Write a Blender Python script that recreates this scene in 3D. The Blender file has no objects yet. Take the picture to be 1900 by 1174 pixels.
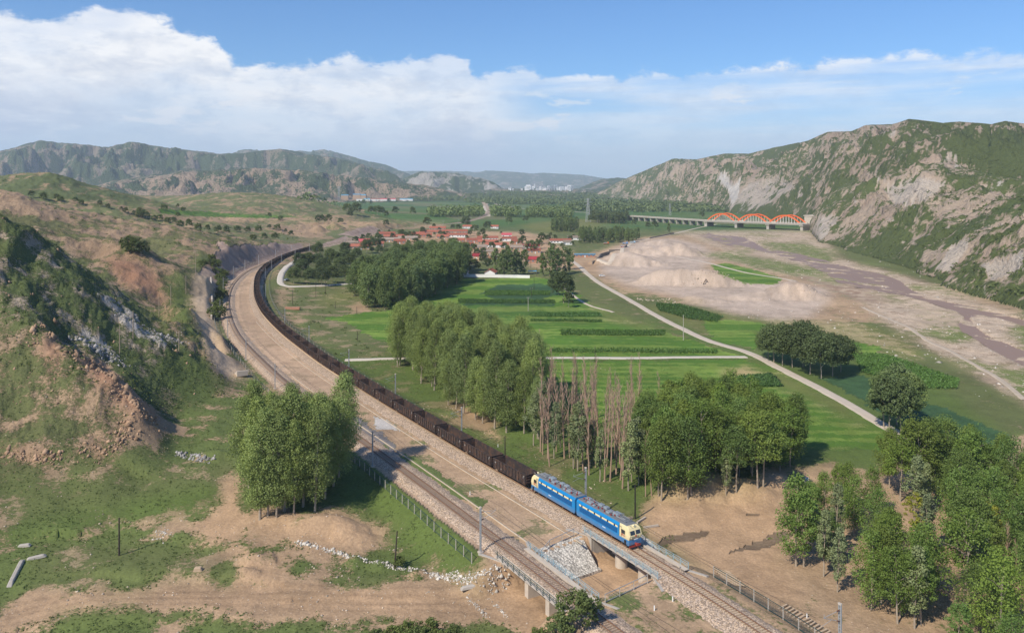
import bpy, bmesh, math, random
import numpy as np
from mathutils import Vector, Matrix

random.seed(7)
rng = np.random.default_rng(7)
SC = bpy.context.scene
COL = SC.collection

# ---------------------------------------------------------------- camera
F = 1491.0      # focal length in photo pixels (1900 wide)
HZ = 345.0      # photo row of the horizon
H = 64.0        # eye height over the railway
cam_d = bpy.data.cameras.new('camera')
cam_d.sensor_width = 36.0
cam_d.lens = F / 1900.0 * 36.0
cam_d.shift_y = -(587.0 - HZ) / 1900.0
cam_d.clip_start = 1.0
cam_d.clip_end = 60000.0
cam = bpy.data.objects.new('camera', cam_d)
cam.location = (0, 0, H)
cam.rotation_euler = (math.radians(90), 0, 0)
COL.objects.link(cam)
SC.camera = cam

# ---------------------------------------------------------------- light
SUN_EL = 43.0
SUN_DIR = Vector((-0.66, -0.75, 0)).normalized()          # horizontal direction towards the sun
sun_az = math.atan2(SUN_DIR.x, SUN_DIR.y)
sun_vec = Vector((SUN_DIR.x * math.cos(math.radians(SUN_EL)), SUN_DIR.y * math.cos(math.radians(SUN_EL)), math.sin(math.radians(SUN_EL))))
sl = bpy.data.lights.new('sun', 'SUN')
sl.energy = 5.0
sl.angle = math.radians(0.6)
sl.color = (1.0, 0.92, 0.79)
so = bpy.data.objects.new('sun', sl)
so.rotation_euler = sun_vec.to_track_quat('Z', 'Y').to_euler()
so.location = (0, 0, 600)
COL.objects.link(so)

world = bpy.data.worlds.new('World')
SC.world = world
world.use_nodes = True
WN = world.node_tree
WN.nodes.clear()

def nd(nt, typ, **kw):
    n = nt.nodes.new(typ)
    for k, v in kw.items():
        if k.startswith('i_'):
            n.inputs[k[2:]].default_value = v
        elif k[0] == 'n' and k[1:].isdigit():
            n.inputs[int(k[1:])].default_value = v
        else:
            setattr(n, k, v)
    return n

def mth(nt, op, a, b=None, c=None, clamp=False):
    n = nt.nodes.new('ShaderNodeMath')
    n.operation = op
    n.use_clamp = clamp
    for i, v in enumerate((a, b, c)):
        if v is None:
            continue
        if isinstance(v, (int, float)):
            n.inputs[i].default_value = v
        else:
            nt.links.new(v, n.inputs[i])
    return n.outputs[0]

def mixc(nt, f, a, b, typ='MIX'):
    n = nt.nodes.new('ShaderNodeMix')
    n.data_type = 'RGBA'
    n.blend_type = typ
    for s, v in ((n.inputs[0], f), (n.inputs[6], a), (n.inputs[7], b)):
        if isinstance(v, (int, float)):
            s.default_value = v
        elif isinstance(v, tuple):
            s.default_value = (v[0], v[1], v[2], 1)
        else:
            nt.links.new(v, s)
    return n.outputs[2]

def smst(nt, x, lo, hi):
    n = nt.nodes.new('ShaderNodeMapRange')
    n.interpolation_type = 'SMOOTHSTEP'
    n.inputs[1].default_value = lo
    n.inputs[2].default_value = hi
    nt.links.new(x, n.inputs[0])
    return n.outputs[0]

def noise(nt, vec, scale, detail=6, rough=0.55, dist=0.0):
    n = nt.nodes.new('ShaderNodeTexNoise')
    n.inputs['Scale'].default_value = scale
    n.inputs['Detail'].default_value = detail
    n.inputs['Roughness'].default_value = rough
    n.inputs['Distortion'].default_value = dist
    if vec is not None:
        nt.links.new(vec, n.inputs['Vector'])
    return n.outputs[0]

def fcurve(nt, x, pts):
    n = nt.nodes.new('ShaderNodeFloatCurve')
    c = n.mapping.curves[0]
    while len(c.points) > 2:
        c.points.remove(c.points[1])
    c.points[0].location = pts[0]
    c.points[1].location = pts[-1]
    for p in pts[1:-1]:
        c.points.new(*p)
    for p in c.points:
        p.handle_type = 'AUTO'
    n.mapping.update()
    nt.links.new(x, n.inputs[1])
    return n.outputs[0]

def build_world():
    nt = WN
    L = nt.links
    sky = nd(nt, 'ShaderNodeTexSky', sky_type='NISHITA', sun_disc=False, sun_elevation=math.radians(SUN_EL), sun_rotation=sun_az,
             altitude=900.0, air_density=1.15, dust_density=0.6, ozone_density=2.2)
    tc = nd(nt, 'ShaderNodeTexCoord')
    sx = nd(nt, 'ShaderNodeSeparateXYZ')
    L.new(tc.outputs['Generated'], sx.inputs[0])
    x, y, z = sx.outputs
    hor = mth(nt, 'SQRT', mth(nt, 'ADD', mth(nt, 'MULTIPLY', x, x), mth(nt, 'MULTIPLY', y, y)))
    el = mth(nt, 'DIVIDE', z, mth(nt, 'MAXIMUM', hor, 0.02))
    az = mth(nt, 'ARCTAN2', x, y)
    # azimuth -45..45 deg -> 0..1 , the curve goes on level outside
    azn = mth(nt, 'ADD', mth(nt, 'MULTIPLY', az, 1 / math.radians(90)), 0.5, clamp=True)
    edge_px = [(-400, 0), (-150, 5), (0, 12), (90, 32), (160, 18), (230, 14), (290, 30), (350, 58), (400, 80), (440, 118), (500, 122), (560, 120), (640, 108), (720, 112), (830, 101), (868, 112), (885, 138),
               (960, 124), (1010, 136), (1100, 140), (1220, 134), (1350, 128), (1450, 116), (1550, 107), (1700, 100), (1850, 91), (1900, 88), (2200, 80)]
    pts = []
    for px, py in edge_px:
        u = (px - 950) / F
        a = math.atan(u)
        v = (HZ - py) / F * math.cos(a)
        pts.append((a / math.radians(90) + 0.5, v * 2.0))
    pts = [(0.0, pts[0][1])] + [p for p in pts if 0.01 < p[0] < 0.99] + [(1.0, pts[-1][1])]
    edge = mth(nt, 'MULTIPLY', fcurve(nt, azn, pts), 0.5)
    op = fcurve(nt, azn, [(0, 1.0), (0.3, 1.0), (0.46, 0.95), (0.5, 0.62), (0.6, 0.5), (0.75, 0.45), (0.85, 0.45), (1.0, 0.5)])
    def cvec(a, b, c=0.0):
        n = nt.nodes.new('ShaderNodeCombineXYZ')
        L.new(mth(nt, 'MULTIPLY', az, a), n.inputs[0])
        L.new(mth(nt, 'MULTIPLY', el, b), n.inputs[1])
        n.inputs[2].default_value = c
        return n.outputs[0]
    n1 = noise(nt, cvec(9, 15, 1.3), 2.3, 10, 0.6)
    n4 = noise(nt, cvec(12, 20, 3.3), 5.0, 8, 0.6)
    n2 = noise(nt, cvec(2.2, 7, 4.1), 1.9, 8, 0.55)
    n3 = noise(nt, cvec(1.6, 17, 7.7), 2.0, 8, 0.55)      # long streaks
    puff = mth(nt, 'SUBTRACT', n1, 0.5)
    # main bank
    d = mth(nt, 'ADD', mth(nt, 'SUBTRACT', edge, el), mth(nt, 'ADD', mth(nt, 'MULTIPLY', puff, 0.050), mth(nt, 'MULTIPLY', mth(nt, 'SUBTRACT', n4, 0.5), 0.018)))
    bank = smst(nt, d, -0.003, 0.009)
    soft = smst(nt, d, -0.01, 0.07)
    right = smst(nt, az, -0.08, 0.06)                                # thin veil to the right
    inner = smst(nt, n2, 0.34, 0.60)
    streak = smst(nt, n3, 0.30, 0.66)
    alpha_l = mth(nt, 'MULTIPLY', bank, mth(nt, 'ADD', 0.66, mth(nt, 'MULTIPLY', inner, 0.34)))
    alpha_r = mth(nt, 'MULTIPLY', mth(nt, 'ADD', mth(nt, 'MULTIPLY', bank, 0.12), mth(nt, 'MULTIPLY', mth(nt, 'MULTIPLY', bank, mth(nt, 'SUBTRACT', 1.15, soft)), 0.28)), mth(nt, 'ADD', 0.35, streak))
    low = mth(nt, 'SUBTRACT', 1.0, smst(nt, el, 0.02, 0.13))
    alpha_r = mth(nt, 'ADD', alpha_r, mth(nt, 'MULTIPLY', streak, 0.34), clamp=True)
    alpha_r = mth(nt, 'MULTIPLY', alpha_r, bank)
    mx = nt.nodes.new('ShaderNodeMix')
    mx.data_type = 'FLOAT'
    L.new(right, mx.inputs[0]); L.new(alpha_l, mx.inputs[2]); L.new(alpha_r, mx.inputs[3])
    alpha = mx.outputs[0]
    # shading of the bank: bright billows near the top, blue grey underside lower down
    n5 = noise(nt, cvec(5, 22, 12.7), 2.4, 9, 0.62)
    up = smst(nt, mth(nt, 'ADD', mth(nt, 'SUBTRACT', edge, el), mth(nt, 'MULTIPLY', mth(nt, 'SUBTRACT', n2, 0.5), 0.22)), 0.055, 0.15)
    lit = mth(nt, 'SUBTRACT', 1.0, up)
    bill = smst(nt, n1, 0.30, 0.66)
    lit = mth(nt, 'MULTIPLY', lit, mth(nt, 'ADD', 0.50, mth(nt, 'MULTIPLY', bill, 0.55)), clamp=True)
    lit = mth(nt, 'ADD', lit, mth(nt, 'MULTIPLY', mth(nt, 'SUBTRACT', n4, 0.5), 0.5), clamp=True)
    lit = mth(nt, 'ADD', lit, mth(nt, 'MULTIPLY', smst(nt, n5, .48, .70), 0.42), clamp=True)
    ccol = mixc(nt, lit, (4.9, 5.6, 7.0), (9.7, 9.7, 9.8))
    skyc = mixc(nt, 1.0, sky.outputs[0], (0.58, 0.90, 1.28), 'MULTIPLY')
    c1 = mixc(nt, alpha, skyc, ccol)
    # small separate cumuli
    cum = mth(nt, 'MULTIPLY', smst(nt, noise(nt, cvec(7, 21, 9.2), 1.7, 8, 0.55), 0.575, 0.66), smst(nt, mth(nt, 'SUBTRACT', edge, el), 0.0, 0.05))
    cum = mth(nt, 'MULTIPLY', cum, mth(nt, 'MULTIPLY', smst(nt, el, 0.045, 0.075), 0.75))
    c1 = mixc(nt, cum, c1, (8.8, 8.9, 9.2))
    # milky layer near the horizon
    hz = mth(nt, 'SUBTRACT', 1.0, smst(nt, el, -0.01, 0.14))
    c1 = mixc(nt, mth(nt, 'MULTIPLY', hz, 0.7), c1, (5.5, 6.6, 8.5))
    bg = nd(nt, 'ShaderNodeBackground')
    bg.inputs[1].default_value = 0.1
    L.new(c1, bg.inputs[0])
    out = nd(nt, 'ShaderNodeOutputWorld')
    L.new(bg.outputs[0], out.inputs[0])
build_world()

SC.view_settings.view_transform = 'Standard'
SC.view_settings.look = 'None'
SC.view_settings.exposure = 0.07
SC.view_settings.gamma = 1.0
SC.view_settings.use_curve_mapping = False
SC.render.engine = 'CYCLES'
SC.cycles.max_bounces = 6
SC.cycles.diffuse_bounces = 2
SC.cycles.glossy_bounces = 2
SC.cycles.transmission_bounces = 3
SC.cycles.volume_bounces = 1
SC.cycles.transparent_max_bounces = 8
SC.cycles.caustics_reflective = False
SC.cycles.caustics_refractive = False
SC.cycles.use_denoising = True

# ---------------------------------------------------------------- numeric noise
_perm = np.random.default_rng(3).permutation(256).astype(np.int32)
_perm = np.concatenate([_perm, _perm])
_ga = np.random.default_rng(5).random(256) * 2 * np.pi
_gx, _gy = np.cos(_ga).astype(np.float32), np.sin(_ga).astype(np.float32)

def perlin(x, y):
    xi = np.floor(x); yi = np.floor(y)
    xf = (x - xi).astype(np.float32); yf = (y - yi).astype(np.float32)
    a = xi.astype(np.int64) & 255; b = yi.astype(np.int64) & 255
    u = xf * xf * xf * (xf * (xf * 6 - 15) + 10)
    v = yf * yf * yf * (yf * (yf * 6 - 15) + 10)
    def g(i, j, dx, dy):
        h = _perm[_perm[(a + i) & 255] + ((b + j) & 255)]
        return _gx[h] * dx + _gy[h] * dy
    n00 = g(0, 0, xf, yf); n10 = g(1, 0, xf - 1, yf)
    n01 = g(0, 1, xf, yf - 1); n11 = g(1, 1, xf - 1, yf - 1)
    return ((n00 * (1 - u) + n10 * u) * (1 - v) + (n01 * (1 - u) + n11 * u) * v) * 1.5

def fbm(x, y, octv=5, gain=0.5, seed=0.0):
    s = 0.0; a = 1.0; t = 0.0
    x = x + seed * 17.3; y = y - seed * 9.1
    for _ in range(octv):
        s = s + a * perlin(x, y); t += a
        x = x * 2.03 + 11.7; y = y * 2.03 - 5.3; a *= gain
    return s / t

def ridged(x, y, octv=5, gain=0.5, seed=0.0):
    s = 0.0; a = 1.0; t = 0.0
    x = x + seed * 13.1; y = y + seed * 7.7
    for _ in range(octv):
        s = s + a * (1 - np.abs(perlin(x, y)) * 2); t += a
        x = x * 2.07 + 3.1; y = y * 2.07 + 8.9; a *= gain
    return s / t

def sstep(x, lo, hi):
    t = np.clip((x - lo) / (hi - lo), 0, 1)
    return t * t * (3 - 2 * t)

def W0(px, py, z=0.0):
    Y = (H - z) * F / (py - HZ)
    return ((px - 950) / F * Y, Y)

def catmull(pts, step=3.0):
    P = [np.array(p, float) for p in pts]
    P = [2 * P[0] - P[1]] + P + [2 * P[-1] - P[-2]]
    out = []
    for i in range(1, len(P) - 2):
        p0, p1, p2, p3 = P[i - 1:i + 3]
        n = max(2, int(np.linalg.norm(p2 - p1) / step))
        for k in range(n):
            t = k / n
            out.append(0.5 * ((2 * p1) + (-p0 + p2) * t + (2 * p0 - 5 * p1 + 4 * p2 - p3) * t * t + (-p0 + 3 * p1 - 3 * p2 + p3) * t ** 3))
    out.append(P[-2])
    return np.array(out)

def resample(poly, step):
    d = np.r_[0, np.cumsum(np.linalg.norm(np.diff(poly, axis=0), axis=1))]
    s = np.arange(0, d[-1], step)
    return np.stack([np.interp(s, d, poly[:, k]) for k in range(poly.shape[1])], 1)

def smooth_line(poly, it):
    p = poly.copy()
    for _ in range(it):
        p[1:-1] = 0.25 * p[:-2] + 0.5 * p[1:-1] + 0.25 * p[2:]
    return p

def dist_line(X, Y, line, vals=None):
    """distance to a polyline; optionally the value interpolated along it; side > 0 on the right of travel"""
    best = np.full(X.shape, 1e9); val = np.zeros(X.shape); side = np.zeros(X.shape)
    for i in range(len(line) - 1):
        ax, ay = line[i]; bx, by = line[i + 1]
        dx, dy = bx - ax, by - ay
        L2 = dx * dx + dy * dy + 1e-9
        t = np.clip(((X - ax) * dx + (Y - ay) * dy) / L2, 0, 1)
        qx = X - ax - t * dx; qy = Y - ay - t * dy
        d = qx * qx + qy * qy
        m = d < best
        best = np.where(m, d, best)
        if vals is not None:
            val = np.where(m, vals[i] * (1 - t) + vals[i + 1] * t, val)
        side = np.where(m, dx * qy - dy * qx, side)
    return np.sqrt(best), val, -np.sign(side)
# ---------------------------------------------------------------- railway alignments (plane z = 0)
RT_PX = [(1620, 1310), (1417, 1172), (1350, 1127), (1272, 1076), (1193, 1028), (1085, 963), (984, 905), (921, 870.5), (867.5, 839), (819, 810.5), (776, 784), (738, 762), (704, 741), (672, 721), (643.5, 703), (619, 688), (597, 674),
         (560, 646), (529, 622), (503, 597), (489, 580), (480, 561), (476.5, 547), (476.5, 532), (479, 518), (488, 504), (504, 491), (526, 480), (549, 471), (573, 464), (598, 457), (629, 451), (662, 441), (702, 432), (760, 424), (820, 417), (870, 410), (904, 398), (906, 385), (895, 372)]
LT_PX = [(1300, 1290), (1139, 1170), (1091, 1133), (1046, 1097), (1016, 1073), (970, 1037), (925, 1003), (880, 971), (825, 928.5), (770, 888), (714, 847), (659, 808), (533, 713), (513, 696), (492, 676), (470.5, 655), (452, 636), (437, 615), (427.6, 593), (423, 572), (423, 553.5), (428, 535), (440, 518), (458, 504), (480, 493.5), (504, 484), (526, 476.5), (549, 468.5), (574, 461.5), (600, 454.5), (630, 448.5), (662, 439), (702, 430.5), (760, 422.8), (820, 416), (869, 409.2), (901, 397.6), (903, 385), (892, 372)]
RTL = smooth_line(resample(catmull([W0(*p) for p in RT_PX], 4.0), 4.0), 12)
LTL = smooth_line(resample(catmull([W0(*p) for p in LT_PX], 4.0), 4.0), 12)
# corridor middle line with half widths
def nearest_on(line, p):
    d = np.linalg.norm(line - p, axis=1)
    return line[int(np.argmin(d))]
mid, hw = [], []
for p in resample(LTL, 12.0):
    q = nearest_on(RTL, p)
    mid.append((p + q) / 2); hw.append(np.linalg.norm(p - q) / 2 + 4.2)
mid = np.array(mid); hw = np.array(hw)
GUL = np.array([(-60, 112), (-20, 121), (-4, 126.0), (5.3, 131.5), (20.4, 141.8), (36, 151.5), (60, 165)])

# ---------------------------------------------------------------- base relief from surveyed points
CP = []
def g(px, py, z):                    # a point of open ground: its height is known
    if px < 1150 and py > 960: z = max(z, -4.5)
    Y = (H - z) * F / (py - HZ)
    CP.append(((px - 950) / F, math.log(Y), z))
def s(px, py, Y):                    # a point of a slope: its distance is known
    CP.append(((px - 950) / F, math.log(Y), H - (py - HZ) * Y / F))
def h(px, Y, z):                     # hidden hollow
    CP.append(((px - 950) / F, math.log(Y), z))
for a in [(-500, 1300, -2), (-300, 1100, -3), (0, 1350, -6), (600, 1400, -6), (1200, 1400, -3), (2000, 1400, -6), (2400, 1100, -6), (0, 1174, -5.2), (0, 1100, -4.6), (0, 1040, -3.2), (0, 960, -1), (0, 900, 1.5),
          (200, 1150, -5.5), (200, 1040, -4.2), (200, 970, -3.4), (200, 945, -2.0), (250, 880, 0), (120, 880, 1.5),
          (400, 1120, -5.5), (430, 1000, -3.6), (420, 960, -2.8), (380, 880, -1.0), (400, 800, 0.5), (440, 740, 0.2), (420, 700, 0.8),
          (600, 1120, -6), (540, 960, -3), (620, 955, -2.2), (600, 1000, -3.6), (700, 900, -3), (700, 1000, -4.4), (680, 880, -1.8), (560, 800, -1.0), (480, 760, -0.5), (800, 1130, -6.3), (800, 1030, -5.0), (780, 960, -2.6), (860, 1020, -3.5), (900, 1110, -6.4),
          (1100, 1085, -6.4), (1000, 1174, -6.5), (1180, 1140, -3.0), (1280, 1174, -2.2), (1250, 1000, -5), (1400, 1000, -5.4), (1330, 960, -4.6), (1240, 900, -2.4), (1300, 905, -1.8), (1400, 900, -3.2), (1440, 1040, -4.5), (1400, 1080, -4), (1550, 1120, -4.2), (1700, 1000, -6), (1900, 1174, -6),
          (1000, 860, -3.0), (1100, 900, -3.2), (1180, 960, -3.6), (900, 780, -3.2), (800, 700, -3.5), (700, 650, -3.6), (1200, 700, -5), (1500, 800, -5.5), (1900, 900, -7), (1650, 860, -6), (2300, 800, -7.5), (2300, 650, -8),
          (600, 560, -4), (560, 600, -3.5), (620, 640, -3.5), (540, 540, -3), (800, 500, -5), (650, 500, -4), (1000, 600, -5), (1100, 500, -5), (1300, 520, -6), (1500, 640, -7), (1700, 700, -7.5), (1350, 445, -8.2), (1800, 650, -8.2), (1700, 560, -8.4), (1600, 520, -8.4), (1480, 480, -8.3), (1900, 680, -8.2),
          (1200, 440, -6), (1000, 440, -4), (900, 440, -3), (800, 440, -2), (700, 450, -2), (1300, 410, -7), (1100, 400, -5), (900, 400, 0), (1000, 380, -4), (1200, 380, -6), (2100, 560, -6),
          (780, 405, 2), (700, 405, 4), (620, 405, 7), (800, 385, 2), (650, 385, 4), (900, 375, -3), (1100, 368, -6),
          (560, 440, 3), (620, 436, 3), (500, 442, 7)]:
    g(*a)
# left: near lit hill
for a in [(-450, 560, 200), (-450, 760, 170), (-200, 590, 210), (0, 604, 215), (60, 600, 216), (130, 650, 212), (200, 705, 206), (260, 765, 198), (0, 700, 196), (100, 720, 196), (200, 780, 192), (0, 800, 182), (100, 800, 184), (320, 830, 195)]:
    s(*a)
# ravine and the dark flank behind it
for a in [(120, 645, 226), (200, 695, 224), (270, 742, 220), (330, 778, 220),
          (-250, 330, 255), (0, 402, 262), (60, 432, 272), (110, 470, 285), (180, 520, 305), (240, 560, 318), (275, 596, 318), (300, 612, 312),
          (-250, 480, 232)]:
    s(*a)
for a in [(61, 260, 42), (147, 260, 32), (233, 260, 22), (319, 260, 12.5), (405, 260, 4), (18, 240, 38), (111, 240, 26), (204, 240, 16), (298, 240, 7), (378, 240, 2), (244, 285, 21), (322, 285, 14), (395, 285, 7.5), (349, 310, 12), (410, 310, 6), (370, 340, 9), (330, 330, 16)]:
    h(*a)
# flat strip by the retaining wall
for a in [(400, 660, 303), (385, 620, 340), (370, 580, 385), (375, 540, 425), (380, 512, 455)]:
    s(*a)
# hollow behind the dark ridge, then brown spur
for a in [(0, 340, 30), (110, 345, 20), (200, 360, 12), (260, 370, 7), (320, 370, 4)]:
    h(*a)
for a in [(-200, 395, 480), (0, 405, 470), (90, 428, 462), (160, 434, 455), (210, 440, 450), (260, 462, 445), (310, 488, 440), (345, 510, 432), (368, 530, 425), (230, 500, 410), (300, 560, 395), (180, 470, 430), (340, 570, 385), (250, 560, 372)]:
    s(*a)
for a in [(50, 540, 28), (150, 540, 22), (260, 540, 16), (340, 520, 12)]:
    h(*a)
# big tan hill
for a in [(-250, 330, 640), (0, 352, 640), (40, 362, 650), (110, 384, 660), (200, 400, 680), (280, 412, 690), (350, 425, 690), (400, 440, 680), (-50, 400, 560), (100, 410, 600), (200, 425, 620), (280, 440, 620), (340, 455, 600), (400, 470, 590), (360, 480, 570), (300, 470, 580),
          (405, 450, 640), (470, 440, 820), (440, 480, 590), (420, 500, 545), (410, 530, 500)]:
    s(*a)
for a in [(0, 760, 40), (150, 800, 32), (300, 850, 20)]:
    h(*a)
# knoll with a flat top, terraces, green hill
for a in [(-250, 330, 1000), (0, 329, 950), (60, 321, 950), (100, 322, 950), (150, 345, 930), (210, 362, 920), (260, 372, 950), (310, 380, 980), (100, 350, 880), (0, 345, 880), (200, 385, 860), (300, 400, 880), (380, 408, 950), (450, 420, 980),
          (300, 384, 1500), (360, 364, 1550), (420, 358, 1600), (480, 358, 1600), (540, 366, 1550), (590, 376, 1500), (640, 388, 1400), (360, 385, 1300), (480, 385, 1250), (560, 395, 1250), (500, 405, 1150), (400, 398, 1150), (620, 400, 1250)]:
    s(*a)
for a in [(0, 1400, 60), (150, 1400, 48), (400, 1900, 40), (560, 1900, 20), (300, 2300, 30), (0, 2300, 60), (-300, 2300, 80), (700, 2300, -2), (1000, 2300, -6), (1400, 2300, -6), (1900, 2300, -6), (1900, 1200, -6), (1600, 1400, -7)]:
    h(*a)
CPA = np.array(CP)
SY = 0.55       # weight of distance against bearing
def _kern(a, b):
    d2 = (a[:, None, 0] - b[None, :, 0]) ** 2 + ((a[:, None, 1] - b[None, :, 1]) * SY) ** 2
    return np.sqrt(d2 + 0.006 ** 2)
_K = _kern(CPA, CPA) + 0.0
_n = len(CPA)
_A = np.zeros((_n + 1, _n + 1)); _A[:_n, :_n] = _K - np.eye(_n) * 0.002; _A[:_n, _n] = 1; _A[_n, :_n] = 1
_sol = np.linalg.solve(_A, np.r_[CPA[:, 2], 0])
def rbf(u, w):
    sh = u.shape; u = u.ravel(); w = w.ravel()
    out = np.empty(u.size)
    for i in range(0, u.size, 40000):
        q = np.stack([u[i:i + 40000], w[i:i + 40000]], 1)
        out[i:i + 40000] = _kern(q, CPA) @ _sol[:_n] + _sol[_n]
    return out.reshape(sh)

# ---------------------------------------------------------------- mountain layers
def ip(x, pts):
    a = np.array(pts, float)
    return np.interp(x, a[:, 0], a[:, 1])
# (silhouette in photo px, ridge distance, foot distance, relief strength, scale m, seed)
MOUNT = [
    ([(-500, 325), (300, 322), (800, 318), (900, 317), (1000, 321), (1080, 325), (1130, 333), (1220, 345), (1500, 350), (2400, 350)], [(0, 16000)], [(0, 12500)], .25, 1500, 1),
    ([(-500, 345), (380, 330), (410, 292), (440, 280), (478, 277), (520, 283), (560, 281), (600, 281), (650, 292), (720, 311), (760, 326), (790, 352), (2400, 352)], [(0, 10500)], [(0, 7500)], .6, 900, 2),
    ([(-500, 300), (-200, 292), (0, 285), (75, 263), (130, 268), (200, 276), (240, 266), (300, 274), (400, 288), (445, 287), (520, 280), (580, 290), (650, 300), (720, 318), (745, 335), (765, 352), (2400, 352)], [(0, 7200)], [(0, 4300)], .85, 620, 3),
    ([(-500, 360), (700, 352), (740, 338), (775, 321), (820, 320), (870, 328), (905, 336), (935, 352), (2400, 352)], [(0, 6800)], [(0, 5200)], .8, 330, 4),
    ([(-500, 345), (120, 352), (180, 345), (250, 333), (300, 325), (340, 318), (400, 320), (480, 315), (560, 319), (640, 327), (700, 337), (760, 343), (800, 349), (840, 358), (900, 362), (2400, 362)], [(0, 4700)], [(0, 3000), (700, 3400), (900, 4200)], .95, 300, 5),
    ([(-500, 362), (1040, 362), (1065, 356), (1090, 343), (1117, 334), (1147, 331), (1180, 335), (1250, 350), (2400, 360)], [(0, 7500)], [(0, 6000)], .35, 400, 6),
    ([(-500, 380), (1085, 370), (1110, 358), (1150, 337), (1190, 320), (1250, 295), (1290, 297), (1345, 286), (1390, 286), (1450, 272), (1500, 262), (1535, 246), (1580, 245), (1605, 234), (1655, 232), (1687, 222), (1750, 230), (1780, 227), (1840, 232), (1865, 226), (1900, 231), (2100, 215), (2400, 220)],
     [(1080, 5200), (1110, 5000), (1190, 4500), (1345, 3500), (1500, 2700), (1690, 2100), (1900, 1900), (2400, 1700)], [(1080, 4700), (1110, 4400), (1190, 3500), (1250, 2900), (1345, 2150), (1400, 1850), (1490, 1450), (1560, 1100), (1640, 800), (1750, 660), (1900, 600), (2400, 500)], .40, 330, 7),
    ([(-500, 560), (1470, 520), (1490, 430), (1505, 402), (1530, 372), (1560, 348), (1588, 330), (1630, 312), (1667, 299), (1708, 291), (1752, 282), (1790, 300), (1830, 318), (1900, 336), (2000, 330), (2400, 325)],
     [(1470, 1420), (1600, 1380), (1752, 1400), (1900, 1200), (2400, 1000)], [(1470, 1410), (1500, 1320), (1520, 1020), (1560, 950), (1640, 780), (1750, 610), (1900, 500), (2400, 420)], .34, 190, 8),
    ([(-500, 600), (1530, 500), (1560, 470), (1600, 430), (1640, 385), (1680, 345), (1710, 320), (1742, 313), (1793, 315), (1827, 323), (1900, 337), (2100, 340), (2400, 340)],
     [(1530, 1000), (1640, 1020), (1742, 1080), (1900, 950), (2400, 850)], [(1530, 990), (1560, 900), (1640, 765), (1750, 605), (1900, 490), (2400, 400)], .30, 150, 9),
    ([(-500, 640), (1680, 540), (1720, 478), (1760, 440), (1800, 400), (1844, 377), (1900, 368), (2000, 350), (2400, 330)],
     [(1680, 690), (1760, 740), (1850, 760), (1900, 740), (2400, 650)], [(1680, 680), (1720, 640), (1800, 560), (1900, 480), (2400, 400)], .24, 110, 10),
    ([(-500, 640), (1720, 560), (1760, 515), (1800, 485), (1850, 445), (1900, 410), (2000, 370), (2400, 340)],
     [(1720, 610), (1800, 600), (1900, 590), (2400, 520)], [(1720, 600), (1800, 530), (1900, 462), (2400, 380)], .22, 70, 11),
]
def mountains(X, Y, z):
    px = 950 + F * X / Y
    who = np.zeros(X.shape, np.int32); tt = np.zeros(X.shape)
    for k, (sil, yr, yf, amp, sc, sd) in enumerate(MOUNT):
        m = (Y > np.array(yf)[:, 1].min() * 0.9)
        if not m.any():
            continue
        x = px[m]; XX = X[m]; YY = Y[m]
        Yr = ip(x, yr); Yf = ip(x, yf)
        zr = H + (HZ - ip(x, sil)) * Yr / F + 8
        t = (YY - Yf) / np.maximum(Yr - Yf, 5.0)
        wx = XX + fbm(XX / sc, YY / sc, 3, .5, sd + 3) * sc * .35
        wy = YY + fbm(XX / sc + 9, YY / sc, 3, .5, sd + 5) * sc * .35
        r = ridged(wx / sc, wy / sc * .75, 6, .52, sd)
        rm = (r - .42)
        prof = np.where(t < 1, np.clip(t, 0, 1) ** .92, 1 - np.clip(t - 1, 0, 1.2) * .8)
        zr = np.maximum(zr, -9.0)
        zr = np.where((Yr < Yf), -9.0, zr)
        env = np.where(t < 1, np.sin(np.clip(t, 0, 1) * np.pi) * .9 + .06 * np.clip(t * 8, 0, 1), .2)
        zz = -9 + (zr + 9) * (prof + amp * rm * env * 1.5)
        zz += fbm(XX / 30, YY / 30, 4, .6, sd) * np.clip(t * 3, 0, 1) * 4.0 + (ridged(XX / 70 + .2 * YY / 70, YY / 110, 4, .6, sd + 9) - .45) * np.clip(t * 3, 0, 1) * np.clip(3.2 - t * 3, 0, 1) * 9.0 * (sc / 330) ** .5
        zz = np.where(t < 0, -9 + t * 60, zz)
        los = H + (HZ - ip(x, sil)) * YY / F + fbm(XX / 60, YY / 60, 4, .5, sd + 2) * 3.0 * YY / 2500 + 1.0
        if sd <= 6: los = los + (ridged(XX / (sc * .8), YY / (sc * 3), 4, .55, sd + 11) - .35) * 30 * YY / 6000
        zz = np.minimum(zz, np.where(t > 0.02, los, zz))
        z0 = z[m]
        up = zz > z0
        z[m] = np.where(up, zz, z0)
        w = who[m]; w[up] = k + 1; who[m] = w
        q = tt[m]; q[up] = t[up]; tt[m] = q
    return z, who, tt

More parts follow.
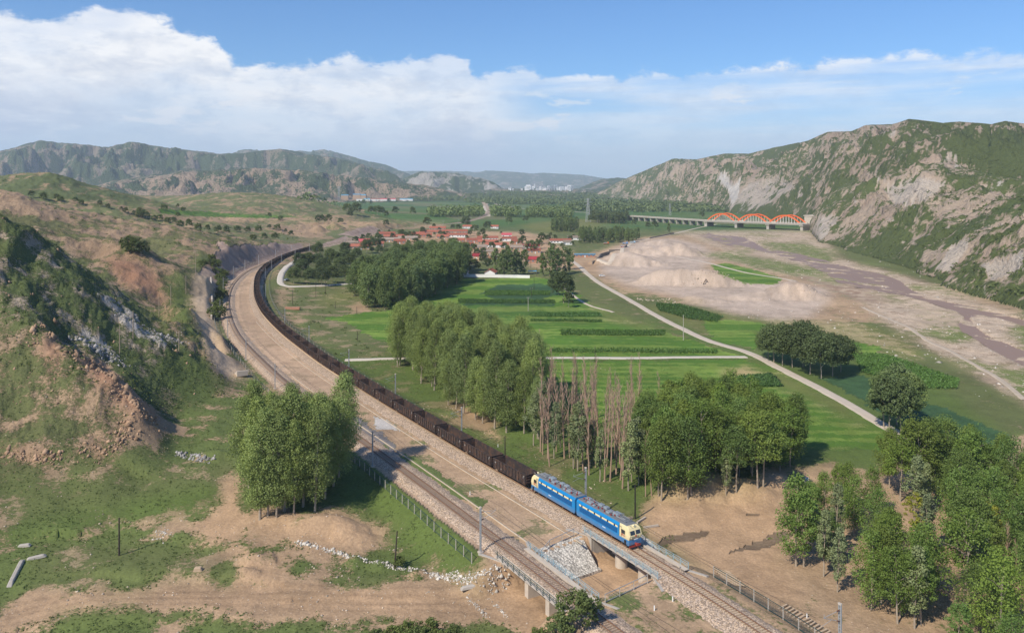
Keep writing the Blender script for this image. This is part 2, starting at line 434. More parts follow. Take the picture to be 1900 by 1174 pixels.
def height(X, Y, full=False):
    u = X / Y; w = np.log(Y)
    z = np.where(Y < 2600, rbf(u, np.minimum(w, math.log(2600))), 0.0)
    far = sstep(Y, 2000, 2600)
    z = z * (1 - far) + (-6.0) * far
    base = z.copy()
    hill = sstep(base, 1.5, 9.0) * (1 - far)
    leftish = sstep(-X, 30, 90)
    z = z + hill * (fbm(X / 34, Y / 34, 5, .55, 1) * 4.2 + ridged(X / 16 + .3 * Y / 16, Y / 22, 4, .55, 2) * 1.8 - .9)
    # the dark flank and the lit hill are ribbed with rock
    z = z + hill * leftish * sstep(-np.abs(Y - 260), -120, -20) * (ridged((X + Y * .35) / 9, (Y - X * .3) / 26, 4, .6, 6) - .4) * 1.7
    z = z + (1 - hill) * (fbm(X / 18, Y / 18, 4, .5, 4) * .45 + fbm(X / 3.1, Y / 3.1, 3, .55, 5) * .12) * np.where(X > 60, .6, 1.0) * sstep(-Y, -900, -300)
    z = z + sstep(-z, 7.2, 8.0) * sstep(Y, 280, 330) * (1 - far) * ((ridged((X + Y * .4) / 22, (Y - X * .3) / 60, 4, .55, 71) - .5) * .9)
    # eroded soil banks in the foreground
    if Y.min() < 250:
        for pts, zz, st in BANKS:
            ln = np.array([W0(px, py, zz) for px, py in pts])
            dd, _, sd_ = dist_line(X, Y, resample(ln, 2.0))
            dd = dd + fbm(X / 2.5, Y / 2.5, 3, .6, 91) * .5
            z = z - st * .5 * np.tanh(sd_ * dd / 1.0) * np.exp(-(dd / 7.0) ** 2) * (Y < 260)
    # railway corridor
    d = np.full(X.shape, 1e9); hwv = np.zeros(X.shape); sd = np.zeros(X.shape)
    m = (Y < 3600) & (X < 120) & (X > -420)
    if m.any():
        a, b, c = dist_line(X[m], Y[m], mid, hw)
        d[m] = a; hwv[m] = b; sd[m] = c
    e = d - hwv
    Wd = np.where(sd < 0, 7.0 + 11.0 * sstep(Y, 450, 560), 9.0)
    gate = 1 - sstep(Y, 2500, 3400)
    f = (1 - sstep(e, 0, Wd)) * gate
    form = -0.62 + fbm(X / 7, Y / 7, 3, .5, 8) * .12
    gd, _, _ = dist_line(X, Y, GUL) if (Y.min() < 200) else (np.full(X.shape, 1e9), 0, 0)
    cut = sstep(-gd, -9.0, -7.7)
    z = z * (1 - f) + form * f
    z = np.where(gd < 14, z * (1 - cut) + np.minimum(z, -4.5 + fbm(X / 6, Y / 6, 3) * .2) * cut, z)
    # gravel heaps and pits right of the village
    for (px, py, zz, rx, ry, hh) in MOUNDS:
        cx, cy = W0(px, py, zz)
        q = ((X - cx) / rx) ** 2 + ((Y - cy) / ry) ** 2
        nn = 1 + fbm(X / rx * 2.2, Y / rx * 2.2, 3, .5, hh) * .35
        z = z + hh * np.clip(1 - np.sqrt(q + .01) * nn, 0, None) ** .85
    # river bed
    rv = in_poly_px(950 + F * X / Y, HZ + (H + 8.4) * F / Y, RIVER)
    z = np.where(rv & (Y > 250) & (Y < 1300), np.minimum(z, -9.15 + np.clip(fbm(X / 16 + Y / 60, Y / 30, 4, .55, 61) - .01, 0, 1) * 3.2), z)
    z, who, tt = mountains(X, Y, z)
    if full:
        return z, who, tt, e, sd, base, d, gd
    return z

BANKS = [([(-40, 1012), (0, 1004), (60, 992), (110, 988)], -2.8, 1.3), ([(225, 1066), (330, 1068), (400, 1078), (448, 1079), (500, 1084)], -4.4, .9), ([(330, 1000), (400, 1012), (450, 1020)], -3.6, .7), ([(560, 1110), (700, 1104), (840, 1100)], -4.4, .5), ([(60, 1165), (200, 1152), (420, 1150)], -4.5, .5), ([(-30, 850), (60, 858), (118, 856), (200, 846), (240, 850)], 3.0, 1.6)]
MOUNDS = [(1165, 490, -6, 34, 26, 12), (1150, 470, -6, 26, 26, 6), (1205, 470, -6, 24, 30, 9), (1262, 470, -6, 24, 24, 13), (1232, 452, -6, 26, 30, 7), (1275, 528, -6.5, 40, 14, 8), (1225, 528, -6.5, 24, 12, 6), (1330, 528, -6.5, 30, 12, 6), (1470, 548, -7, 21, 12, 11), (1500, 552, -7, 18, 9, 6), (1420, 552, -7, 26, 10, 5), (1370, 556, -7, 30, 8, 3), (1290, 560, -6.5, 22, 10, 4),
          (1290, 921, -4, 9, 5, 3.2), (1370, 915, -4, 11, 5, 3.0), (1445, 905, -4.5, 9, 5, 3.0), (1245, 925, -4, 5, 4, 2.0), (1265, 880, -3, 8, 5, 2.6),
          (600, 985, -4, 10, 3.5, 2.2), (540, 968, -3.5, 7, 3, 1.4), (660, 1000, -4.2, 6, 3, 1.2), (470, 1050, -5, 5, 3, 1.8), (450, 1075, -5, 4, 2, 1.2), (660, 1050, -5, 2.6, 1.8, 1.4), (705, 1055, -5, 2.6, 1.8, 1.3), (775, 1078, -5.6, 2.2, 1.4, 1.0), (905, 770, -3.2, 4, 3, 1.4), (840, 770, -3.2, 4, 3, 1.2), (870, 800, -3, 3, 2, 1.0),
          (620, 430, 3, 16, 14, 10), (590, 433, 3, 12, 14, 8), (400, 850, -1, 6, 4, 1.8)]
RIVER = [(1300, 437), (1316, 432), (1350, 436), (1384, 440), (1418, 460), (1486, 471), (1541, 485), (1589, 499), (1640, 509), (1670, 520), (1690, 536), (1712, 548), (1759, 560), (1827, 571), (1882, 588), (1905, 594), (1960, 612), (1960, 625), (1905, 607), (1850, 590), (1812, 588), (1800, 590), (1812, 606), (1829, 620), (1859, 632), (1905, 652), (1990, 690), (2060, 740), (2000, 735), (1905, 681),
         (1859, 660), (1829, 642), (1807, 627), (1785, 616), (1777, 600), (1790, 588), (1776, 579), (1708, 556), (1674, 547), (1643, 543), (1589, 533), (1554, 524), (1534, 508), (1497, 491), (1445, 474), (1401, 463), (1350, 455), (1315, 444)]
def in_poly_px(x, y, poly):
    P = np.array(poly, float)
    inside = np.zeros(np.shape(x), bool)
    m = (x > P[:, 0].min()) & (x < P[:, 0].max()) & (y > P[:, 1].min()) & (y < P[:, 1].max())
    if not m.any():
        return inside
    xx = x[m]; yy = y[m]; r = np.zeros(xx.shape, bool)
    j = len(P) - 1
    for i in range(len(P)):
        xi, yi = P[i]; xj, yj = P[j]
        c = ((yi > yy) != (yj > yy)) & (xx < (xj - xi) * (yy - yi) / (yj - yi + 1e-12) + xi)
        r ^= c
        j = i
    inside[m] = r
    return inside

NR, NC = 1000, 900
uu = np.linspace(-0.80, 0.80, NC)
ww = np.linspace(math.log(88.0), math.log(19000.0), NR)
UU, WW = np.meshgrid(uu, ww)
GY = np.exp(WW); GX = UU * GY
GZ, WHO, TT, CE, CS, BASE, CD, GD = height(GX, GY, True)

def hz(X, Y):
    """height of the built ground, arrays or scalars"""
    X = np.asarray(X, float); Y = np.asarray(Y, float)
    a = (X / Y - uu[0]) / (uu[1] - uu[0]); b = (np.log(Y) - ww[0]) / (ww[1] - ww[0])
    a = np.clip(a, 0, NC - 1.001); b = np.clip(b, 0, NR - 1.001)
    i = a.astype(int); j = b.astype(int); fa = a - i; fb = b - j
    r = (GZ[j, i] * (1 - fa) + GZ[j, i + 1] * fa) * (1 - fb) + (GZ[j + 1, i] * (1 - fa) + GZ[j + 1, i + 1] * fa) * fb
    return float(r) if r.ndim == 0 else r

def gp(px, py):
    """the ground seen at a photo pixel"""
    u = (px - 950) / F
    i = min(max((u - uu[0]) / (uu[1] - uu[0]), 0), NC - 1.001); k = int(i); f = i - k
    col = GZ[:, k] * (1 - f) + GZ[:, k + 1] * f
    ray = H - (py - HZ) / F * np.exp(ww)
    hit = np.nonzero(col >= ray)[0]
    j = hit[0] if len(hit) else NR - 1
    if j > 0:
        a = ray[j - 1] - col[j - 1]; b = ray[j] - col[j]
        t = a / (a - b + 1e-9)
        w = ww[j - 1] + t * (ww[j] - ww[j - 1])
    else:
        w = ww[0]
    Y = math.exp(w)
    return u * Y, Y, float(hz(u * Y, Y))
# ---------------------------------------------------------------- land cover
PX = 950 + F * UU
PY = HZ + (H - GZ) * F / GY
_wa = np.clip(2.2 * F / GY, 1.0, 14)
WXP = PX + fbm(GX / 9, GY / 9, 4, .6, 21) * _wa * 1.6
WYP = PY + fbm(GX / 9, GY / 9, 4, .6, 22) * _wa * .8
n_big = fbm(GX / 45, GY / 45, 4, .5, 31)
n_mid = fbm(GX / 11, GY / 11, 4, .55, 32)
n_far = fbm(GX / 260, GY / 260, 5, .55, 33)
sh = GX.shape
LA = np.zeros(sh + (3,)); LB = np.zeros(sh + (3,)); LC = np.zeros(sh); LD = np.zeros(sh)
CLS = {  # bare colour, plant colour, plant share, bump depth (m)
    'grass': ((.30, .235, .135), (.118, .135, .048), .70, .12),
    'lush': ((.21, .19, .085), (.102, .142, .036), .72, .14),
    'platf': ((.47, .35, .24), (.36, .26, .16), .2, .15),
    'slope': ((.27, .215, .12), (.088, .115, .036), .78, .25),
    'field': ((.165, .240, .045), (.085, .165, .024), .52, .08),
    'field2': ((.15, .21, .045), (.072, .14, .025), .55, .06),
    'blue': ((.055, .11, .045), (.042, .085, .035), .55, .10),
    'corn': ((.030, .065, .020), (.045, .095, .028), .5, .3),
    'dry': ((.33, .27, .14), (.15, .16, .05), .55, .10),
    'dirt': ((.415, .275, .165), (.17, .16, .07), .14, .12),
    'dirtg': ((.40, .275, .17), (.115, .145, .045), .46, .14),
    'wet': ((.20, .145, .095), (.17, .12, .08), .5, .02),
    'sand': ((.46, .36, .28), (.36, .27, .20), .35, .10),
    'bed': ((.50, .39, .285), (.30, .21, .145), .38, .25),
    'bedg': ((.44, .34, .24), (.15, .18, .055), .5, .12),
    'mud': ((.28, .19, .13), (.42, .32, .23), .45, .05),
    'scree': ((.345, .240, .150), (.112, .122, .048), .56, .3),
    'tan': ((.335, .23, .145), (.130, .130, .055), .50, .35),
    'red': ((.30, .165, .10), (.12, .11, .05), .3, .25),
    'darkhill': ((.40, .325, .24), (.095, .120, .045), .62, .6),
    'form': ((.43, .30, .20), (.31, .225, .145), .38, .08),
    'stone': ((.35, .255, .20), (.27, .19, .15), .5, .1),
    'concrete': ((.48, .42, .35), (.40, .33, .26), .3, .03),
}
def blur(w, r):
    for ax in (0, 1):
        for _ in range(2):
            p = np.pad(w, [(r + 1, r) if k == ax else (0, 0) for k in (0, 1)], mode='edge')
            c = np.cumsum(p, axis=ax)
            n = w.shape[ax]
            w = (np.take(c, np.arange(2 * r + 1, 2 * r + 1 + n), axis=ax) - np.take(c, np.arange(0, n), axis=ax)) / (2 * r + 1)
    return w
HARD = ('field', 'field2', 'blue', 'corn', 'stone', 'wet', 'form')
def paint(m, c, cov=None, w=None):
    a, b, cv, bp = CLS[c]
    if w is None and c not in HARD and m.sum() < 300000 and m.any():
        ii, jj = np.nonzero(m)
        i0, i1, j0, j1 = max(ii.min() - 14, 0), ii.max() + 15, max(jj.min() - 14, 0), jj.max() + 15
        w = np.zeros(sh); w[i0:i1, j0:j1] = blur(m[i0:i1, j0:j1].astype(float), 4)
        m = w > .01
    k = 1.0 if w is None else w[m][:, None]
    LA[m] = LA[m] * (1 - k) + np.array(a) * k
    LB[m] = LB[m] * (1 - k) + np.array(b) * k
    k1 = 1.0 if w is None else w[m]
    LC[m] = LC[m] * (1 - k1) + (cv if cov is None else (cov[m] if hasattr(cov, 'shape') else cov)) * k1
    LD[m] = LD[m] * (1 - k1) + bp * k1
def poly(c, pts, cov=None, crisp=False):
    m = in_poly_px(PX if crisp else WXP, PY if crisp else WYP, pts) & (GY < 4000)
    if c in ('field', 'field2', 'blue') and cov is None or c == 'field' and not hasattr(cov, 'shape'):
        cov = ROWCOV
    paint(m, c, cov)
ALL = np.ones(sh, bool)
_r = GY * .995 - GX * .06 + fbm(GX / 60, GY / 60, 3) * 5
ROWCOV = .52 + n_mid * .35 + .16 * np.sin(_r / 1.15) * (GY < 420) + .22 * np.sin(_r / 6.1 + 2 * n_big) * sstep(GY, 240, 330)
paint(ALL, 'grass', .74 + n_mid * .5)

# --- left hills
hillm = (BASE > 1.5) & (GX < -20) & (GY < 2600)
paint(hillm, 'scree', .55 + n_mid * .6 + n_big * .35)
m = hillm & (GY > 420)
paint(m, 'tan', .56 + n_mid * .5 + n_big * .8)
m = hillm & (GY > 760)
paint(m, 'grass', .62 + n_mid * .5 + n_big * .6)
LA[m] = np.array((.32, .225, .14))
LB[m] = np.array((.13, .145, .06))
# dark rocky flank: photo region between the two ridge lines
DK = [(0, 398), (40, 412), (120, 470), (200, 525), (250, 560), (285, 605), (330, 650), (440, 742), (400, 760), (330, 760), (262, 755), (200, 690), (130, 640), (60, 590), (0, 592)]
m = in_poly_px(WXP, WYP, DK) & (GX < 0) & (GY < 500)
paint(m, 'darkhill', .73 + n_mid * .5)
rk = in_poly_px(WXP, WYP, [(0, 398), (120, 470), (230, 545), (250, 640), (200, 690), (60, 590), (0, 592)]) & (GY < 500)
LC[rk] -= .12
# grey rock outcrops
for P_ in ([(140, 620), (160, 610), (215, 650), (228, 672), (190, 665)], [(170, 540), (200, 545), (262, 590), (272, 612), (300, 622), (330, 628), (345, 640), (300, 640), (255, 625), (225, 590)]):
    m = in_poly_px(WXP, WYP, P_) & (GX < 0) & (GY < 520)
    LA[m] = (.44, .40, .35); LC[m] = .42; LD[m] = .8
poly('red', [(190, 480), (240, 478), (290, 505), (330, 540), (330, 575), (290, 560), (240, 540), (205, 510)])
m = in_poly_px(WXP, WYP, [(0, 345), (60, 352), (110, 385), (50, 400), (0, 380)]) & (GY < 800)
paint(m, 'tan', .18)
m = in_poly_px(WXP, WYP, [(0, 328), (150, 318), (300, 370), (150, 372), (0, 360)]) & (GY > 780) & (GY < 1400)
LB[m] = (.10, .12, .05); LC[m] += .12
# near hill red bands of broken rock
for P_ in ([(0, 838), (100, 845), (115, 850), (105, 862), (60, 862), (0, 858)], [(140, 660), (190, 668), (250, 730), (300, 770), (290, 785), (230, 760), (170, 700)], [(150, 825), (200, 820), (235, 850), (190, 850)], [(60, 640), (100, 628), (130, 660), (100, 690)]):
    m = in_poly_px(WXP, WYP, P_) & (GY < 300) & (GX < 0)
    paint(m, 'red', .22)
poly('slope', [(330, 640), (420, 700), (470, 712), (560, 740), (640, 800), (600, 860), (450, 850), (400, 800), (330, 760), (300, 690)], .78 + n_mid * .4)
poly('slope', [(300, 520), (400, 480), (400, 640), (380, 650), (330, 600)], .7)
# green hollow beside the dark stone cutting
m = in_poly_px(WXP, WYP, [(370, 470), (425, 500), (420, 560), (395, 600), (393, 520), (362, 505)]) & (GX < 0)
paint(m, 'slope', .9)
poly('dirt', [(395, 690), (408, 700), (418, 760), (412, 765), (402, 720)], .2)
# --- low ground, left foreground
lowl = (BASE <= 1.5) & (GX < 12) & (GY < 260) & (CE > 0)
paint(lowl, 'dirtg', .64 + n_mid * .9 + n_big * .3)
poly('lush', [(0, 968), (150, 938), (300, 905), (430, 886), (440, 900), (400, 935), (280, 965), (140, 985), (0, 992)], .78 + n_mid * .3)
m = in_poly_px(WXP, WYP, [(0, 905), (150, 890), (420, 850), (440, 900), (300, 912), (150, 945), (0, 972)]) & (GY < 300)
paint(m, 'grass', .70 + n_mid * .4)
poly('dirt', [(0, 1135), (60, 1104), (200, 1088), (420, 1083), (600, 1088), (760, 1086), (860, 1092), (960, 1085), (1045, 1120), (1060, 1160), (980, 1160), (900, 1150), (700, 1146), (560, 1142), (300, 1126), (150, 1140), (0, 1170)], .04)
poly('dirt', [(425, 862), (445, 872), (440, 930), (460, 985), (420, 1010), (330, 1010), (370, 975), (400, 935), (410, 900)], .25)
poly('dirt', [(440, 958), (520, 962), (560, 962), (650, 948), (745, 978), (708, 1000), (670, 1022), (600, 1015), (500, 1000)], .08)
poly('dirt', [(435, 1040), (475, 1028), (530, 1050), (530, 1078), (440, 1080)], .12)
poly('lush', [(690, 1010), (760, 985), (880, 1045), (945, 1065), (930, 1076), (860, 1064), (780, 1040)], .6)
poly('lush', [(600, 880), (655, 830), (720, 885), (800, 955), (900, 1030), (910, 1048), (850, 1035), (760, 995), (740, 975), (650, 945), (600, 930)], .85 + n_mid * .2)
poly('lush', [(160, 1080), (220, 1072), (300, 1078), (290, 1090), (200, 1092)], .8)
poly('lush', [(80, 1150), (180, 1135), (270, 1130), (250, 1150), (130, 1165)], .6)
poly('dirtg', [(0, 1002), (200, 982), (330, 975), (300, 992), (120, 1004), (0, 1016)], .25)
poly('grass', [(60, 1020), (200, 1010), (330, 1015), (440, 1040), (440, 1075), (300, 1070), (100, 1085), (40, 1060)], .72 + n_mid * .8)
# --- valley right of the line
m = (GX > -150) & (CS > 0) & (CE > 2) & (GY < 420)
paint(m, 'lush', .68 + n_mid * .55 + n_big * .3)
# scrub between line and fields
poly('grass', [(510, 520), (650, 530), (700, 570), (740, 640), (735, 655), (650, 660), (600, 640), (540, 580), (520, 550)], .64 + n_mid * .7)
poly('dry', [(590, 560), (620, 540), (650, 533), (668, 545), (640, 560), (600, 575)], .55)
poly('dirt', [(515, 535), (535, 534), (528, 575), (512, 575)], .3)
poly('dirt', [(660, 560), (690, 575), (720, 600), (700, 592), (640, 575)], .3)
poly('dirtg', [(500, 570), (560, 580), (600, 640), (640, 690), (610, 665), (560, 630), (520, 600)], .5)
poly('dirt', [(760, 755), (900, 780), (935, 800), (930, 830), (880, 800), (800, 770)], .35)
poly('dirt', [(820, 745), (870, 748), (910, 765), (925, 785), (905, 790), (870, 780)], .12)
poly('dirt', [(1010, 965), (1080, 960), (1190, 990), (1180, 965), (1060, 900), (1000, 880), (985, 905)], .55)
ROWS = True
poly('field', [(600, 590), (655, 583), (740, 572), (745, 640), (700, 632), (650, 600)], .5)
poly('field', [(700, 545), (830, 518), (1000, 514), (1030, 520), (1100, 565), (1180, 600), (1380, 662), (1000, 668), (850, 660), (760, 620)], .5)
poly('blue', [(925, 528), (1020, 527), (1040, 545), (1000, 556), (920, 555), (890, 545)])
poly('blue', [(870, 556), (1020, 556), (1030, 566), (860, 566)])
poly('field2', [(860, 566), (1040, 566), (1120, 582), (1100, 600), (860, 600)])
poly('dry', [(1080, 560), (1190, 600), (1240, 625), (1200, 612), (1120, 590)], .7)
poly('field', [(1000, 670), (1380, 668), (1400, 672), (1560, 735), (1640, 790), (1655, 832), (1500, 834), (1400, 800), (1000, 780)], .45)
poly('dirt', [(1338, 685), (1395, 683), (1414, 694), (1345, 697)], .15)
poly('dry', [(1390, 680), (1470, 700), (1560, 745), (1640, 800), (1600, 790), (1500, 735), (1430, 712)], .8)
poly('lush', [(1470, 832), (1700, 834), (1700, 862), (1470, 864)], .95)
poly('grass', [(1100, 520), (1180, 562), (1390, 650), (1640, 760), (1760, 860), (1900, 880), (1900, 740), (1700, 640), (1500, 590), (1300, 555), (1190, 545)], .74 + n_mid * .3)
poly('lush', [(1390, 650), (1500, 640), (1720, 700), (1850, 790), (1900, 850), (1760, 880), (1640, 775)], .85)
poly('dry', [(1180, 565), (1300, 575), (1450, 600), (1600, 600), (1700, 640), (1650, 640), (1560, 625), (1400, 640), (1300, 615)], .68)
poly('dry', [(1430, 590), (1560, 592), (1680, 635), (1720, 670), (1600, 640), (1450, 615)], .42)
poly('field', [(1300, 590), (1420, 600), (1440, 625), (1400, 648), (1330, 632), (1310, 615)], .5)
poly('field', [(1560, 632), (1622, 640), (1640, 652), (1600, 662), (1570, 655)], .5)
poly('blue', [(1520, 700), (1600, 696), (1720, 745), (1860, 798), (1874, 815), (1850, 828), (1760, 812), (1640, 765)], .5)
poly('corn', [(1366, 697), (1432, 694), (1454, 716), (1375, 720)])
poly('dirtg', [(1880, 812), (1900, 800), (1960, 900), (1860, 870)], .2)
# --- dirt yard right of the locomotive and under the right grove
poly('dirtg', [(1400, 868), (1500, 862), (1700, 862), (1900, 850), (2100, 1300), (1250, 1300), (1290, 1060), (1440, 1050)], .30 + n_mid * .35)
poly('dirt', [(1190, 962), (1205, 930), (1225, 905), (1290, 892), (1400, 895), (1440, 925), (1450, 1060), (1500, 1115), (1420, 1120), (1320, 1066), (1260, 1030), (1200, 1005)], .05)
poly('wet', [(1213, 1008), (1240, 992), (1290, 982), (1318, 983), (1310, 994), (1260, 1004), (1225, 1013)])
poly('wet', [(1356, 1022), (1385, 1012), (1420, 1000), (1440, 985), (1470, 984), (1450, 1004), (1410, 1018)])
poly('wet', [(1384, 953), (1400, 950), (1410, 955), (1390, 958)])
# --- far bank, gravel works
poly('dirtg', [(1060, 480), (1180, 440), (1300, 432), (1340, 450), (1500, 500), (1640, 560), (1640, 600), (1500, 595), (1300, 562), (1150, 545), (1085, 510)], .34)
poly('sand', [(1100, 496), (1130, 470), (1180, 446), (1250, 442), (1305, 455), (1330, 475), (1300, 500), (1370, 515), (1450, 522), (1545, 535), (1540, 560), (1500, 590), (1420, 592), (1320, 572), (1240, 545), (1180, 535), (1120, 510)], .3)
poly('bedg', [(1290, 470), (1420, 462), (1520, 480), (1540, 500), (1490, 510), (1400, 490), (1320, 480)], .55)
poly('field', [(1318, 493), (1345, 488), (1400, 500), (1452, 517), (1440, 527), (1385, 526), (1340, 512)], .5)
# --- flood plain
FL = [(1240, 428), (1500, 424), (1560, 470), (1700, 515), (1900, 582), (2300, 720), (2300, 1000), (1900, 745), (1830, 705), (1740, 655), (1660, 610), (1600, 560), (1500, 510), (1400, 478), (1320, 455), (1290, 440)]
poly('bed', FL, .36 + n_mid * .3)
poly('bedg', [(1400, 448), (1500, 450), (1560, 475), (1540, 492), (1450, 470)], .6)
poly('mud', [(1300, 436), (1340, 440), (1400, 470), (1500, 505), (1580, 530), (1660, 560), (1600, 560), (1520, 530), (1450, 495), (1380, 470)], .5 + n_mid * .9)
poly('bedg', [(1340, 470), (1420, 478), (1530, 500), (1545, 512), (1480, 512), (1400, 498)], .6)
poly('mud', [(1510, 478), (1600, 500), (1560, 492)], .3)
poly('mud', [(1818, 700), (1850, 686), (1960, 690), (2000, 740), (1880, 718)], .2)
poly('bedg', [(1700, 560), (1790, 590), (1790, 640), (1700, 600)], .35)
poly('grass', [(1560, 480), (1620, 495), (1700, 515), (1790, 548), (1900, 582), (2300, 700), (2300, 560), (1900, 540), (1700, 480), (1560, 455)], .8)
poly('dirtg', [(1730, 530), (1760, 520), (1800, 540), (1900, 572), (1900, 585), (1800, 558)], .2)
poly('bedg', [(1860, 610), (1900, 600), (1960, 640), (1900, 645)], .6)
# --- village yard
poly('dirt', [(730, 450), (800, 428), (980, 430), (1070, 470), (1085, 495), (1060, 500), (990, 500), (950, 470), (900, 480), (850, 500), (845, 470)], .25)
poly('dirt', [(1060, 490), (1100, 478), (1115, 505), (1080, 500)], .1)
poly('dirt', [(985, 445), (1010, 432), (1022, 440), (1000, 470), (985, 470)], .1)
# --- the far plain: patchwork of fields
m = (GY > 1150) & (WHO == 0) & (BASE < 12)
rx = (GX * .94 + GY * .34) / 95; ry = (GY * .94 - GX * .34) / 210
cell = (np.floor(rx + fbm(GX / 400, GY / 400, 2) * 1.5) * 73 + np.floor(ry) * 151).astype(np.int64) & 255
cv = _perm[cell] / 255.0
pal = np.array([(.085, .155, .04), (.105, .165, .05), (.075, .14, .045), (.13, .175, .06), (.16, .17, .075), (.09, .15, .035)])
pk = pal[(cv * 5.99).astype(int)]
wgt = sstep(GY, 1150, 1400)[..., None] * np.where(m, 1, 0)[..., None]
LA[:] = LA * (1 - wgt) + pk * 1.12 * wgt; LB[:] = LB * (1 - wgt) + pk * .85 * wgt
m2 = m & (GY > 3500)
LA[m2] *= .75; LB[m2] *= .7
poly('dry', [(960, 418), (1060, 405), (1130, 410), (1100, 428), (1000, 432)], .7)
poly('dirt', [(560, 414), (640, 411), (730, 413), (830, 417), (820, 423), (700, 421), (560, 420)], .2)
poly('tan', [(500, 422), (560, 418), (600, 425), (605, 440), (560, 440), (510, 432)], .15)
for P_ in ([(150, 396), (400, 402), (640, 404), (640, 408), (380, 412), (250, 404)], ):
    m = in_poly_px(WXP, WYP, P_) & (GY > 780)
    paint(m, 'dirt', .3)
poly('field2', [(290, 386), (420, 396), (560, 402), (500, 405), (380, 402), (300, 396)], .6)
# --- railway formation and cutting
m = (CE < 0.0) & (CD < 60) & (GY < 2600)
paint(m, 'form', .35 + n_mid * .5)
m = m & (np.abs(CE + 9) < 3.2) & (GY < 240)
paint(m, 'dirtg', .22 + n_mid * 1.0)
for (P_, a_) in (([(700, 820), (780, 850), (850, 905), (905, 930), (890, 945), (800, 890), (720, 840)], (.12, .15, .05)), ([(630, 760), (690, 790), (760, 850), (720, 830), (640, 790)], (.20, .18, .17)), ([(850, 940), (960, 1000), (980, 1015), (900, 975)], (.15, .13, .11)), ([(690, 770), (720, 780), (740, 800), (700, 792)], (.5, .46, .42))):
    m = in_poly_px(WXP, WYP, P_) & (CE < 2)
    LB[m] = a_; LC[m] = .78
m = (CE > 0) & (CE < 17.0) & (CS < 0) & (GY > 470) & (GY < 1150) & (BASE > 3.0)
paint(m, 'stone', .5)
poly('stone', [(400, 448), (412, 447), (470, 492), (440, 515), (420, 505), (425, 495)], crisp=True)
poly('stone', [(588, 456), (640, 438), (650, 442), (612, 458)], crisp=True)
poly('platf', [(356, 509), (395, 509), (397, 590), (404, 640), (428, 666), (468, 690), (450, 704), (405, 696), (390, 660), (370, 610), (358, 570)], .12, True)
m = (CE > 0) & (CE < 4) & (CS < 0) & (GY < 300) & (GY > 180)
paint(m, 'dirtg', .45)
m = (CE > 0) & (CE < 7) & (CS > 0) & (GY < 300) & (GX > 14) & (GY < 150)
paint(m, 'dirtg', .4)
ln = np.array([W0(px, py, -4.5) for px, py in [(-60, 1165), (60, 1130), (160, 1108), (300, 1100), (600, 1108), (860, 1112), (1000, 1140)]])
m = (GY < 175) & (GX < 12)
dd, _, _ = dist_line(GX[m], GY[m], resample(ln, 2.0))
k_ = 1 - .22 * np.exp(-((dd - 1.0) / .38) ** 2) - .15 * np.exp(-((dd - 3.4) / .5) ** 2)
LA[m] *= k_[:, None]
# floor of the gully
m = (GD < 10.5) & (GY < 175) & (CE < 3)
paint(m, 'dirt', .03)
m = (CE < 0) & (GY < 128) & (GX > 0) & (GD > 9)
paint(m, 'dirtg', .5 + n_mid * .5)
# patches of green on the river flats, uneven tone everywhere
m = in_poly_px(WXP, WYP, FL) & (n_big > .12) & (GY > 250)
paint(m, 'bedg', .62)
m = (CE < 0) & (CD < 60)
rut = 1 + .16 * np.exp(-((CE + 7.2) / .45) ** 2) + .16 * np.exp(-((CE + 9.4) / .45) ** 2) - .22 * np.exp(-((CE + 3.9) / 1.1) ** 2)
LA[m] *= rut[m][:, None]; LB[m] *= rut[m][:, None]
m = (WHO == 0) & (GY < 1300)
tone = 1 + .30 * n_mid + .26 * n_big + .22 * fbm(GX / 3.2, GY / 3.2, 3, .6, 81)
tone = np.clip(tone, .55, 1.5)
LA[m] *= tone[m][:, None]
LB[m] *= (1 + (tone[m][:, None] - 1) * .6)
# --- mountains
s_ = (.8 * GX - GZ * 1.3 + .25 * GY)
st = fbm(s_ / 26, (GX + GZ * 1.4) / 190, 5, .62, 41)
st2 = fbm(s_ / 9, (GX + GZ) / 50, 4, .6, 43)
for k in range(1, 12):
    m = WHO == k
    if not m.any():
        continue
    if k <= 6:
        LA[m] = (.34, .27, .20); LB[m] = (.085, .115, .048)
        LC[m] = (.60 + n_far * .7 + fbm(GX / 90, GY / 90, 4, .6, 51) * .7 + TT * .12)[m]
        if k == 5:
            LA[m] = (.47, .34, .24); LC[m] -= .14
        if k == 4:
            LA[m] = (.50, .45, .39); LC[m] -= .08
    else:
        rock = np.stack([.455 + 0 * st, .355 + 0 * st, .265 + 0 * st], -1)
        wt = sstep(st2 + st * .7, .22, .5)[..., None]
        rock = rock * (1 - wt) + np.array((.54, .49, .43)) * wt
        rd = sstep(fbm(GX / 130, (GY + GZ) / 130, 4, .5, 47), .05, .4)[..., None]
        rock = rock * (1 - rd * .35) + np.array((.36, .235, .165)) * rd * .35
        LA[m] = rock[m]
        LB[m] = (.105, .130, .042)
        LC[m] = (.535 + st * .7 + n_far * .25 + n_mid * .35 + sstep(TT, .78, 1.0) * .22 + (1 - sstep(TT, 0, .10)) * .38)[m]
    LD[m] = 1.6 if k > 6 else 4.0
    if k == 7:
        LD[m] = 2.5
m = (WHO >= 7) & in_poly_px(WXP, WYP, [(1740, 262), (1790, 240), (1900, 245), (1900, 330), (1830, 315), (1790, 298)])
LC[m] += .34
m = (WHO >= 7) & in_poly_px(WXP, WYP, [(1560, 470), (1620, 445), (1700, 400), (1690, 430), (1640, 470), (1700, 500), (1600, 490)])
LC[m] += .25
m = (WHO >= 7) & in_poly_px(WXP, WYP, [(1740, 470), (1800, 430), (1900, 400), (1900, 372), (1850, 380), (1790, 415)])
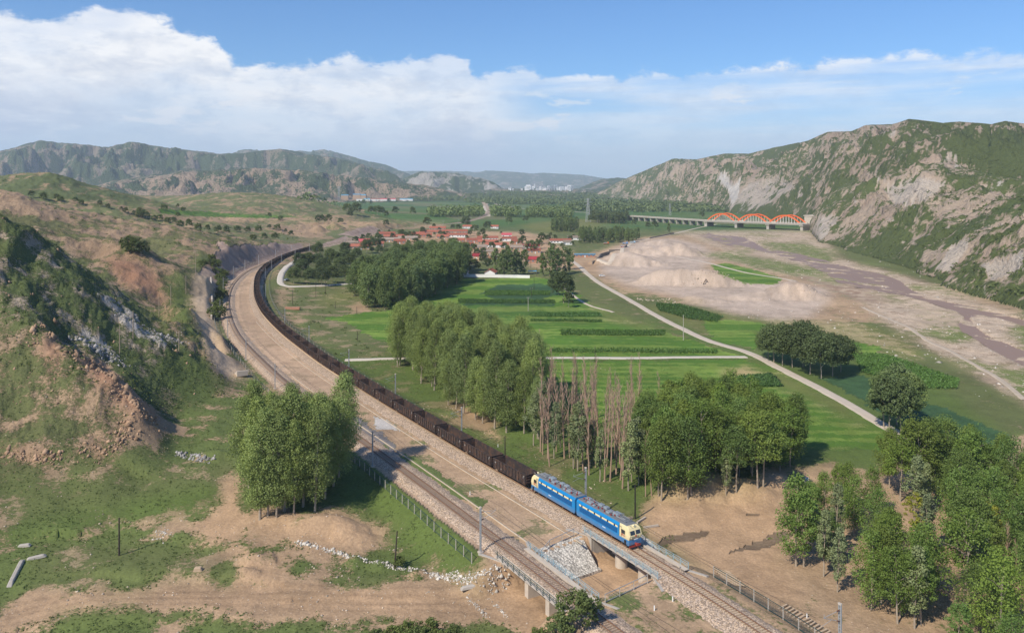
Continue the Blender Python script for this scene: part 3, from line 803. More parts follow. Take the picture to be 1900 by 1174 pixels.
LC[m] += .22; LB[m] = (.10, .13, .045)
m = (WHO >= 7) & in_poly_px(WXP, WYP, [(1330, 330), (1345, 320), (1360, 345), (1375, 330), (1368, 370), (1358, 380), (1350, 350)])
LA[m] = (.6, .55, .49); LC[m] = .1
m = (WHO >= 7) & in_poly_px(WXP, WYP, [(1350, 385), (1390, 340), (1440, 330), (1480, 345), (1420, 380), (1370, 400)])
LC[m] -= .16; LA[m] = LA[m] * .6 + np.array((.58, .53, .47)) * .4
for P_ in ([(1750, 300), (1775, 262), (1785, 270), (1772, 290), (1780, 302), (1765, 296)], [(1735, 500), (1770, 450), (1800, 440), (1790, 470), (1760, 505)], [(1820, 490), (1870, 480), (1900, 470), (1900, 500), (1840, 520)], [(1500, 440), (1520, 400), (1560, 400), (1530, 440), (1512, 455)], [(1640, 350), (1700, 330), (1760, 340), (1720, 370), (1660, 380)]):
    m = (WHO >= 7) & in_poly_px(WXP, WYP, P_)
    LC[m] -= .2; LA[m] = LA[m] * .5 + np.array((.58, .53, .46)) * .5

# ---------------------------------------------------------------- materials
def new_mat(name, col=(.5, .5, .5), rough=.8, metal=0.0, spec=.3, var=0.0, vscale=3.0, bump=0.0, bscale=8.0):
    m = bpy.data.materials.new(name)
    m.use_nodes = True
    nt = m.node_tree
    b = nt.nodes['Principled BSDF']
    b.inputs['Base Color'].default_value = (*col, 1)
    b.inputs['Roughness'].default_value = rough
    b.inputs['Metallic'].default_value = metal
    b.inputs['Specular IOR Level'].default_value = spec
    if var or bump:
        tc = nt.nodes.new('ShaderNodeTexCoord')
        if var:
            n = noise(nt, tc.outputs['Object'], vscale, 6, .6)
            f = mth(nt, 'ADD', 1 - var, mth(nt, 'MULTIPLY', n, var * 2))
            c = nt.nodes.new('ShaderNodeVectorMath'); c.operation = 'SCALE'
            c.inputs[0].default_value = col
            nt.links.new(f, c.inputs['Scale'])
            nt.links.new(c.outputs[0], b.inputs['Base Color'])
        if bump:
            n = noise(nt, tc.outputs['Object'], bscale, 6, .6)
            bp = nt.nodes.new('ShaderNodeBump')
            bp.inputs['Distance'].default_value = bump
            nt.links.new(n, bp.inputs['Height'])
            nt.links.new(bp.outputs[0], b.inputs['Normal'])
    return m

def ground_material():
    m = bpy.data.materials.new('ground_cover')
    m.use_nodes = True
    nt = m.node_tree; L = nt.links
    b = nt.nodes['Principled BSDF']
    b.inputs['Roughness'].default_value = .95
    b.inputs['Specular IOR Level'].default_value = .12
    a1 = nd(nt, 'ShaderNodeAttribute', attribute_name='bare')
    a2 = nd(nt, 'ShaderNodeAttribute', attribute_name='plant')
    geo = nd(nt, 'ShaderNodeNewGeometry')
    P = geo.outputs['Position']
    n_s = noise(nt, P, 1.3, 8, .78)        # tufts
    n_l = noise(nt, P, .13, 8, .66)         # patches
    n_v = noise(nt, P, .035, 10, .68)       # outcrops on the mountains
    big = smst(nt, a2.outputs['Alpha'], .9, 1.4)
    near = mth(nt, 'ADD', mth(nt, 'MULTIPLY', n_s, .5), mth(nt, 'MULTIPLY', n_l, .5))
    farn = mth(nt, 'ADD', mth(nt, 'MULTIPLY', n_v, .55), mth(nt, 'MULTIPLY', n_l, .45))
    mixn = mth(nt, 'ADD', mth(nt, 'MULTIPLY', near, mth(nt, 'SUBTRACT', 1.0, big)), mth(nt, 'MULTIPLY', farn, big))
    cov = a1.outputs['Alpha']
    t = mth(nt, 'ADD', mth(nt, 'SUBTRACT', mixn, .5), mth(nt, 'MULTIPLY', mth(nt, 'SUBTRACT', cov, .5), .42))
    fac = smst(nt, t, -.042, .042)
    c = mixc(nt, fac, a1.outputs['Color'], a2.outputs['Color'])
    v1 = noise(nt, P, 2.2, 6, .7)
    v2 = noise(nt, P, .022, 5, .5)
    f = mth(nt, 'MULTIPLY', mth(nt, 'ADD', .40, mth(nt, 'MULTIPLY', v1, 1.2)), mth(nt, 'ADD', .78, mth(nt, 'MULTIPLY', v2, .44)))
    sc = nt.nodes.new('ShaderNodeVectorMath'); sc.operation = 'SCALE'
    L.new(c, sc.inputs[0]); L.new(f, sc.inputs['Scale'])
    # stones scattered over bare soil
    vo = nd(nt, 'ShaderNodeTexVoronoi', feature='F1')
    vo.inputs['Scale'].default_value = .9
    L.new(P, vo.inputs['Vector'])
    stn = mth(nt, 'MULTIPLY', mth(nt, 'LESS_THAN', vo.outputs['Distance'], .10), mth(nt, 'GREATER_THAN', n_l, .53))
    stn = mth(nt, 'MULTIPLY', stn, mth(nt, 'SUBTRACT', 1.0, fac))
    c2 = mixc(nt, mth(nt, 'MULTIPLY', stn, .7), sc.outputs[0], (.52, .46, .38))
    L.new(c2, b.inputs['Base Color'])
    hn = mth(nt, 'ADD', mth(nt, 'MULTIPLY', noise(nt, P, .12, 12, .62), 1.0), mth(nt, 'MULTIPLY', fac, .04))
    hn = mth(nt, 'MULTIPLY', hn, mth(nt, 'MULTIPLY', a2.outputs['Alpha'], 7.0))
    bp = nt.nodes.new('ShaderNodeBump')
    bp.inputs['Strength'].default_value = 1.0
    bp.inputs['Distance'].default_value = 1.0
    L.new(hn, bp.inputs['Height'])
    L.new(bp.outputs[0], b.inputs['Normal'])
    return m
M_GROUND = ground_material()

def build_ground():
    nv = NR * NC
    co = np.stack([GX, GY, GZ], -1).reshape(-1, 3).astype(np.float32)
    me = bpy.data.meshes.new('ground')
    j, i = np.meshgrid(np.arange(NR - 1), np.arange(NC - 1), indexing='ij')
    a = (j * NC + i).ravel()
    q = np.stack([a, a + 1, a + NC + 1, a + NC], 1).astype(np.int32)
    me.vertices.add(nv); me.vertices.foreach_set('co', co.ravel())
    me.loops.add(q.size); me.loops.foreach_set('vertex_index', q.ravel())
    me.polygons.add(len(q))
    me.polygons.foreach_set('loop_start', np.arange(0, q.size, 4, dtype=np.int32))
    me.polygons.foreach_set('use_smooth', np.ones(len(q), bool))
    me.update()
    me.validate()
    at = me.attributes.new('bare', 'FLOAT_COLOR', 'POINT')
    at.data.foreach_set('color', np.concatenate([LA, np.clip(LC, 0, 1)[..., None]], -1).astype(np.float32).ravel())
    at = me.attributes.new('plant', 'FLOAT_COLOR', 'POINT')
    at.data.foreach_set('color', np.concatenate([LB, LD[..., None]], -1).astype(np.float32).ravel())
    me.materials.append(M_GROUND)
    o = bpy.data.objects.new('terrain', me)
    COL.objects.link(o)
    o['kind'] = 'structure'
    return o
build_ground()
# ---------------------------------------------------------------- object helpers
def tag(o, label=None, cat=None, group=None, kind=None):
    if label: o['label'] = label
    if cat: o['category'] = cat
    if group: o['group'] = group
    if kind: o['kind'] = kind
    return o
def empty(name, loc=(0, 0, 0), rz=0.0, label=None, cat=None, group=None, scale=None):
    o = bpy.data.objects.new(name, None)
    o.empty_display_size = .5
    o.location = loc; o.rotation_euler = (0, 0, rz)
    if scale: o.scale = (scale, scale, scale) if isinstance(scale, (int, float)) else scale
    COL.objects.link(o)
    return tag(o, label, cat, group)
def link(name, me, parent=None, loc=None):
    o = bpy.data.objects.new(name, me)
    COL.objects.link(o)
    if parent: o.parent = parent
    if loc: o.location = loc
    return o
class MB:
    """collects simple shapes into one mesh"""
    def __init__(s): s.v = []; s.f = []; s.mi = []; s.m = 0
    def add(s, vs, fs):
        n = len(s.v)
        s.v += [tuple(v) for v in vs]; s.f += [tuple(i + n for i in f) for f in fs]; s.mi += [s.m] * len(fs)
        return s
    def box(s, c, d, rz=0.0, M=None, taper=1.0):
        x, y, z = d[0] / 2, d[1] / 2, d[2] / 2
        vs = [(-x, -y, -z), (x, -y, -z), (x, y, -z), (-x, y, -z), (-x * taper, -y * taper, z), (x * taper, -y * taper, z), (x * taper, y * taper, z), (-x * taper, y * taper, z)]
        R = M if M is not None else Matrix.Rotation(rz, 3, 'Z')
        vs = [R @ Vector(v) + Vector(c) for v in vs]
        return s.add(vs, [(0, 3, 2, 1), (4, 5, 6, 7), (0, 1, 5, 4), (1, 2, 6, 5), (2, 3, 7, 6), (3, 0, 4, 7)])
    def bar(s, p0, p1, w, h=None):
        p0 = Vector(p0); p1 = Vector(p1); h = h or w
        d = p1 - p0
        if d.length < 1e-6: return s
        q = d.to_track_quat('X', 'Z').to_matrix()
        return s.box((p0 + p1) / 2, (d.length, w, h), M=q)
    def cyl(s, p0, p1, r0, r1=None, n=8, caps=True):
        p0 = Vector(p0); p1 = Vector(p1); r1 = r0 if r1 is None else r1
        q = (p1 - p0).to_track_quat('Z', 'X').to_matrix()
        vs = []
        for p, r in ((p0, r0), (p1, r1)):
            for i in range(n):
                a = 2 * math.pi * i / n
                vs.append(q @ Vector((math.cos(a) * r, math.sin(a) * r, 0)) + p)
        fs = [(i, (i + 1) % n, n + (i + 1) % n, n + i) for i in range(n)]
        if caps: fs += [tuple(range(n - 1, -1, -1)), tuple(range(n, 2 * n))]
        return s.add(vs, fs)
    def prism(s, prof, y0, y1):
        """profile in (x, z) pulled along y"""
        n = len(prof)
        vs = [(x, y0, z) for x, z in prof] + [(x, y1, z) for x, z in prof]
        fs = [(i, (i + 1) % n, n + (i + 1) % n, n + i) for i in range(n)] + [tuple(range(n - 1, -1, -1)), tuple(range(n, 2 * n))]
        return s.add(vs, fs)
    def mesh(s, name, mats, smooth=False, bevel=0.0):
        me = bpy.data.meshes.new(name)
        me.from_pydata(s.v, [], s.f)
        mats = mats if isinstance(mats, (list, tuple)) else [mats]
        for m in mats: me.materials.append(m)
        me.polygons.foreach_set('material_index', s.mi)
        bm = bmesh.new(); bm.from_mesh(me)
        bmesh.ops.recalc_face_normals(bm, faces=bm.faces)
        if bevel:
            bmesh.ops.bevel(bm, geom=[e for e in bm.edges if len(e.link_faces) == 2 and e.calc_face_angle(0) > .6], offset=bevel, segments=1, affect='EDGES')
        bm.to_mesh(me); bm.free()
        if smooth: me.polygons.foreach_set('use_smooth', [True] * len(me.polygons))
        me.update()
        return me
    def build(s, name, mats, parent=None, smooth=False, bevel=0.0):
        return link(name, s.mesh(name, mats, smooth, bevel), parent)
def np_mesh(name, V, Q, mat, smooth=False, attr=None):
    """mesh from numpy arrays: V (n,3), Q (m,k) with a fixed corner count"""
    me = bpy.data.meshes.new(name)
    V = np.asarray(V, np.float32); Q = np.asarray(Q, np.int32)
    me.vertices.add(len(V)); me.vertices.foreach_set('co', V.ravel())
    me.loops.add(Q.size); me.loops.foreach_set('vertex_index', Q.ravel())
    me.polygons.add(len(Q)); me.polygons.foreach_set('loop_start', np.arange(0, Q.size, Q.shape[1], dtype=np.int32))
    if smooth: me.polygons.foreach_set('use_smooth', np.ones(len(Q), bool))
    me.update(); me.validate()
    for m in (mat if isinstance(mat, (list, tuple)) else [mat]): me.materials.append(m)
    return me
def kids(o): return [c for c in ALLKIDS.get(o.name, [])]
def copy_tree(root, **kw):
    """a thing with copies of its parts and their sub-parts"""
    def rec(o, parent):
        c = o.copy(); COL.objects.link(c)
        if parent: c.parent = parent; c.matrix_parent_inverse = o.matrix_parent_inverse.copy()
        for ch in o.children: rec(ch, c)
        return c
    r = rec(root, None)
    for k, v in kw.items(): r[k] = v
    return r
ORD = ['first', 'second', 'third', 'fourth', 'fifth', 'sixth', 'seventh', 'eighth', 'ninth', 'tenth', 'eleventh', 'twelfth', 'thirteenth', 'fourteenth', 'fifteenth', 'sixteenth', 'seventeenth', 'eighteenth', 'nineteenth']
TENS = {2: 'twentieth', 3: 'thirtieth', 4: 'fortieth', 5: 'fiftieth', 6: 'sixtieth', 7: 'seventieth'}
TENC = {2: 'twenty', 3: 'thirty', 4: 'forty', 5: 'fifty', 6: 'sixty', 7: 'seventy'}
def ordinal(i):
    if i < 19: return ORD[i]
    n = i + 1
    return TENS[n // 10] if n % 10 == 0 else TENC[n // 10] + '-' + ORD[n % 10 - 1]

M_CONC = new_mat('concrete_weathered', (.40, .36, .31), .9, var=.25, vscale=1.2, bump=.02)
M_DRAIN = new_mat('dusty_drain', (.44, .36, .27), .95, var=.3, vscale=.6)
M_CONC_L = new_mat('concrete_pale', (.50, .43, .35), .9, var=.25, vscale=.8, bump=.02)
M_STEEL = new_mat('galvanised_steel', (.42, .43, .43), .55, .4)
M_GREENP = new_mat('green_painted_steel', (.04, .075, .065), .6, .1)
M_BLUEP = new_mat('pale_blue_steel', (.30, .42, .46), .55, .1)
M_RUST = new_mat('rusty_rail', (.24, .13, .075), .75, .3, var=.3, vscale=2)
M_RAILTOP = new_mat('polished_rail', (.42, .40, .38), .3, .9)
M_SLEEP = new_mat('concrete_sleeper', (.46, .35, .24), .95, var=.25, vscale=2)
M_SLEEPD = new_mat('dark_sleeper', (.30, .22, .16), .95, var=.25, vscale=2)
M_DARK = new_mat('dark_iron', (.035, .03, .028), .7, .2)
M_WOOD = new_mat('tarred_wood', (.055, .042, .032), .85, var=.3, vscale=2)
M_WOODG = new_mat('grey_wood', (.30, .24, .18), .9, var=.3, vscale=2)
M_WHITE = new_mat('white_paint', (.78, .77, .74), .6)

def stone_mat(name, c1, c2, scale, bump=.05):
    m = bpy.data.materials.new(name); m.use_nodes = True
    nt = m.node_tree; L = nt.links; b = nt.nodes['Principled BSDF']
    b.inputs['Roughness'].default_value = .95; b.inputs['Specular IOR Level'].default_value = .15
    geo = nd(nt, 'ShaderNodeNewGeometry')
    vo = nd(nt, 'ShaderNodeTexVoronoi', feature='F1'); vo.inputs['Scale'].default_value = scale
    L.new(geo.outputs['Position'], vo.inputs['Vector'])
    sp = nt.nodes.new('ShaderNodeSeparateColor'); L.new(vo.outputs['Color'], sp.inputs[0])
    c = mixc(nt, sp.outputs[0], c1, c2)
    v = mth(nt, 'ADD', .62, mth(nt, 'MULTIPLY', sp.outputs[1], .7))
    n = noise(nt, geo.outputs['Position'], .25, 6, .6)
    v = mth(nt, 'MULTIPLY', v, mth(nt, 'ADD', .75, mth(nt, 'MULTIPLY', n, .5)))
    e = mth(nt, 'ADD', .55, mth(nt, 'MULTIPLY', mth(nt, 'SUBTRACT', 1.0, smst(nt, vo.outputs['Distance'], .45, .75)), .5))
    sc = nt.nodes.new('ShaderNodeVectorMath'); sc.operation = 'SCALE'
    L.new(c, sc.inputs[0]); L.new(mth(nt, 'MULTIPLY', v, e), sc.inputs['Scale']); L.new(sc.outputs[0], b.inputs['Base Color'])
    bp = nt.nodes.new('ShaderNodeBump'); bp.inputs['Distance'].default_value = bump; bp.invert = True
    L.new(vo.outputs['Distance'], bp.inputs['Height']); L.new(bp.outputs[0], b.inputs['Normal'])
    return m
M_BALLAST = stone_mat('ballast_stones', (.50, .36, .24), (.42, .33, .26), 4.5)
M_COBBLE = stone_mat('cobble_facing', (.62, .57, .49), (.53, .48, .41), 3.6, .04)

# ---------------------------------------------------------------- haze, roads, water
def strip(name, pts_px, width, mat, lift=.14, kind='structure', step=2.5, zfix=None):
    pts = []
    for p in pts_px:
        X, Y, Z = gp(p[0], p[1])
        pts.append((X, Y, width if len(p) < 3 else p[2]))
    line = resample(catmull(pts, step), step)
    line[:, :2] = smooth_line(line[:, :2], 3)
    t = np.gradient(line[:, :2], axis=0); t /= np.linalg.norm(t, axis=1)[:, None] + 1e-9
    nrm = np.stack([t[:, 1], -t[:, 0]], 1)
    V = []; K = 7
    jit = fbm(line[:, 0] / 3, line[:, 1] / 3, 3, .5, 3) * .5
    for k in range(K):
        a = (k / (K - 1) - .5)
        w = line[:, 2] + jit * (1 if abs(a) > .4 else 0)
        X = line[:, 0] + nrm[:, 0] * a * w; Y = line[:, 1] + nrm[:, 1] * a * w
        V.append(np.stack([X, Y, hz(X, Y)], 1))
    V = np.stack(V, 1)
    zc = V[:, :, 2].max(axis=1)
    for _ in range(4): zc[1:-1] = np.maximum(zc[1:-1], .25 * zc[:-2] + .5 * zc[1:-1] + .25 * zc[2:])
    V[:, 1:-1, 2] = zc[:, None] + lift
    V[:, 0, 2] = V[:, 0, 2] - .25; V[:, -1, 2] = V[:, -1, 2] - .25
    n = len(line)
    a = (np.arange(n - 1)[:, None] * K + np.arange(K - 1)[None]).ravel()
    me = np_mesh(name, V.reshape(-1, 3), np.stack([a, a + 1, a + K + 1, a + K], 1), mat)
    o = link(name, me); o['kind'] = kind
    return o
M_ROAD = new_mat('pale_dirt_road', (.50, .42, .33), .95, var=.18, vscale=.35, bump=.03)
M_ROADW = new_mat('white_gravel_road', (.54, .48, .40), .95, var=.12, vscale=.35, bump=.03)
strip('road', [(1062, 484), (1075, 494), (1090, 508), (1112, 525), (1160, 552), (1215, 584), (1260, 607), (1320, 634), (1390, 655), (1440, 680), (1500, 710), (1560, 742), (1630, 784), (1700, 822)], 5.2, M_ROAD)
strip('farm_road', [(640, 668), (700, 666), (760, 665), (860, 664), (1000, 664), (1200, 664), (1388, 662)], 4.2, M_ROADW)
strip('village_road', [(560, 478), (545, 487), (528, 500), (520, 515), (522, 528), (540, 532), (600, 530), (655, 526)], 5.0, M_ROADW)
strip('track_road', [(1040, 528), (1060, 545), (1090, 565), (1140, 580)], 2.4, M_ROAD)
strip('riverside_road', [(1110, 482), (1140, 472), (1170, 452), (1200, 444), (1240, 436), (1290, 424), (1330, 416)], 5.0, M_ROAD)
strip('plain_road', [(905, 402), (905, 392), (900, 384), (905, 376), (915, 368)], 14, M_ROAD)
strip('plain_road', [(912, 374), (925, 380), (960, 386), (1010, 389), (1080, 394), (1160, 398)], 12, M_ROAD)
strip('quarry_road', [(1255, 476), (1310, 487), (1380, 505), (1440, 515), (1480, 522)], 4.0, M_ROAD)
strip('path', [(1600, 570), (1680, 605), (1720, 632), (1760, 650), (1800, 672), (1850, 700), (1905, 745)], 2.6, M_DRAIN)

def river_mesh():
    m = bpy.data.materials.new('muddy_water'); m.use_nodes = True
    nt = m.node_tree; b = nt.nodes['Principled BSDF']
    b.inputs['Base Color'].default_value = (.27, .18, .13, 1); b.inputs['Roughness'].default_value = .5
    b.inputs['Specular IOR Level'].default_value = .2
    geo = nd(nt, 'ShaderNodeNewGeometry')
    n = noise(nt, geo.outputs['Position'], .5, 5, .6)
    bp = nt.nodes.new('ShaderNodeBump'); bp.inputs['Distance'].default_value = .12
    nt.links.new(n, bp.inputs['Height']); nt.links.new(bp.outputs[0], b.inputs['Normal'])
    xs = np.array([p[0] for p in RIVER], float); ys = np.array([p[1] for p in RIVER], float)
    Yw = (H + 8.75) * F / (ys - HZ); Xw = (xs - 950) / F * Yw
    # widen a little so that the bank, not the sheet, makes the edge
    bm = bmesh.new()
    f = bm.faces.new([bm.verts.new((x, y, -8.75)) for x, y in zip(Xw, Yw)])
    bmesh.ops.triangulate(bm, faces=[f])
    if bm.faces[:][0].normal.z < 0: bmesh.ops.reverse_faces(bm, faces=bm.faces)
    me = bpy.data.meshes.new('river'); bm.to_mesh(me); bm.free(); me.materials.append(m)
    o = link('river', me); o['kind'] = 'structure'
river_mesh()

def haze_box():
    m = bpy.data.materials.new('air_haze'); m.use_nodes = True
    nt = m.node_tree; nt.nodes.clear()
    v = nd(nt, 'ShaderNodeVolumePrincipled')
    v.inputs['Color'].default_value = (.72, .86, 1.0, 1)
    v.inputs['Density'].default_value = HAZE
    v.inputs['Anisotropy'].default_value = 0.0
    o = nd(nt, 'ShaderNodeOutputMaterial'); nt.links.new(v.outputs[0], o.inputs['Volume'])
    mb = MB().box((0, 8300, 330), (28000, 20000, 760))
    ob = mb.build('haze', m); ob['kind'] = 'stuff'
    m.cycles.homogeneous_volume = True
HAZE = 6.2e-5
haze_box()
# ---------------------------------------------------------------- the railway
def frame_of(line):
    t = np.gradient(line, axis=0); t /= np.linalg.norm(t, axis=1)[:, None]
    return t, np.stack([t[:, 1], -t[:, 0]], 1)
RT = resample(RTL, 1.0); LT = resample(LTL, 1.0)
RTt, RTn = frame_of(RT); LTt, LTn = frame_of(LT)      # n points right of travel (away from the camera end)
def sweep(name, line, prof, mat, i0, i1, step, parent, zoff=0.0, closed=True, rough=0.0, prof_gully=None):
    idx = np.arange(i0, i1, step)
    P = line[idx]; t, n = frame_of(line); n = n[idx]
    K = len(prof); pr = np.array(prof, float)
    gd, _, _ = dist_line(P[:, 0], P[:, 1], GUL)
    V = np.zeros((len(idx), K, 3))
    for k in range(K):
        o = np.full(len(idx), pr[k, 0]); z = np.full(len(idx), pr[k, 1])
        if prof_gully is not None:
            w = 1 - sstep(gd, 8.6, 11.5)
            o = o * (1 - w) + prof_gully[k][0] * w; z = z * (1 - w) + prof_gully[k][1] * w
        V[:, k, 0] = P[:, 0] + n[:, 0] * o; V[:, k, 1] = P[:, 1] + n[:, 1] * o; V[:, k, 2] = z + zoff
    if rough:
        V[:, :, 2] += rng.normal(0, rough, V.shape[:2]) * (np.abs(pr[:, 0]) > 1.2)[None]
        V[:, :, 0] += rng.normal(0, rough, V.shape[:2]) * (np.abs(pr[:, 0]) > 1.2)[None]
    m = len(idx); kk = K if closed else K - 1
    a = np.arange(m - 1)[:, None] * K; k0 = np.arange(kk)[None]; k1 = (k0 + 1) % K
    Q = np.stack([(a + k0).ravel(), (a + k1).ravel(), (a + K + k1).ravel(), (a + K + k0).ravel()], 1)
    return link(name, np_mesh(name, V.reshape(-1, 3), Q, mat), parent)

def sleeper_mesh(mat):
    mb = MB()
    mb.box((0, 0, -.045), (.27, 2.5, .19), taper=.9)
    mb.box((0, .75, .065), (.2, .22, .03)); mb.box((0, -.75, .065), (.2, .22, .03))
    return mb.mesh('sleeper', mat)
def make_track(line, label, wide_l, wide_r, mat_s, near_m):
    root = empty('railway_track', (0, 0, 0), 0, label, 'railway track')
    # ballast bed
    prof = [(-wide_l, -.80), (-wide_l * .8, -.55), (-2.3, -.12), (-1.75, -.03), (-.6, -.07), (.6, -.07), (1.75, -.03), (2.3, -.12), (wide_r * .8, -.55), (wide_r, -.80)]
    pg = [(-2.15, -.50), (-2.15, -.30), (-2.12, -.05), (-1.75, .0), (-.6, -.03), (.6, -.03), (1.75, .0), (2.12, -.05), (2.15, -.30), (2.15, -.50)]
    sweep('ballast', line, prof, M_BALLAST, 0, 230, 1, root, closed=False, rough=.05, prof_gully=pg)
    sweep('ballast', line, prof, M_BALLAST, 229, len(line), 4, root, closed=False, rough=.04, prof_gully=pg)
    for sgn in (-1, 1):
        o = sgn * .7535
        pr = [(o - .07, .075), (o - .02, .11), (o - .037, .19), (o - .037, .235), (o + .037, .235), (o + .037, .19), (o + .02, .11), (o + .07, .075)]
        r = sweep('rail', line, pr, [M_RUST, M_RAILTOP], 0, len(line), 3, root)
        n = len(r.data.polygons); mi = np.zeros(n, np.int32); mi[3::8] = 1
        r.data.polygons.foreach_set('material_index', mi)
    me = sleeper_mesh(mat_s)
    s_ = resample(line, .58); t, n = frame_of(s_)
    # the 300 sleepers that show largest are parts; those farther out are one piece
    start = 0
    for i in range(len(s_)):
        x, y = s_[i]
        if 950 + F * x / y < 2000 and HZ + H * F / y < 1200: start = i; break
    if near_m: start = max(start, near_m)
    for i in range(start, start + 300):
        o = link('sleeper', me, root); o.location = (s_[i][0], s_[i][1], 0); o.rotation_euler = (0, 0, math.atan2(t[i][1], t[i][0]))
    V = []; Q = []
    bx = np.array([(-.12, -1.25, -.1), (.12, -1.25, -.1), (.12, 1.25, -.1), (-.12, 1.25, -.1), (-.12, -1.25, .05), (.12, -1.25, .05), (.12, 1.25, .05), (-.12, 1.25, .05)])
    fq = np.array([(4, 5, 6, 7), (0, 1, 5, 4), (1, 2, 6, 5), (2, 3, 7, 6), (3, 0, 4, 7)])
    rest = [i for i in list(range(0, start)) + list(range(start + 300, min(len(s_), 1300)))]
    for k, i in enumerate(rest):
        a = math.atan2(t[i][1], t[i][0]); c, sn = math.cos(a), math.sin(a)
        R = np.array([(c, -sn, 0), (sn, c, 0), (0, 0, 1)])
        V.append(bx @ R.T + np.array([s_[i][0], s_[i][1], 0])); Q.append(fq + 8 * k)
    o = link('sleeper_run', np_mesh('sleeper_run', np.concatenate(V), np.concatenate(Q), mat_s), root); o['kind'] = 'stuff'
    return root
make_track(RT, 'railway track with rusty rails that the blue locomotive and coal train stand on', 5.2, 3.8, M_SLEEP, 0)
make_track(LT, 'empty railway track with closely laid sleepers curving along the left of the embankment', 3.8, 4.4, M_SLEEPD, 0)

def at_line(line, i, off, z=0.0):
    t, n = frame_of(line)
    i = int(min(max(i, 0), len(line) - 1))
    return (line[i][0] + n[i][0] * off, line[i][1] + n[i][1] * off, z)
def idx_px(line, off, px, py, z=0.0):
    t, n = frame_of(line)
    P = line + n * off
    x = 950 + F * P[:, 0] / P[:, 1]; y = HZ + (H - z) * F / P[:, 1]
    return int(np.argmin((x - px) ** 2 + (y - py) ** 2))

# ---- small kerb walls and drains along the formation
def kerb(name, line, off, i0, i1, label, w=.35, hgt=.35, zb=-.62, mat=None):
    pr = [(off - w / 2, zb - .15), (off - w / 2, zb + hgt), (off + w / 2, zb + hgt), (off + w / 2, zb - .15)]
    o = sweep(name, line, pr, mat or M_CONC_L, i0, i1, 2, None)
    tag(o, label, 'kerb')
    return o
kerb('drain_kerb', RT, -5.9, idx_px(RT, -5.9, 1090, 990), 330, 'thin pale drain kerb along the tan bank beside the coal wagons', .22, .16, mat=M_DRAIN)
kerb('drain_kerb', LT, 4.9, idx_px(LT, 4.9, 970, 1010), 200, 'low concrete kerb along the ballast between the left track and bare earth', .25, .2, mat=M_DRAIN)

# ---------------------------------------------------------------- bridges over the gully
def gully_cross(line):
    gd, _, _ = dist_line(line[:, 0], line[:, 1], GUL)
    return int(np.argmin(gd))
def make_bridge(line, label, round_piers, name_lr):
    c = gully_cross(line)
    t, n = frame_of(line); t = t[c]; ang = math.atan2(t[1], t[0])
    root = empty('railway_bridge', (line[c][0], line[c][1], 0), ang, label, 'bridge')
    Lh = 9.6
    MB().box((0, 0, -.95), (2 * Lh, 3.0, 1.0)).build('girder', M_CONC, root, bevel=.04)
    MB().box((0, 0, -.42), (2 * Lh, 4.5, .2)).build('deck', M_CONC_L, root)
    for sgn in (-1, 1):
        MB().box((0, sgn * 2.30, -.12), (2 * Lh, .14, .62)).build('parapet', M_CONC_L, root)
        MB().box((0, sgn * 2.92, -.20), (2 * Lh + 2, .95, .10)).build('walkway', M_CONC_L, root)
        rl = MB()
        y = sgn * 3.36
        for z in (.35, .62, .95):
            rl.bar((-Lh - 1, y, z), (Lh + 1, y, z), .05)
        ra = rl.build('railing', M_BLUEP if (name_lr == 'L') == (sgn < 0) or name_lr == 'R' and sgn < 0 else M_GREENP, root)
        k = 0
        x = -Lh - .9
        while x <= Lh + 1:
            p = MB().box((x, y, .38), (.10, .08, 1.2)).build('post', ra.data.materials[0], ra)
            x += 1.84
        br = MB()
        x = -Lh - .9
        while x <= Lh:
            br.bar((x, y, -.1), (x + 1.84, y, .6), .03); x += 1.84
        br.build('brace', ra.data.materials[0], ra)
        bk = MB()
        for j in range(11):
            x = -Lh + j * 1.92
            bk.bar((x, sgn * 1.5, -1.2), (x, sgn * 3.3, -.26), .10)
        bk.build('bracket', M_DARK, root)
    for x in ((-3.2, 3.2) if round_piers else (-3.4, 3.0)):
        if round_piers:
            p = MB().cyl((x, .0, -8.2), (x, 0, -1.95), 1.15, 1.1, 20).box((x, 0, -1.7), (1.5, 3.0, .5))
            p.build('pier', M_CONC_L, root, smooth=False)
        else:
            MB().box((x, 0, -4.8), (1.1, 3.2, 6.8)).box((x, 0, -1.62), (1.35, 3.6, .36)).build('pier', M_CONC_L, root, bevel=.05)
    for sgn in (-1, 1):
        a = MB().box((sgn * 9.0, 0, -4.6), (1.5, 4.8, 7.9))
        # wing walls that slope down along the bank
        for s2 in (-1, 1):
            v = [(sgn * 8.3, s2 * 2.4, -8), (sgn * 13.5, s2 * 4.6, -2.2), (sgn * 13.5, s2 * 4.6, -.45), (sgn * 8.3, s2 * 2.4, -.45)]
            w = [(p[0], p[1] + s2 * .5, p[2]) for p in v]
            a.add(v + w, [(0, 1, 2, 3), (7, 6, 5, 4), (0, 4, 5, 1), (1, 5, 6, 2), (2, 6, 7, 3), (3, 7, 4, 0)])
        a.build('abutment', M_CONC, root)
    return root
BR_R = make_bridge(RT, 'short railway bridge on round piers under the nose of the blue locomotive', True, 'R')
BR_L = make_bridge(LT, 'short railway bridge on square piers carrying the empty left track over the dry gully', False, 'L')

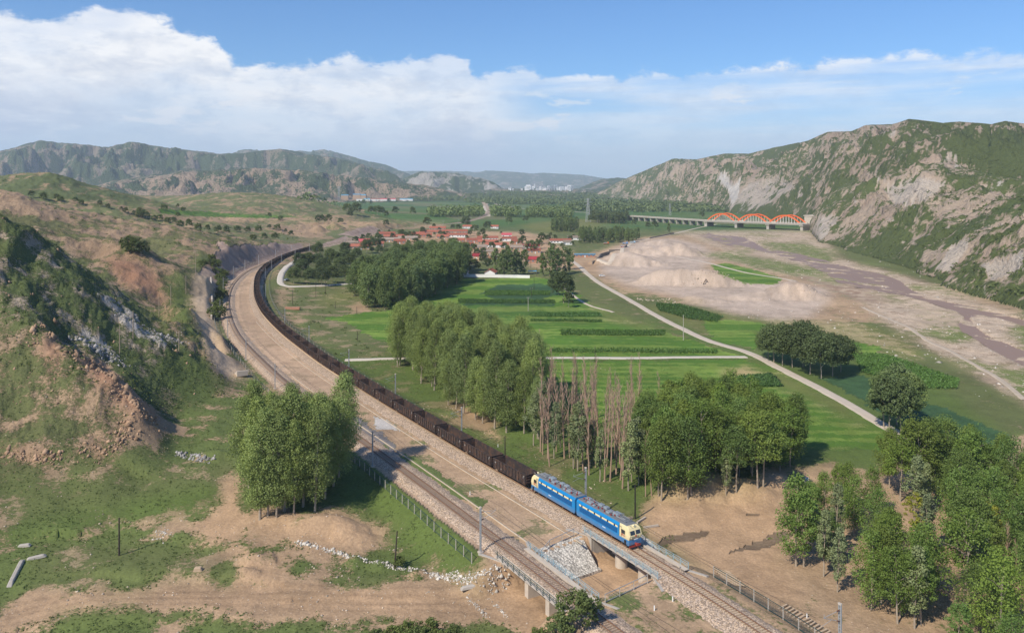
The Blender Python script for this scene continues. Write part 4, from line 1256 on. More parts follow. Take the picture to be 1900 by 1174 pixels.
# cobbled slope between the two bridges, on the upstream side of the gully
def cobble_slope():
    cR = gully_cross(RT); cL = gully_cross(LT)
    t, n = frame_of(LT)
    a = np.array(at_line(LT, cL, 4.3)[:2]); b = np.array(at_line(RT, cR, -4.3)[:2])
    tt = t[cL]
    V = []; nu, nv = 22, 10
    for i in range(nu):
        for j in range(nv):
            p = a + (b - a) * (i / (nu - 1)) + tt * (4.0 + 5.6 * j / (nv - 1))
            V.append((p[0], p[1], -4.7 + 4.25 * j / (nv - 1) + .1 + random.uniform(-.05, .05)))
    q = [(i * nv + j, (i + 1) * nv + j, (i + 1) * nv + j + 1, i * nv + j + 1) for i in range(nu - 1) for j in range(nv - 1)]
    # foot wall
    o = link('stone_revetment', np_mesh('stone_revetment', V, q, M_COBBLE))
    tag(o, 'white cobbled bank sloping into the gully between the two rail bridges', 'stone bank')
    mb = MB(); d = (b - a); L_ = np.linalg.norm(d); m = (a + b) / 2 + tt * 3.9
    mb.box((m[0], m[1], -4.6), (L_, .8, 1.1), rz=math.atan2(d[1], d[0]))
    f = mb.build('foot_wall', M_COBBLE, o)
    # opposite small cobble apron beyond the right bridge and left of the left one
    def apron(line, off, k, l, label):
        c = gully_cross(line)
        c0 = np.array(at_line(line, c, off)[:2]); tt, nn = frame_of(line); t_, n_ = tt[c], nn[c]
        s = 1 if off > 0 else -1
        V = []
        for i in range(8):
            for j in range(8):
                a_ = i / 7; b_ = j / 7
                p = c0 + t_ * k * (5.2 + 4.6 * b_) + n_ * s * (a_ * l * (1 - .35 * b_))
                V.append((p[0], p[1], -4.6 + 3.8 * b_ - a_ * 1.0 * b_ + random.uniform(-.05, .05)))
        q = [(i * 8 + j, (i + 1) * 8 + j, (i + 1) * 8 + j + 1, i * 8 + j + 1) for i in range(7) for j in range(7)]
        o = link('stone_apron', np_mesh('stone_apron', V, q, M_COBBLE)); tag(o, label, 'stone bank')
    apron(RT, 4.6, 1, 6.0, 'pale cobbled wing slope on the far side of the locomotive by the bridge railing')
    if 0: apron(LT, -4.6, 1, 5.0, 'small cobbled wing slope below the fence at the near end of the left bridge')
cobble_slope()

# ---------------------------------------------------------------- fences
def fence(pts, label, hgt=1.9, gap=3.0, mat_r=None, base_z=None, group=None, wires=3, drop=0.0):
    """pts: world (x, y); posts with rails and wires between"""
    line = resample(np.array(pts, float), gap)
    root = empty('fence', (line[0][0], line[0][1], 0), 0, label, 'fence', group)
    ox, oy = line[0]
    Z = [float(hz(x, y)) if base_z is None else base_z for x, y in line]
    rl = MB(); wr = MB()
    me = MB().box((0, 0, hgt / 2 - .2), (.16, .16, hgt + .4), taper=.85).mesh('post', M_CONC)
    for i, (x, y) in enumerate(line):
        o = link('post', me, root, (x - ox, y - oy, Z[i]))
        if i:
            a = (line[i - 1][0] - ox, line[i - 1][1] - oy, Z[i - 1]); b = (x - ox, y - oy, Z[i])
            for zz in (hgt - .12, .22):
                rl.bar((a[0], a[1], a[2] + zz), (b[0], b[1], b[2] + zz), .085, .085)
            for k in range(wires):
                zz = .22 + (hgt - .34) * (k + 1) / (wires + 1)
                wr.bar((a[0], a[1], a[2] + zz), (b[0], b[1], b[2] + zz), .022)
            for k in range(1, 6):
                f = k / 6; wr.bar((a[0] + (b[0] - a[0]) * f, a[1] + (b[1] - a[1]) * f, a[2] + (b[2] - a[2]) * f + .22), (a[0] + (b[0] - a[0]) * f, a[1] + (b[1] - a[1]) * f, a[2] + (b[2] - a[2]) * f + hgt - .12), .016)
    rl.build('rail', mat_r or M_GREENP, root)
    wr.build('mesh_panel', mat_r or M_GREENP, root)
    return root
def off_pts(line, off, i0, i1, st=3):
    t, n = frame_of(line)
    return [(line[i][0] + n[i][0] * off, line[i][1] + n[i][1] * off) for i in range(i0, i1, st)]
cL = gully_cross(LT); cR = gully_cross(RT)
fence(off_pts(LT, -6.6, cL + 13, 150), 'green fence with concrete posts along the grassy bank left of the empty track')
fence(off_pts(LT, -7.4, 150, 620, 4), 'long thin fence following the curve above the retaining wall', 1.5, 5.0, wires=1)
fence(off_pts(RT, 6.4, 0, cR - 12), 'green fence with concrete posts along the track below the yard')
fence(off_pts(RT, 7.5, 150, 560, 4), 'thin fence following the coal train on its field side', 1.2, 6.0, wires=0)
# the box of fence round the gully
def P2(px, py, z=-.5):
    return W0(px, py, z)
A_ = at_line(LT, cL + 10, 3.7)[:2]; B_ = at_line(RT, cR + 12, -3.9)[:2]
fence([P2(998, 1026), P2(1012, 1018), P2(1068, 992), B_], 'fence along the top of the cobbled bank between the bridges', 1.5, 3.3, M_STEEL, wires=1)
C_ = at_line(LT, cL - 11, 4.2)[:2]; D_ = at_line(RT, cR - 10, -4.2)[:2]
fence([C_, ((C_[0] * 2 + D_[0]) / 3, (C_[1] * 2 + D_[1]) / 3), D_], 'fence crossing between the tracks on the near side of the gully', 1.5, 3.3, M_STEEL, wires=1)

# white marker posts
for k, (px, py, tx) in enumerate([(1248, 1115, 'beside the near end of the right bridge'), (1214, 1132, 'in the grass patch between the tracks'), (872, 918, 'on the bare earth between tracks'), (1373, 1094, 'behind the green fence'), (1497, 1146, 'by the stacked sleepers'), (924, 829, 'in grass near the coal wagons')]):
    X, Y, Z = gp(px, py)
    tag(MB().box((0, 0, .35), (.16, .16, .8), taper=.9).build('marker_post', M_WHITE), 'small white marker post ' + tx, 'marker post').location = (X, Y, Z)

# ---------------------------------------------------------------- catenary masts
def mast_meshes():
    r = {}
    m = MB()
    for y in (-.17, .17): m.box((0, y, 3.9), (.20, .09, 8.0))
    for k in range(17): m.box((0, 0, .4 + k * .46), (.16, .26, .06))
    r['mast'] = m.mesh('mast', M_STEEL)
    m = MB().box((0, 0, -.1), (.8, .8, .6)); r['footing'] = m.mesh('footing', M_CONC_L)
    m = MB()
    m.cyl((.1, 0, 7.1), (3.1, 0, 6.75), .035, n=6).cyl((.1, 0, 5.6), (3.0, 0, 6.7), .035, n=6).cyl((1.6, 0, 6.15), (3.3, 0, 5.75), .025, n=6).cyl((3.0, 0, 6.75), (3.0, 0, 7.2), .03, n=6)
    r['cantilever'] = m.mesh('cantilever', M_STEEL)
    m = MB().cyl((.15, 0, 7.1), (.65, 0, 7.04), .09, n=8).cyl((.15, 0, 5.62), (.6, 0, 5.78), .09, n=8)
    r['insulator'] = m.mesh('insulator', new_mat('brown_porcelain', (.12, .05, .035), .3))
    m = MB().box((0, 0, 7.92), (.3, .5, .22)); r['cap'] = m.mesh('cap', M_CONC_L)
    return r
MM = mast_meshes()
def mast(line, off, px, py, label, group):
    i = idx_px(line, off, px, py)
    x, y, _ = at_line(line, i, off)
    t, n = frame_of(line)
    a = math.atan2(-n[i][1] * off, -n[i][0] * off)
    z = -.55 if dist_ok(x, y) else float(hz(x, y))
    root = empty('catenary_mast', (x, y, z), a, label, 'catenary mast', group)
    for k, me in MM.items(): link(k, me, root)
    return i
def dist_ok(x, y): return float(hz(x, y)) > -1.2 and float(hz(x, y)) < .5
LM = [(890, 1017), (688, 867), (600, 768), (515, 712), (455, 667), (422, 624), (411, 584), (423, 541), (439, 521), (458, 508), (482, 495), (512, 481), (542, 473)]
LMi = []
for k, (px, py) in enumerate(LM):
    lab = ['steel catenary mast nearest the camera left of the empty track', 'steel catenary mast beside the long tree shadow on the left track', 'catenary mast hidden partly behind the big left poplar clump'][k] if k < 3 else ordinal(k) + ' catenary mast from the camera along the outer left curve'
    LMi.append(mast(LT, -4.3, px, py, lab, 'catenary masts of the left track'))
RM = [(1086, 941), (857, 806), (735, 737), (647, 688), (572, 640), (525, 606), (487, 552), (494, 518), (507, 503), (526, 494), (549, 479), (574, 465)]
RMi = []
for k, (px, py) in enumerate(RM):
    lab = ['steel catenary mast standing just behind the blue locomotive', 'steel catenary mast beside the wagons in front of the bare poplars'][k] if k < 2 else ordinal(k) + ' catenary mast counted back from the locomotive along the coal train'
    RMi.append(mast(RT, 4.6, px, py, lab, 'catenary masts of the right track'))
RMi.append(mast(RT, 4.6, 1558, 1215, 'catenary mast cut by the bottom edge beside the stacked sleepers', 'catenary masts of the right track'))
def wire(line, off, idxs, name, label):
    mb = MB(); idxs = sorted(set(idxs)); sg = 1 if off > 0 else -1
    t, n = frame_of(line)
    for a, b in zip(idxs[:-1], idxs[1:]):
        N = max(2, (b - a) // 6); prev = None
        for k in range(N + 1):
            i = a + (b - a) * k // N; f = k / N
            # straight chord between registration points over the track
            pa = line[a] ; pb = line[b]; p = pa * (1 - f) + pb * f
            top = (p[0], p[1], 6.6 - 1.0 * 4 * f * (1 - f)); low = (p[0], p[1], 5.2)
            if prev:
                mb.bar(prev[0], top, .03); mb.bar(prev[1], low, .03)
            if 0 < k < N: mb.bar(top, low, .015)
            prev = (top, low)
    tag(mb.build(name, M_DARK), label, 'overhead wire')
wire(LT, -4.3, LMi + [0], 'overhead_wire', 'overhead contact wire strung above the empty left track')
wire(RT, 4.6, RMi, 'overhead_wire', 'overhead contact wire strung above the coal train and locomotive')
# far masts along the line towards the village and beyond
fm = MB(); 
for k, (px, py) in enumerate([(640, 449), (668, 441), (700, 433), (735, 429), (770, 425), (822, 417), (850, 414), (872, 410), (890, 405)]):
    i = idx_px(RT, 4.6, px, py); x, y, _ = at_line(RT, i, 4.6)
    root = empty('catenary_mast', (x, y, -.3), 0, ordinal(k) + ' distant mast counted from the cutting towards the village', 'catenary mast', 'distant catenary masts by the village')
    link('mast', MM['mast'], root); link('cantilever', MM['cantilever'], root)

# ---------------------------------------------------------------- locomotive
def rail_z(): return .235
M_BLUE = new_mat('locomotive_blue', (.006, .20, .47), .42, spec=.4, var=.26, vscale=.8)
def add_dust(m, z0, z1, amt, col=(.20, .15, .11)):
    nt = m.node_tree; b = nt.nodes['Principled BSDF']
    tc = nd(nt, 'ShaderNodeTexCoord'); sx = nd(nt, 'ShaderNodeSeparateXYZ'); nt.links.new(tc.outputs['Object'], sx.inputs[0])
    n = noise(nt, tc.outputs['Object'], 1.6, 8, .7)
    mp = nd(nt, 'ShaderNodeMapping'); mp.inputs['Scale'].default_value = (3.0, 1.0, .25); nt.links.new(tc.outputs['Object'], mp.inputs[0])
    n2 = noise(nt, mp.outputs[0], 1.5, 6, .7)
    lowz = mth(nt, 'SUBTRACT', 1.0, smst(nt, sx.outputs[2], z0, z1))
    f = mth(nt, 'ADD', mth(nt, 'MULTIPLY', lowz, mth(nt, 'MULTIPLY', n, amt)), mth(nt, 'MULTIPLY', smst(nt, n2, .52, .75), .35), clamp=True)
    src = b.inputs['Base Color'].links[0].from_socket
    nt.links.new(mixc(nt, f, src, col), b.inputs['Base Color'])
add_dust(M_BLUE, .7, 2.1, .9)
M_BLUED = new_mat('locomotive_louvre_blue', (.005, .065, .20), .5, var=.1, vscale=6)
M_CREAM = new_mat('locomotive_cream', (.76, .64, .36), .5, var=.08, vscale=1.5)
add_dust(M_CREAM, 1.4, 2.6, .8)
M_ROOF = new_mat('locomotive_roof_grey', (.17, .18, .19), .7, var=.25, vscale=1.2)
M_ROOFB = new_mat('roof_box_grey', (.25, .29, .32), .6, var=.15, vscale=2)
M_GLASS = new_mat('dark_cab_glass', (.02, .022, .028), .08, spec=.8)
M_INS = new_mat('red_insulator', (.26, .035, .03), .5)
M_UNDER = new_mat('dusty_underframe', (.13, .095, .065), .9, var=.35, vscale=2)
M_BUFF = new_mat('coupler_red', (.32, .05, .04), .6)
M_LAMP = new_mat('lamp_lens', (.75, .68, .45), .15)
def wheelset(mb, x, r=.6):
    for y in (-.76, .76): mb.cyl((x, y - .07, r), (x, y + .07, r), r, n=14)
    mb.cyl((x, -.9, r), (x, .9, r), .09, n=6)
def add_bogie(root, xc, base, n_ax=2, r=.6, half=1.0, zb=0.0):
    bg = MB()
    for y in (-1.02, 1.02):
        bg.box((xc, y, .72 + zb), (base + 1.3, .18, .34)); 
        for k in range(n_ax):
            x = xc - base / 2 + base * k / (n_ax - 1)
            bg.box((x, y * 1.02, .60), (.42, .28, .42))
        bg.box((xc, y, 1.02), (.7, .22, .34))
    b = bg.build('bogie', M_UNDER, root)
    for k in range(n_ax):
        w = MB(); wheelset(w, xc - base / 2 + base * k / (n_ax - 1), r)
        w.build('wheelset', M_DARK, b)
    return b
def text_mesh(body, size, mat, name='lettering'):
    cu = bpy.data.curves.new(name, 'FONT'); cu.body = body; cu.size = size; cu.extrude = .006
    cu.align_x = 'CENTER'
    tmp = bpy.data.objects.new(name, cu); COL.objects.link(tmp)
    bpy.context.view_layer.update()
    me = bpy.data.meshes.new_from_object(tmp.evaluated_get(bpy.context.evaluated_depsgraph_get()))
    me.name = name; bpy.data.objects.remove(tmp); me.materials.clear(); me.materials.append(mat)
    return me
M_REDT = new_mat('red_lettering', (.50, .03, .025), .6)
def loco_section(root, x0, d):
    """x0: end towards the other section; d=+1 section points to +x"""
    L_ = 15.6; W_ = 1.52
    zb, zs, zr = 1.05, 3.45, 3.82
    X = lambda a: x0 + d * a
    def pr(a0, a1, prof, name, mat, par=root, bevel=.03):
        # profile across (y, z) swept in x
        n = len(prof); vs = [(X(a0), y, z) for y, z in prof] + [(X(a1), y, z) for y, z in prof]
        fs = [(i, (i + 1) % n, n + (i + 1) % n, n + i) for i in range(n)] + [tuple(range(n)), tuple(range(2 * n - 1, n - 1, -1))]
        return MB().add(vs, fs).build(name, mat, par, bevel=bevel)
    body = pr(0.12, L_ - 2.75, [(-W_, zb), (W_, zb), (W_, zs), (W_ - .22, zr - .05), (-W_ + .22, zr - .05), (-W_, zs)], 'body', M_BLUE)
    # roof deck
    pr(.2, L_ - 2.4, [(-W_ + .30, zr - .06), (W_ - .30, zr - .06), (W_ - .36, zr + .05), (-W_ + .36, zr + .05)], 'roof_deck', M_ROOF)
    # lower valance swelling between the bogies
    pr(.25, L_ - .3, [(-W_ - .01, zb - .22), (W_ + .01, zb - .22), (W_ + .01, zb + .12), (-W_ - .01, zb + .12)], 'underframe', M_BLUE)
    # cab: side outline with raked nose
    c0 = L_ - 2.75
    prof = [(c0, 1.55), (L_ - .10, 1.55), (L_ + .12, 2.25), (L_ - .18, 3.12), (L_ - .42, 3.50), (L_ - .75, 3.80), (c0, 3.78)]
    vs = [(X(a), -W_ * (1.0 if z < 3.4 else .86), z) for a, z in prof] + [(X(a), W_ * (1.0 if z < 3.4 else .86), z) for a, z in prof]
    # nose narrows slightly
    vs = [(x, y * (.93 if abs(x - x0) > L_ - .9 else 1.0), z) for x, y, z in vs]
    n = len(prof)
    fs = [(i, (i + 1) % n, n + (i + 1) % n, n + i) for i in range(n)] + [tuple(range(n)), tuple(range(2 * n - 1, n - 1, -1))]
    cab = MB().add(vs, fs).build('cab', M_CREAM, root, bevel=.05)
    # blue apron under the cab
    prof = [(c0, .95), (L_ - .3, .55), (L_ - .02, .75), (L_ - .08, 1.55), (c0, 1.55)]
    vs = [(X(a), -W_, z) for a, z in prof] + [(X(a), W_, z) for a, z in prof]
    vs = [(x, y * (.94 if abs(x - x0) > L_ - .9 else 1.0), z) for x, y, z in vs]
    n = 5; fs = [(i, (i + 1) % n, n + (i + 1) % n, n + i) for i in range(n)] + [tuple(range(n)), tuple(range(2 * n - 1, n - 1, -1))]
    MB().add(vs, fs).build('apron', M_BLUE, root, bevel=.03)
    pr(c0 - .4, L_ - 1.0, [(-1.2, 3.74), (1.2, 3.74), (1.15, 3.88), (-1.15, 3.88)], 'cab_roof', M_ROOF)
    # windscreens
    for y in (-.62, .62):
        a0, z0, a1, z1 = L_ + .06, 2.48, L_ - .17, 3.10
        g = MB()
        v = [(X(a0 + .0), y - .50, z0), (X(a0), y + .50, z0), (X(a1), y + .48, z1), (X(a1), y - .48, z1)]
        v = [(x + d * .02, yy, z) for x, yy, z in v] + [(x - d * .05, yy, z) for x, yy, z in v]
        g.add(v, [(0, 1, 2, 3), (7, 6, 5, 4), (0, 4, 5, 1), (1, 5, 6, 2), (2, 6, 7, 3), (3, 7, 4, 0)]).build('windscreen', M_GLASS, cab)
    for y in (-W_, W_):
        s = 1 if y > 0 else -1
        MB().box((X(L_ - 1.35), y + s * .012, 2.72), (.40, .05, .66)).build('side_window', M_GLASS, cab)
        MB().box((X(L_ - 1.82), y + s * .012, 2.72), (.36, .05, .66)).build('side_window', M_GLASS, cab)
        dr = MB()
        for bx_ in ((X(L_ - 2.08), .04, 2.2), (X(L_ - 2.62), .04, 2.2)): dr.box((bx_[0], y + s * .012, 2.55), (.04, .03, 1.85))
        dr.box((X(L_ - 2.35), y + s * .012, 3.45), (.56, .03, .04)); dr.build('door', M_UNDER, cab)
        MB().box((X(L_ - .95), y * 1.03, 1.0), (.45, .10, .9)).build('step', M_DARK, root)
        cu = text_mesh('\u97f6\u5c714', .40, M_REDT); o = link('lettering', cu, cab); o.location = (X(L_ - 1.5), y + s * .03, 2.02); o.rotation_euler = (math.radians(90), 0, math.pi if s > 0 else 0)
        # stripe of cream panels with small dark windows between
        MB().box((X((L_ - 2.75) / 2 + .35), y + s * .008, 3.06), (L_ - 4.1, .03, .30)).build('stripe', M_CREAM, body)
        for k in range(6):
            MB().box((X(1.9 + k * 1.95), y + s * .015, 3.06), (.42, .05, .34)).build('window', M_GLASS, body)
        MB().box((X((L_ - 2.75) / 2 + .35), y + s * .006, 2.30), (L_ - 4.3, .03, .86)).build('louvre', M_BLUED, body)
        lv = MB()
        for k in range(4): lv.box((X((L_ - 2.75) / 2 + .35), y + s * .022, 2.0 + k * .2), (L_ - 4.4, .025, .03))
        lv.build('louvre_bar', M_BLUE, body)
        MB().box((X(8.6), y + s * .012, 1.55), (.9, .02, .12)).build('number_plate', M_WHITE, body)
    # head lamps, coupler, buffers
    MB().cyl((X(L_ - .62), 0, 3.86), (X(L_ - .30), 0, 3.86), .17, n=12).build('headlight', M_LAMP, cab)
    for y in (-1.0, 1.0):
        MB().cyl((X(L_ - .02), y, 2.0), (X(L_ + .13), y, 2.0), .13, n=10).build('headlight', M_LAMP, cab)
        MB().cyl((X(L_ - .15), y * .8, 3.95), (X(L_ - .75), y * .8, 3.95), .05, .03, n=6).build('horn', M_STEEL, cab)
    MB().cyl((X(L_ + .12), 0, 2.28), (X(L_ + .16), 0, 2.28), .16, n=14).build('badge', M_REDT, cab)
    pl = MB().box((X(L_ + .16), 0, 1.72), (.03, .95, .16)).build('number_plate', M_WHITE, cab)
    cp = MB().box((X(L_ + .22), 0, .88), (.7, .26, .3)).box((X(L_ + .55), 0, .88), (.3, .42, .4)).build('coupler', M_BUFF, root)
    MB().box((X(L_ - .1), 0, .42), (.12, 2.5, .34)).build('rail_guard', M_BUFF, root)
    # gangway between the sections
    MB().box((X(.04), 0, 2.3), (.2, 1.1, 2.2)).build('gangway', M_DARK, root)
    # roof gear
    for k, (a, y, lx, ly, lz) in enumerate([(1.6, .55, 1.0, .7, .25), (3.2, -.5, 1.3, .9, .30), (5.4, .45, 1.1, .8, .42), (6.9, .45, 1.0, .8, .42), (8.6, -.2, .9, 1.2, .30), (10.2, .3, 1.4, 1.1, .50), (4.6, -.7, .6, .5, .22)]):
        MB().box((X(a), y, zr + .05 + lz / 2), (lx, ly, lz)).build('roof_box', M_ROOFB, root, bevel=.04)
    random.seed(5)
    for k in range(17):
        a = 1.0 + k * .62; y = (-.35, .25, -.75)[k % 3]
        MB().cyl((X(a), y, zr + .02), (X(a), y, zr + .42), .10, .07, n=7).cyl((X(a), y, zr + .15), (X(a), y, zr + .2), .16, n=7).cyl((X(a), y, zr + .28), (X(a), y, zr + .33), .14, n=7).build('insulator', M_INS, root)
    bs = MB(); bs.bar((X(1.0), -.35, zr + .44), (X(9.5), -.35, zr + .44), .04); bs.bar((X(2.0), .25, zr + .44), (X(11), .25, zr + .44), .04); bs.build('busbar', M_STEEL, root)
    # folded pantograph over the cab end
    pg = MB(); z = zr + .38
    for y in (-.55, .55):
        pg.bar((X(L_ - 4.3), y, z), (X(L_ - 2.1), y * .8, z + .12), .06); pg.bar((X(L_ - 2.1), y * .8, z + .12), (X(L_ - 4.1), y * .7, z + .26), .05)
        pg.bar((X(L_ - 4.4), y, z - .08), (X(L_ - 1.9), y, z - .08), .07)
    for a in (L_ - 4.3, L_ - 4.0, L_ - 1.9): pg.bar((X(a), -.85, z + .3 if a < L_ - 3 else z), (X(a), .85, z + .3 if a < L_ - 3 else z), .06)
    pg.build('pantograph', M_STEEL, root)
    for a in (3.2, 11.8): add_bogie(root, X(a), 2.9, 2, .62)
    MB().box((X(7.5), 0, .78), (3.6, 2.4, .62)).build('tank', M_UNDER, root, bevel=.06)
def place_on_track(root, line, s_mid, length):
    i0 = int(round(s_mid - length * .35)); i1 = int(round(s_mid + length * .35))
    a = line[max(i0, 0)]; b = line[min(i1, len(line) - 1)]
    f = (s_mid - int(s_mid)); i = int(s_mid)
    c = line[i] * (1 - f) + line[i + 1] * f
    m = (a + b) / 2; c = c * .5 + m * .5
    root.location = (c[0], c[1], .235); root.rotation_euler = (0, 0, math.atan2(a[1] - b[1], a[0] - b[0]))   # +x towards the camera
S_FRONT = idx_px(RT, 0, 1178, 1019)
loco = empty('electric_locomotive', (0, 0, 0), 0, 'bright blue two-section electric locomotive with cream cabs at the head of the coal train', 'locomotive')
loco_section(loco, .15, 1); loco_section(loco, -.15, -1)
place_on_track(loco, RT, S_FRONT + 16.2, 31)

# ---------------------------------------------------------------- coal wagons
def wagon_mat():
    m = bpy.data.materials.new('rusty_black_wagon'); m.use_nodes = True
    nt = m.node_tree; b = nt.nodes['Principled BSDF']
    b.inputs['Roughness'].default_value = .8; b.inputs['Specular IOR Level'].default_value = .25
    tc = nd(nt, 'ShaderNodeTexCoord'); oi = nd(nt, 'ShaderNodeObjectInfo')
    ad = nd(nt, 'ShaderNodeVectorMath', operation='ADD'); nt.links.new(tc.outputs['Object'], ad.inputs[0])
    cx = nd(nt, 'ShaderNodeCombineXYZ'); nt.links.new(mth(nt, 'MULTIPLY', oi.outputs['Random'], 50), cx.inputs[0]); nt.links.new(cx.outputs[0], ad.inputs[1])
    n = noise(nt, ad.outputs[0], .9, 7, .65)
    c = mixc(nt, smst(nt, n, .40, .68), (.040, .033, .032), (.11, .062, .042))
    nt.links.new(c, b.inputs['Base Color'])
    return m
M_WAG = wagon_mat()
M_WMARK = new_mat('white_stencil', (.5, .48, .45), .8)
WL = 13.3
def make_wagon(detail):
    root = empty('coal_wagon', (0, 0, 0), 0, 'x', 'coal wagon', 'open coal wagons of the freight train')
    Lb, Wb = 12.9, 1.6
    zb, zt = 1.02, 3.05
    MB().box((0, 0, zb), (Lb, 2 * Wb - .1, .16)).build('floor', M_WAG, root)
    for y in (-Wb, Wb):
        s = 1 if y > 0 else -1
        w = MB().box((0, y - s * .03, (zb + zt) / 2), (Lb, .06, zt - zb)).box((0, y + s * .02, zt - .04), (Lb + .04, .18, .12)).box((0, y + s * .02, zb + .05), (Lb, .2, .2))
        n = 11
        if not detail:
            for k in range(n): w.box((-Lb / 2 + .12 + k * (Lb - .24) / (n - 1), y + s * .08, (zb + zt) / 2), (.14, .16, zt - zb - .02))
        sw = w.build('side_wall', M_WAG, root)
        if detail:
            for k in range(n): MB().box((-Lb / 2 + .12 + k * (Lb - .24) / (n - 1), y + s * .09, (zb + zt) / 2), (.16, .16, zt - zb - .25)).build('rib', M_WAG, sw)
            mk = MB()
            for bx_ in ((Lb / 2 - .75, 2.62, .34, .30), (Lb / 2 - 1.02, 2.30, .10, .22), (-Lb / 2 + .8, 2.35, .5, .30), (-Lb / 2 + 3.2, 1.5, .5, .12)):
                mk.box((-s * bx_[0], y + s * .008, bx_[1]), (bx_[2], .01, bx_[3] * .18)); mk.box((-s * bx_[0] + .06, y + s * .008, bx_[1] - .1), (.06, .012, bx_[3])); mk.box((-s * bx_[0] - .1, y + s * .008, bx_[1] - .16), (bx_[2] * .5, .014, .05))
            mk.build('stencil', M_WMARK, sw)
    for x in (-Lb / 2, Lb / 2):
        s = 1 if x > 0 else -1
        e = MB().box((x - s * .03, 0, (zb + zt) / 2), (.06, 2 * Wb - .12, zt - zb))
        for zz in (1.4, 1.95, 2.5, 3.0): e.box((x + s * .05, 0, zz), (.12, 2 * Wb - .14, .10))
        e.build('end_wall', M_WAG, root)
        MB().box((x + s * .25, 0, .9), (.5, .24, .26)).build('coupler', M_DARK, root)
    MB().box((0, 0, .82), (Lb, .5, .3)).build('centre_sill', M_DARK, root)
    for x in (-4.4, 4.4):
        bg = MB()
        for y in (-1.0, 1.0):
            bg.box((x, y, .55), (2.5, .16, .3))
        for xx in (x - .87, x + .87): wheelset(bg, xx, .42)
        bg.build('bogie', M_DARK, root)
    return root
wag_near = make_wagon(True); wag_far = make_wagon(False)
s_w = S_FRONT + 32.4 + .6 + WL / 2 + .35
i_end = idx_px(RT, 0, 573, 464) + 25
k = 0
first_far = True
while s_w < i_end:
    if k < 12:
        w = wag_near if k == 0 else copy_tree(wag_near)
    else:
        w = wag_far if first_far else copy_tree(wag_far); first_far = False
    w['label'] = ('open black coal wagon coupled directly behind the blue locomotive' if k == 0 else 'open rusty black coal wagon, ' + ordinal(k) + ' behind the blue locomotive')
    place_on_track(w, RT, s_w, 12)
    s_w += WL + .68; k += 1
N_WAG = k
print('wagons', k)
# ---------------------------------------------------------------- vegetation
def leaf_mat(name, col, var=.35, tip=(1.25, 1.2, .9), trans=.18):
    m = bpy.data.materials.new(name); m.use_nodes = True
    nt = m.node_tree; L = nt.links; nt.nodes.clear()
    oi = nd(nt, 'ShaderNodeObjectInfo'); geo = nd(nt, 'ShaderNodeNewGeometry'); tc = nd(nt, 'ShaderNodeTexCoord')
    n = noise(nt, tc.outputs['Object'], .55, 3, .6)
    rnd = geo.outputs['Random Per Island']
    f = mth(nt, 'ADD', 1 - var, mth(nt, 'MULTIPLY', n, var * 1.1))
    f = mth(nt, 'ADD', mth(nt, 'ADD', f, var * .3), mth(nt, 'MULTIPLY', rnd, var * .5))
    f = mth(nt, 'MULTIPLY', f, mth(nt, 'ADD', .80, mth(nt, 'MULTIPLY', oi.outputs['Random'], .42)))
    c0 = mixc(nt, mth(nt, 'MULTIPLY', mth(nt, 'FRACT', mth(nt, 'MULTIPLY', oi.outputs['Random'], 7.31)), .75), col, tuple(a * b for a, b in zip(col, tip)))
    sc = nt.nodes.new('ShaderNodeVectorMath'); sc.operation = 'SCALE'
    L.new(c0, sc.inputs[0]); L.new(f, sc.inputs['Scale'])
    d = nd(nt, 'ShaderNodeBsdfDiffuse'); t = nd(nt, 'ShaderNodeBsdfTranslucent'); g = nd(nt, 'ShaderNodeBsdfGlossy'); g.inputs['Roughness'].default_value = .45
    L.new(sc.outputs[0], d.inputs[0])
    t2 = mixc(nt, 1.0, sc.outputs[0], (1.2, 1.3, .6), 'MULTIPLY'); L.new(t2, t.inputs[0])
    m1 = nd(nt, 'ShaderNodeMixShader'); m1.inputs[0].default_value = trans; L.new(d.outputs[0], m1.inputs[1]); L.new(t.outputs[0], m1.inputs[2])
    m2 = nd(nt, 'ShaderNodeMixShader'); m2.inputs[0].default_value = .012; L.new(m1.outputs[0], m2.inputs[1]); L.new(g.outputs[0], m2.inputs[2])
    o = nd(nt, 'ShaderNodeOutputMaterial'); L.new(m2.outputs[0], o.inputs[0])
    return m
M_POP = leaf_mat('poplar_leaves', (.185, .235, .082), .40)
M_POPD = leaf_mat('dark_poplar_leaves', (.125, .170, .068), .40)
M_GREEN = leaf_mat('green_leaves', (.125, .185, .050), .42, (1.3, 1.1, .75))
M_ROUND = leaf_mat('dark_round_leaves', (.092, .122, .052), .40)
M_GREEN2 = leaf_mat('fresh_green_leaves', (.130, .205, .052), .42, (1.3, 1.1, .7), .22)
M_YEL = leaf_mat('yellow_green_leaves', (.26, .27, .045), .35)
M_WILLOW = leaf_mat('grey_green_leaves', (.19, .225, .115), .35)
M_CORN = leaf_mat('corn_leaves', (.075, .140, .040), .4, trans=.2)
M_SCRUB = leaf_mat('scrub_leaves', (.105, .135, .045), .45, trans=.15)
M_TUFT = leaf_mat('grass_tufts', (.12, .16, .045), .45, trans=.2)
M_BARK = new_mat('pale_bark', (.34, .28, .21), .95, var=.3, vscale=1.5)
M_DEAD = new_mat('dead_reddish_twigs', (.37, .25, .18), .95, var=.25, vscale=1.5)

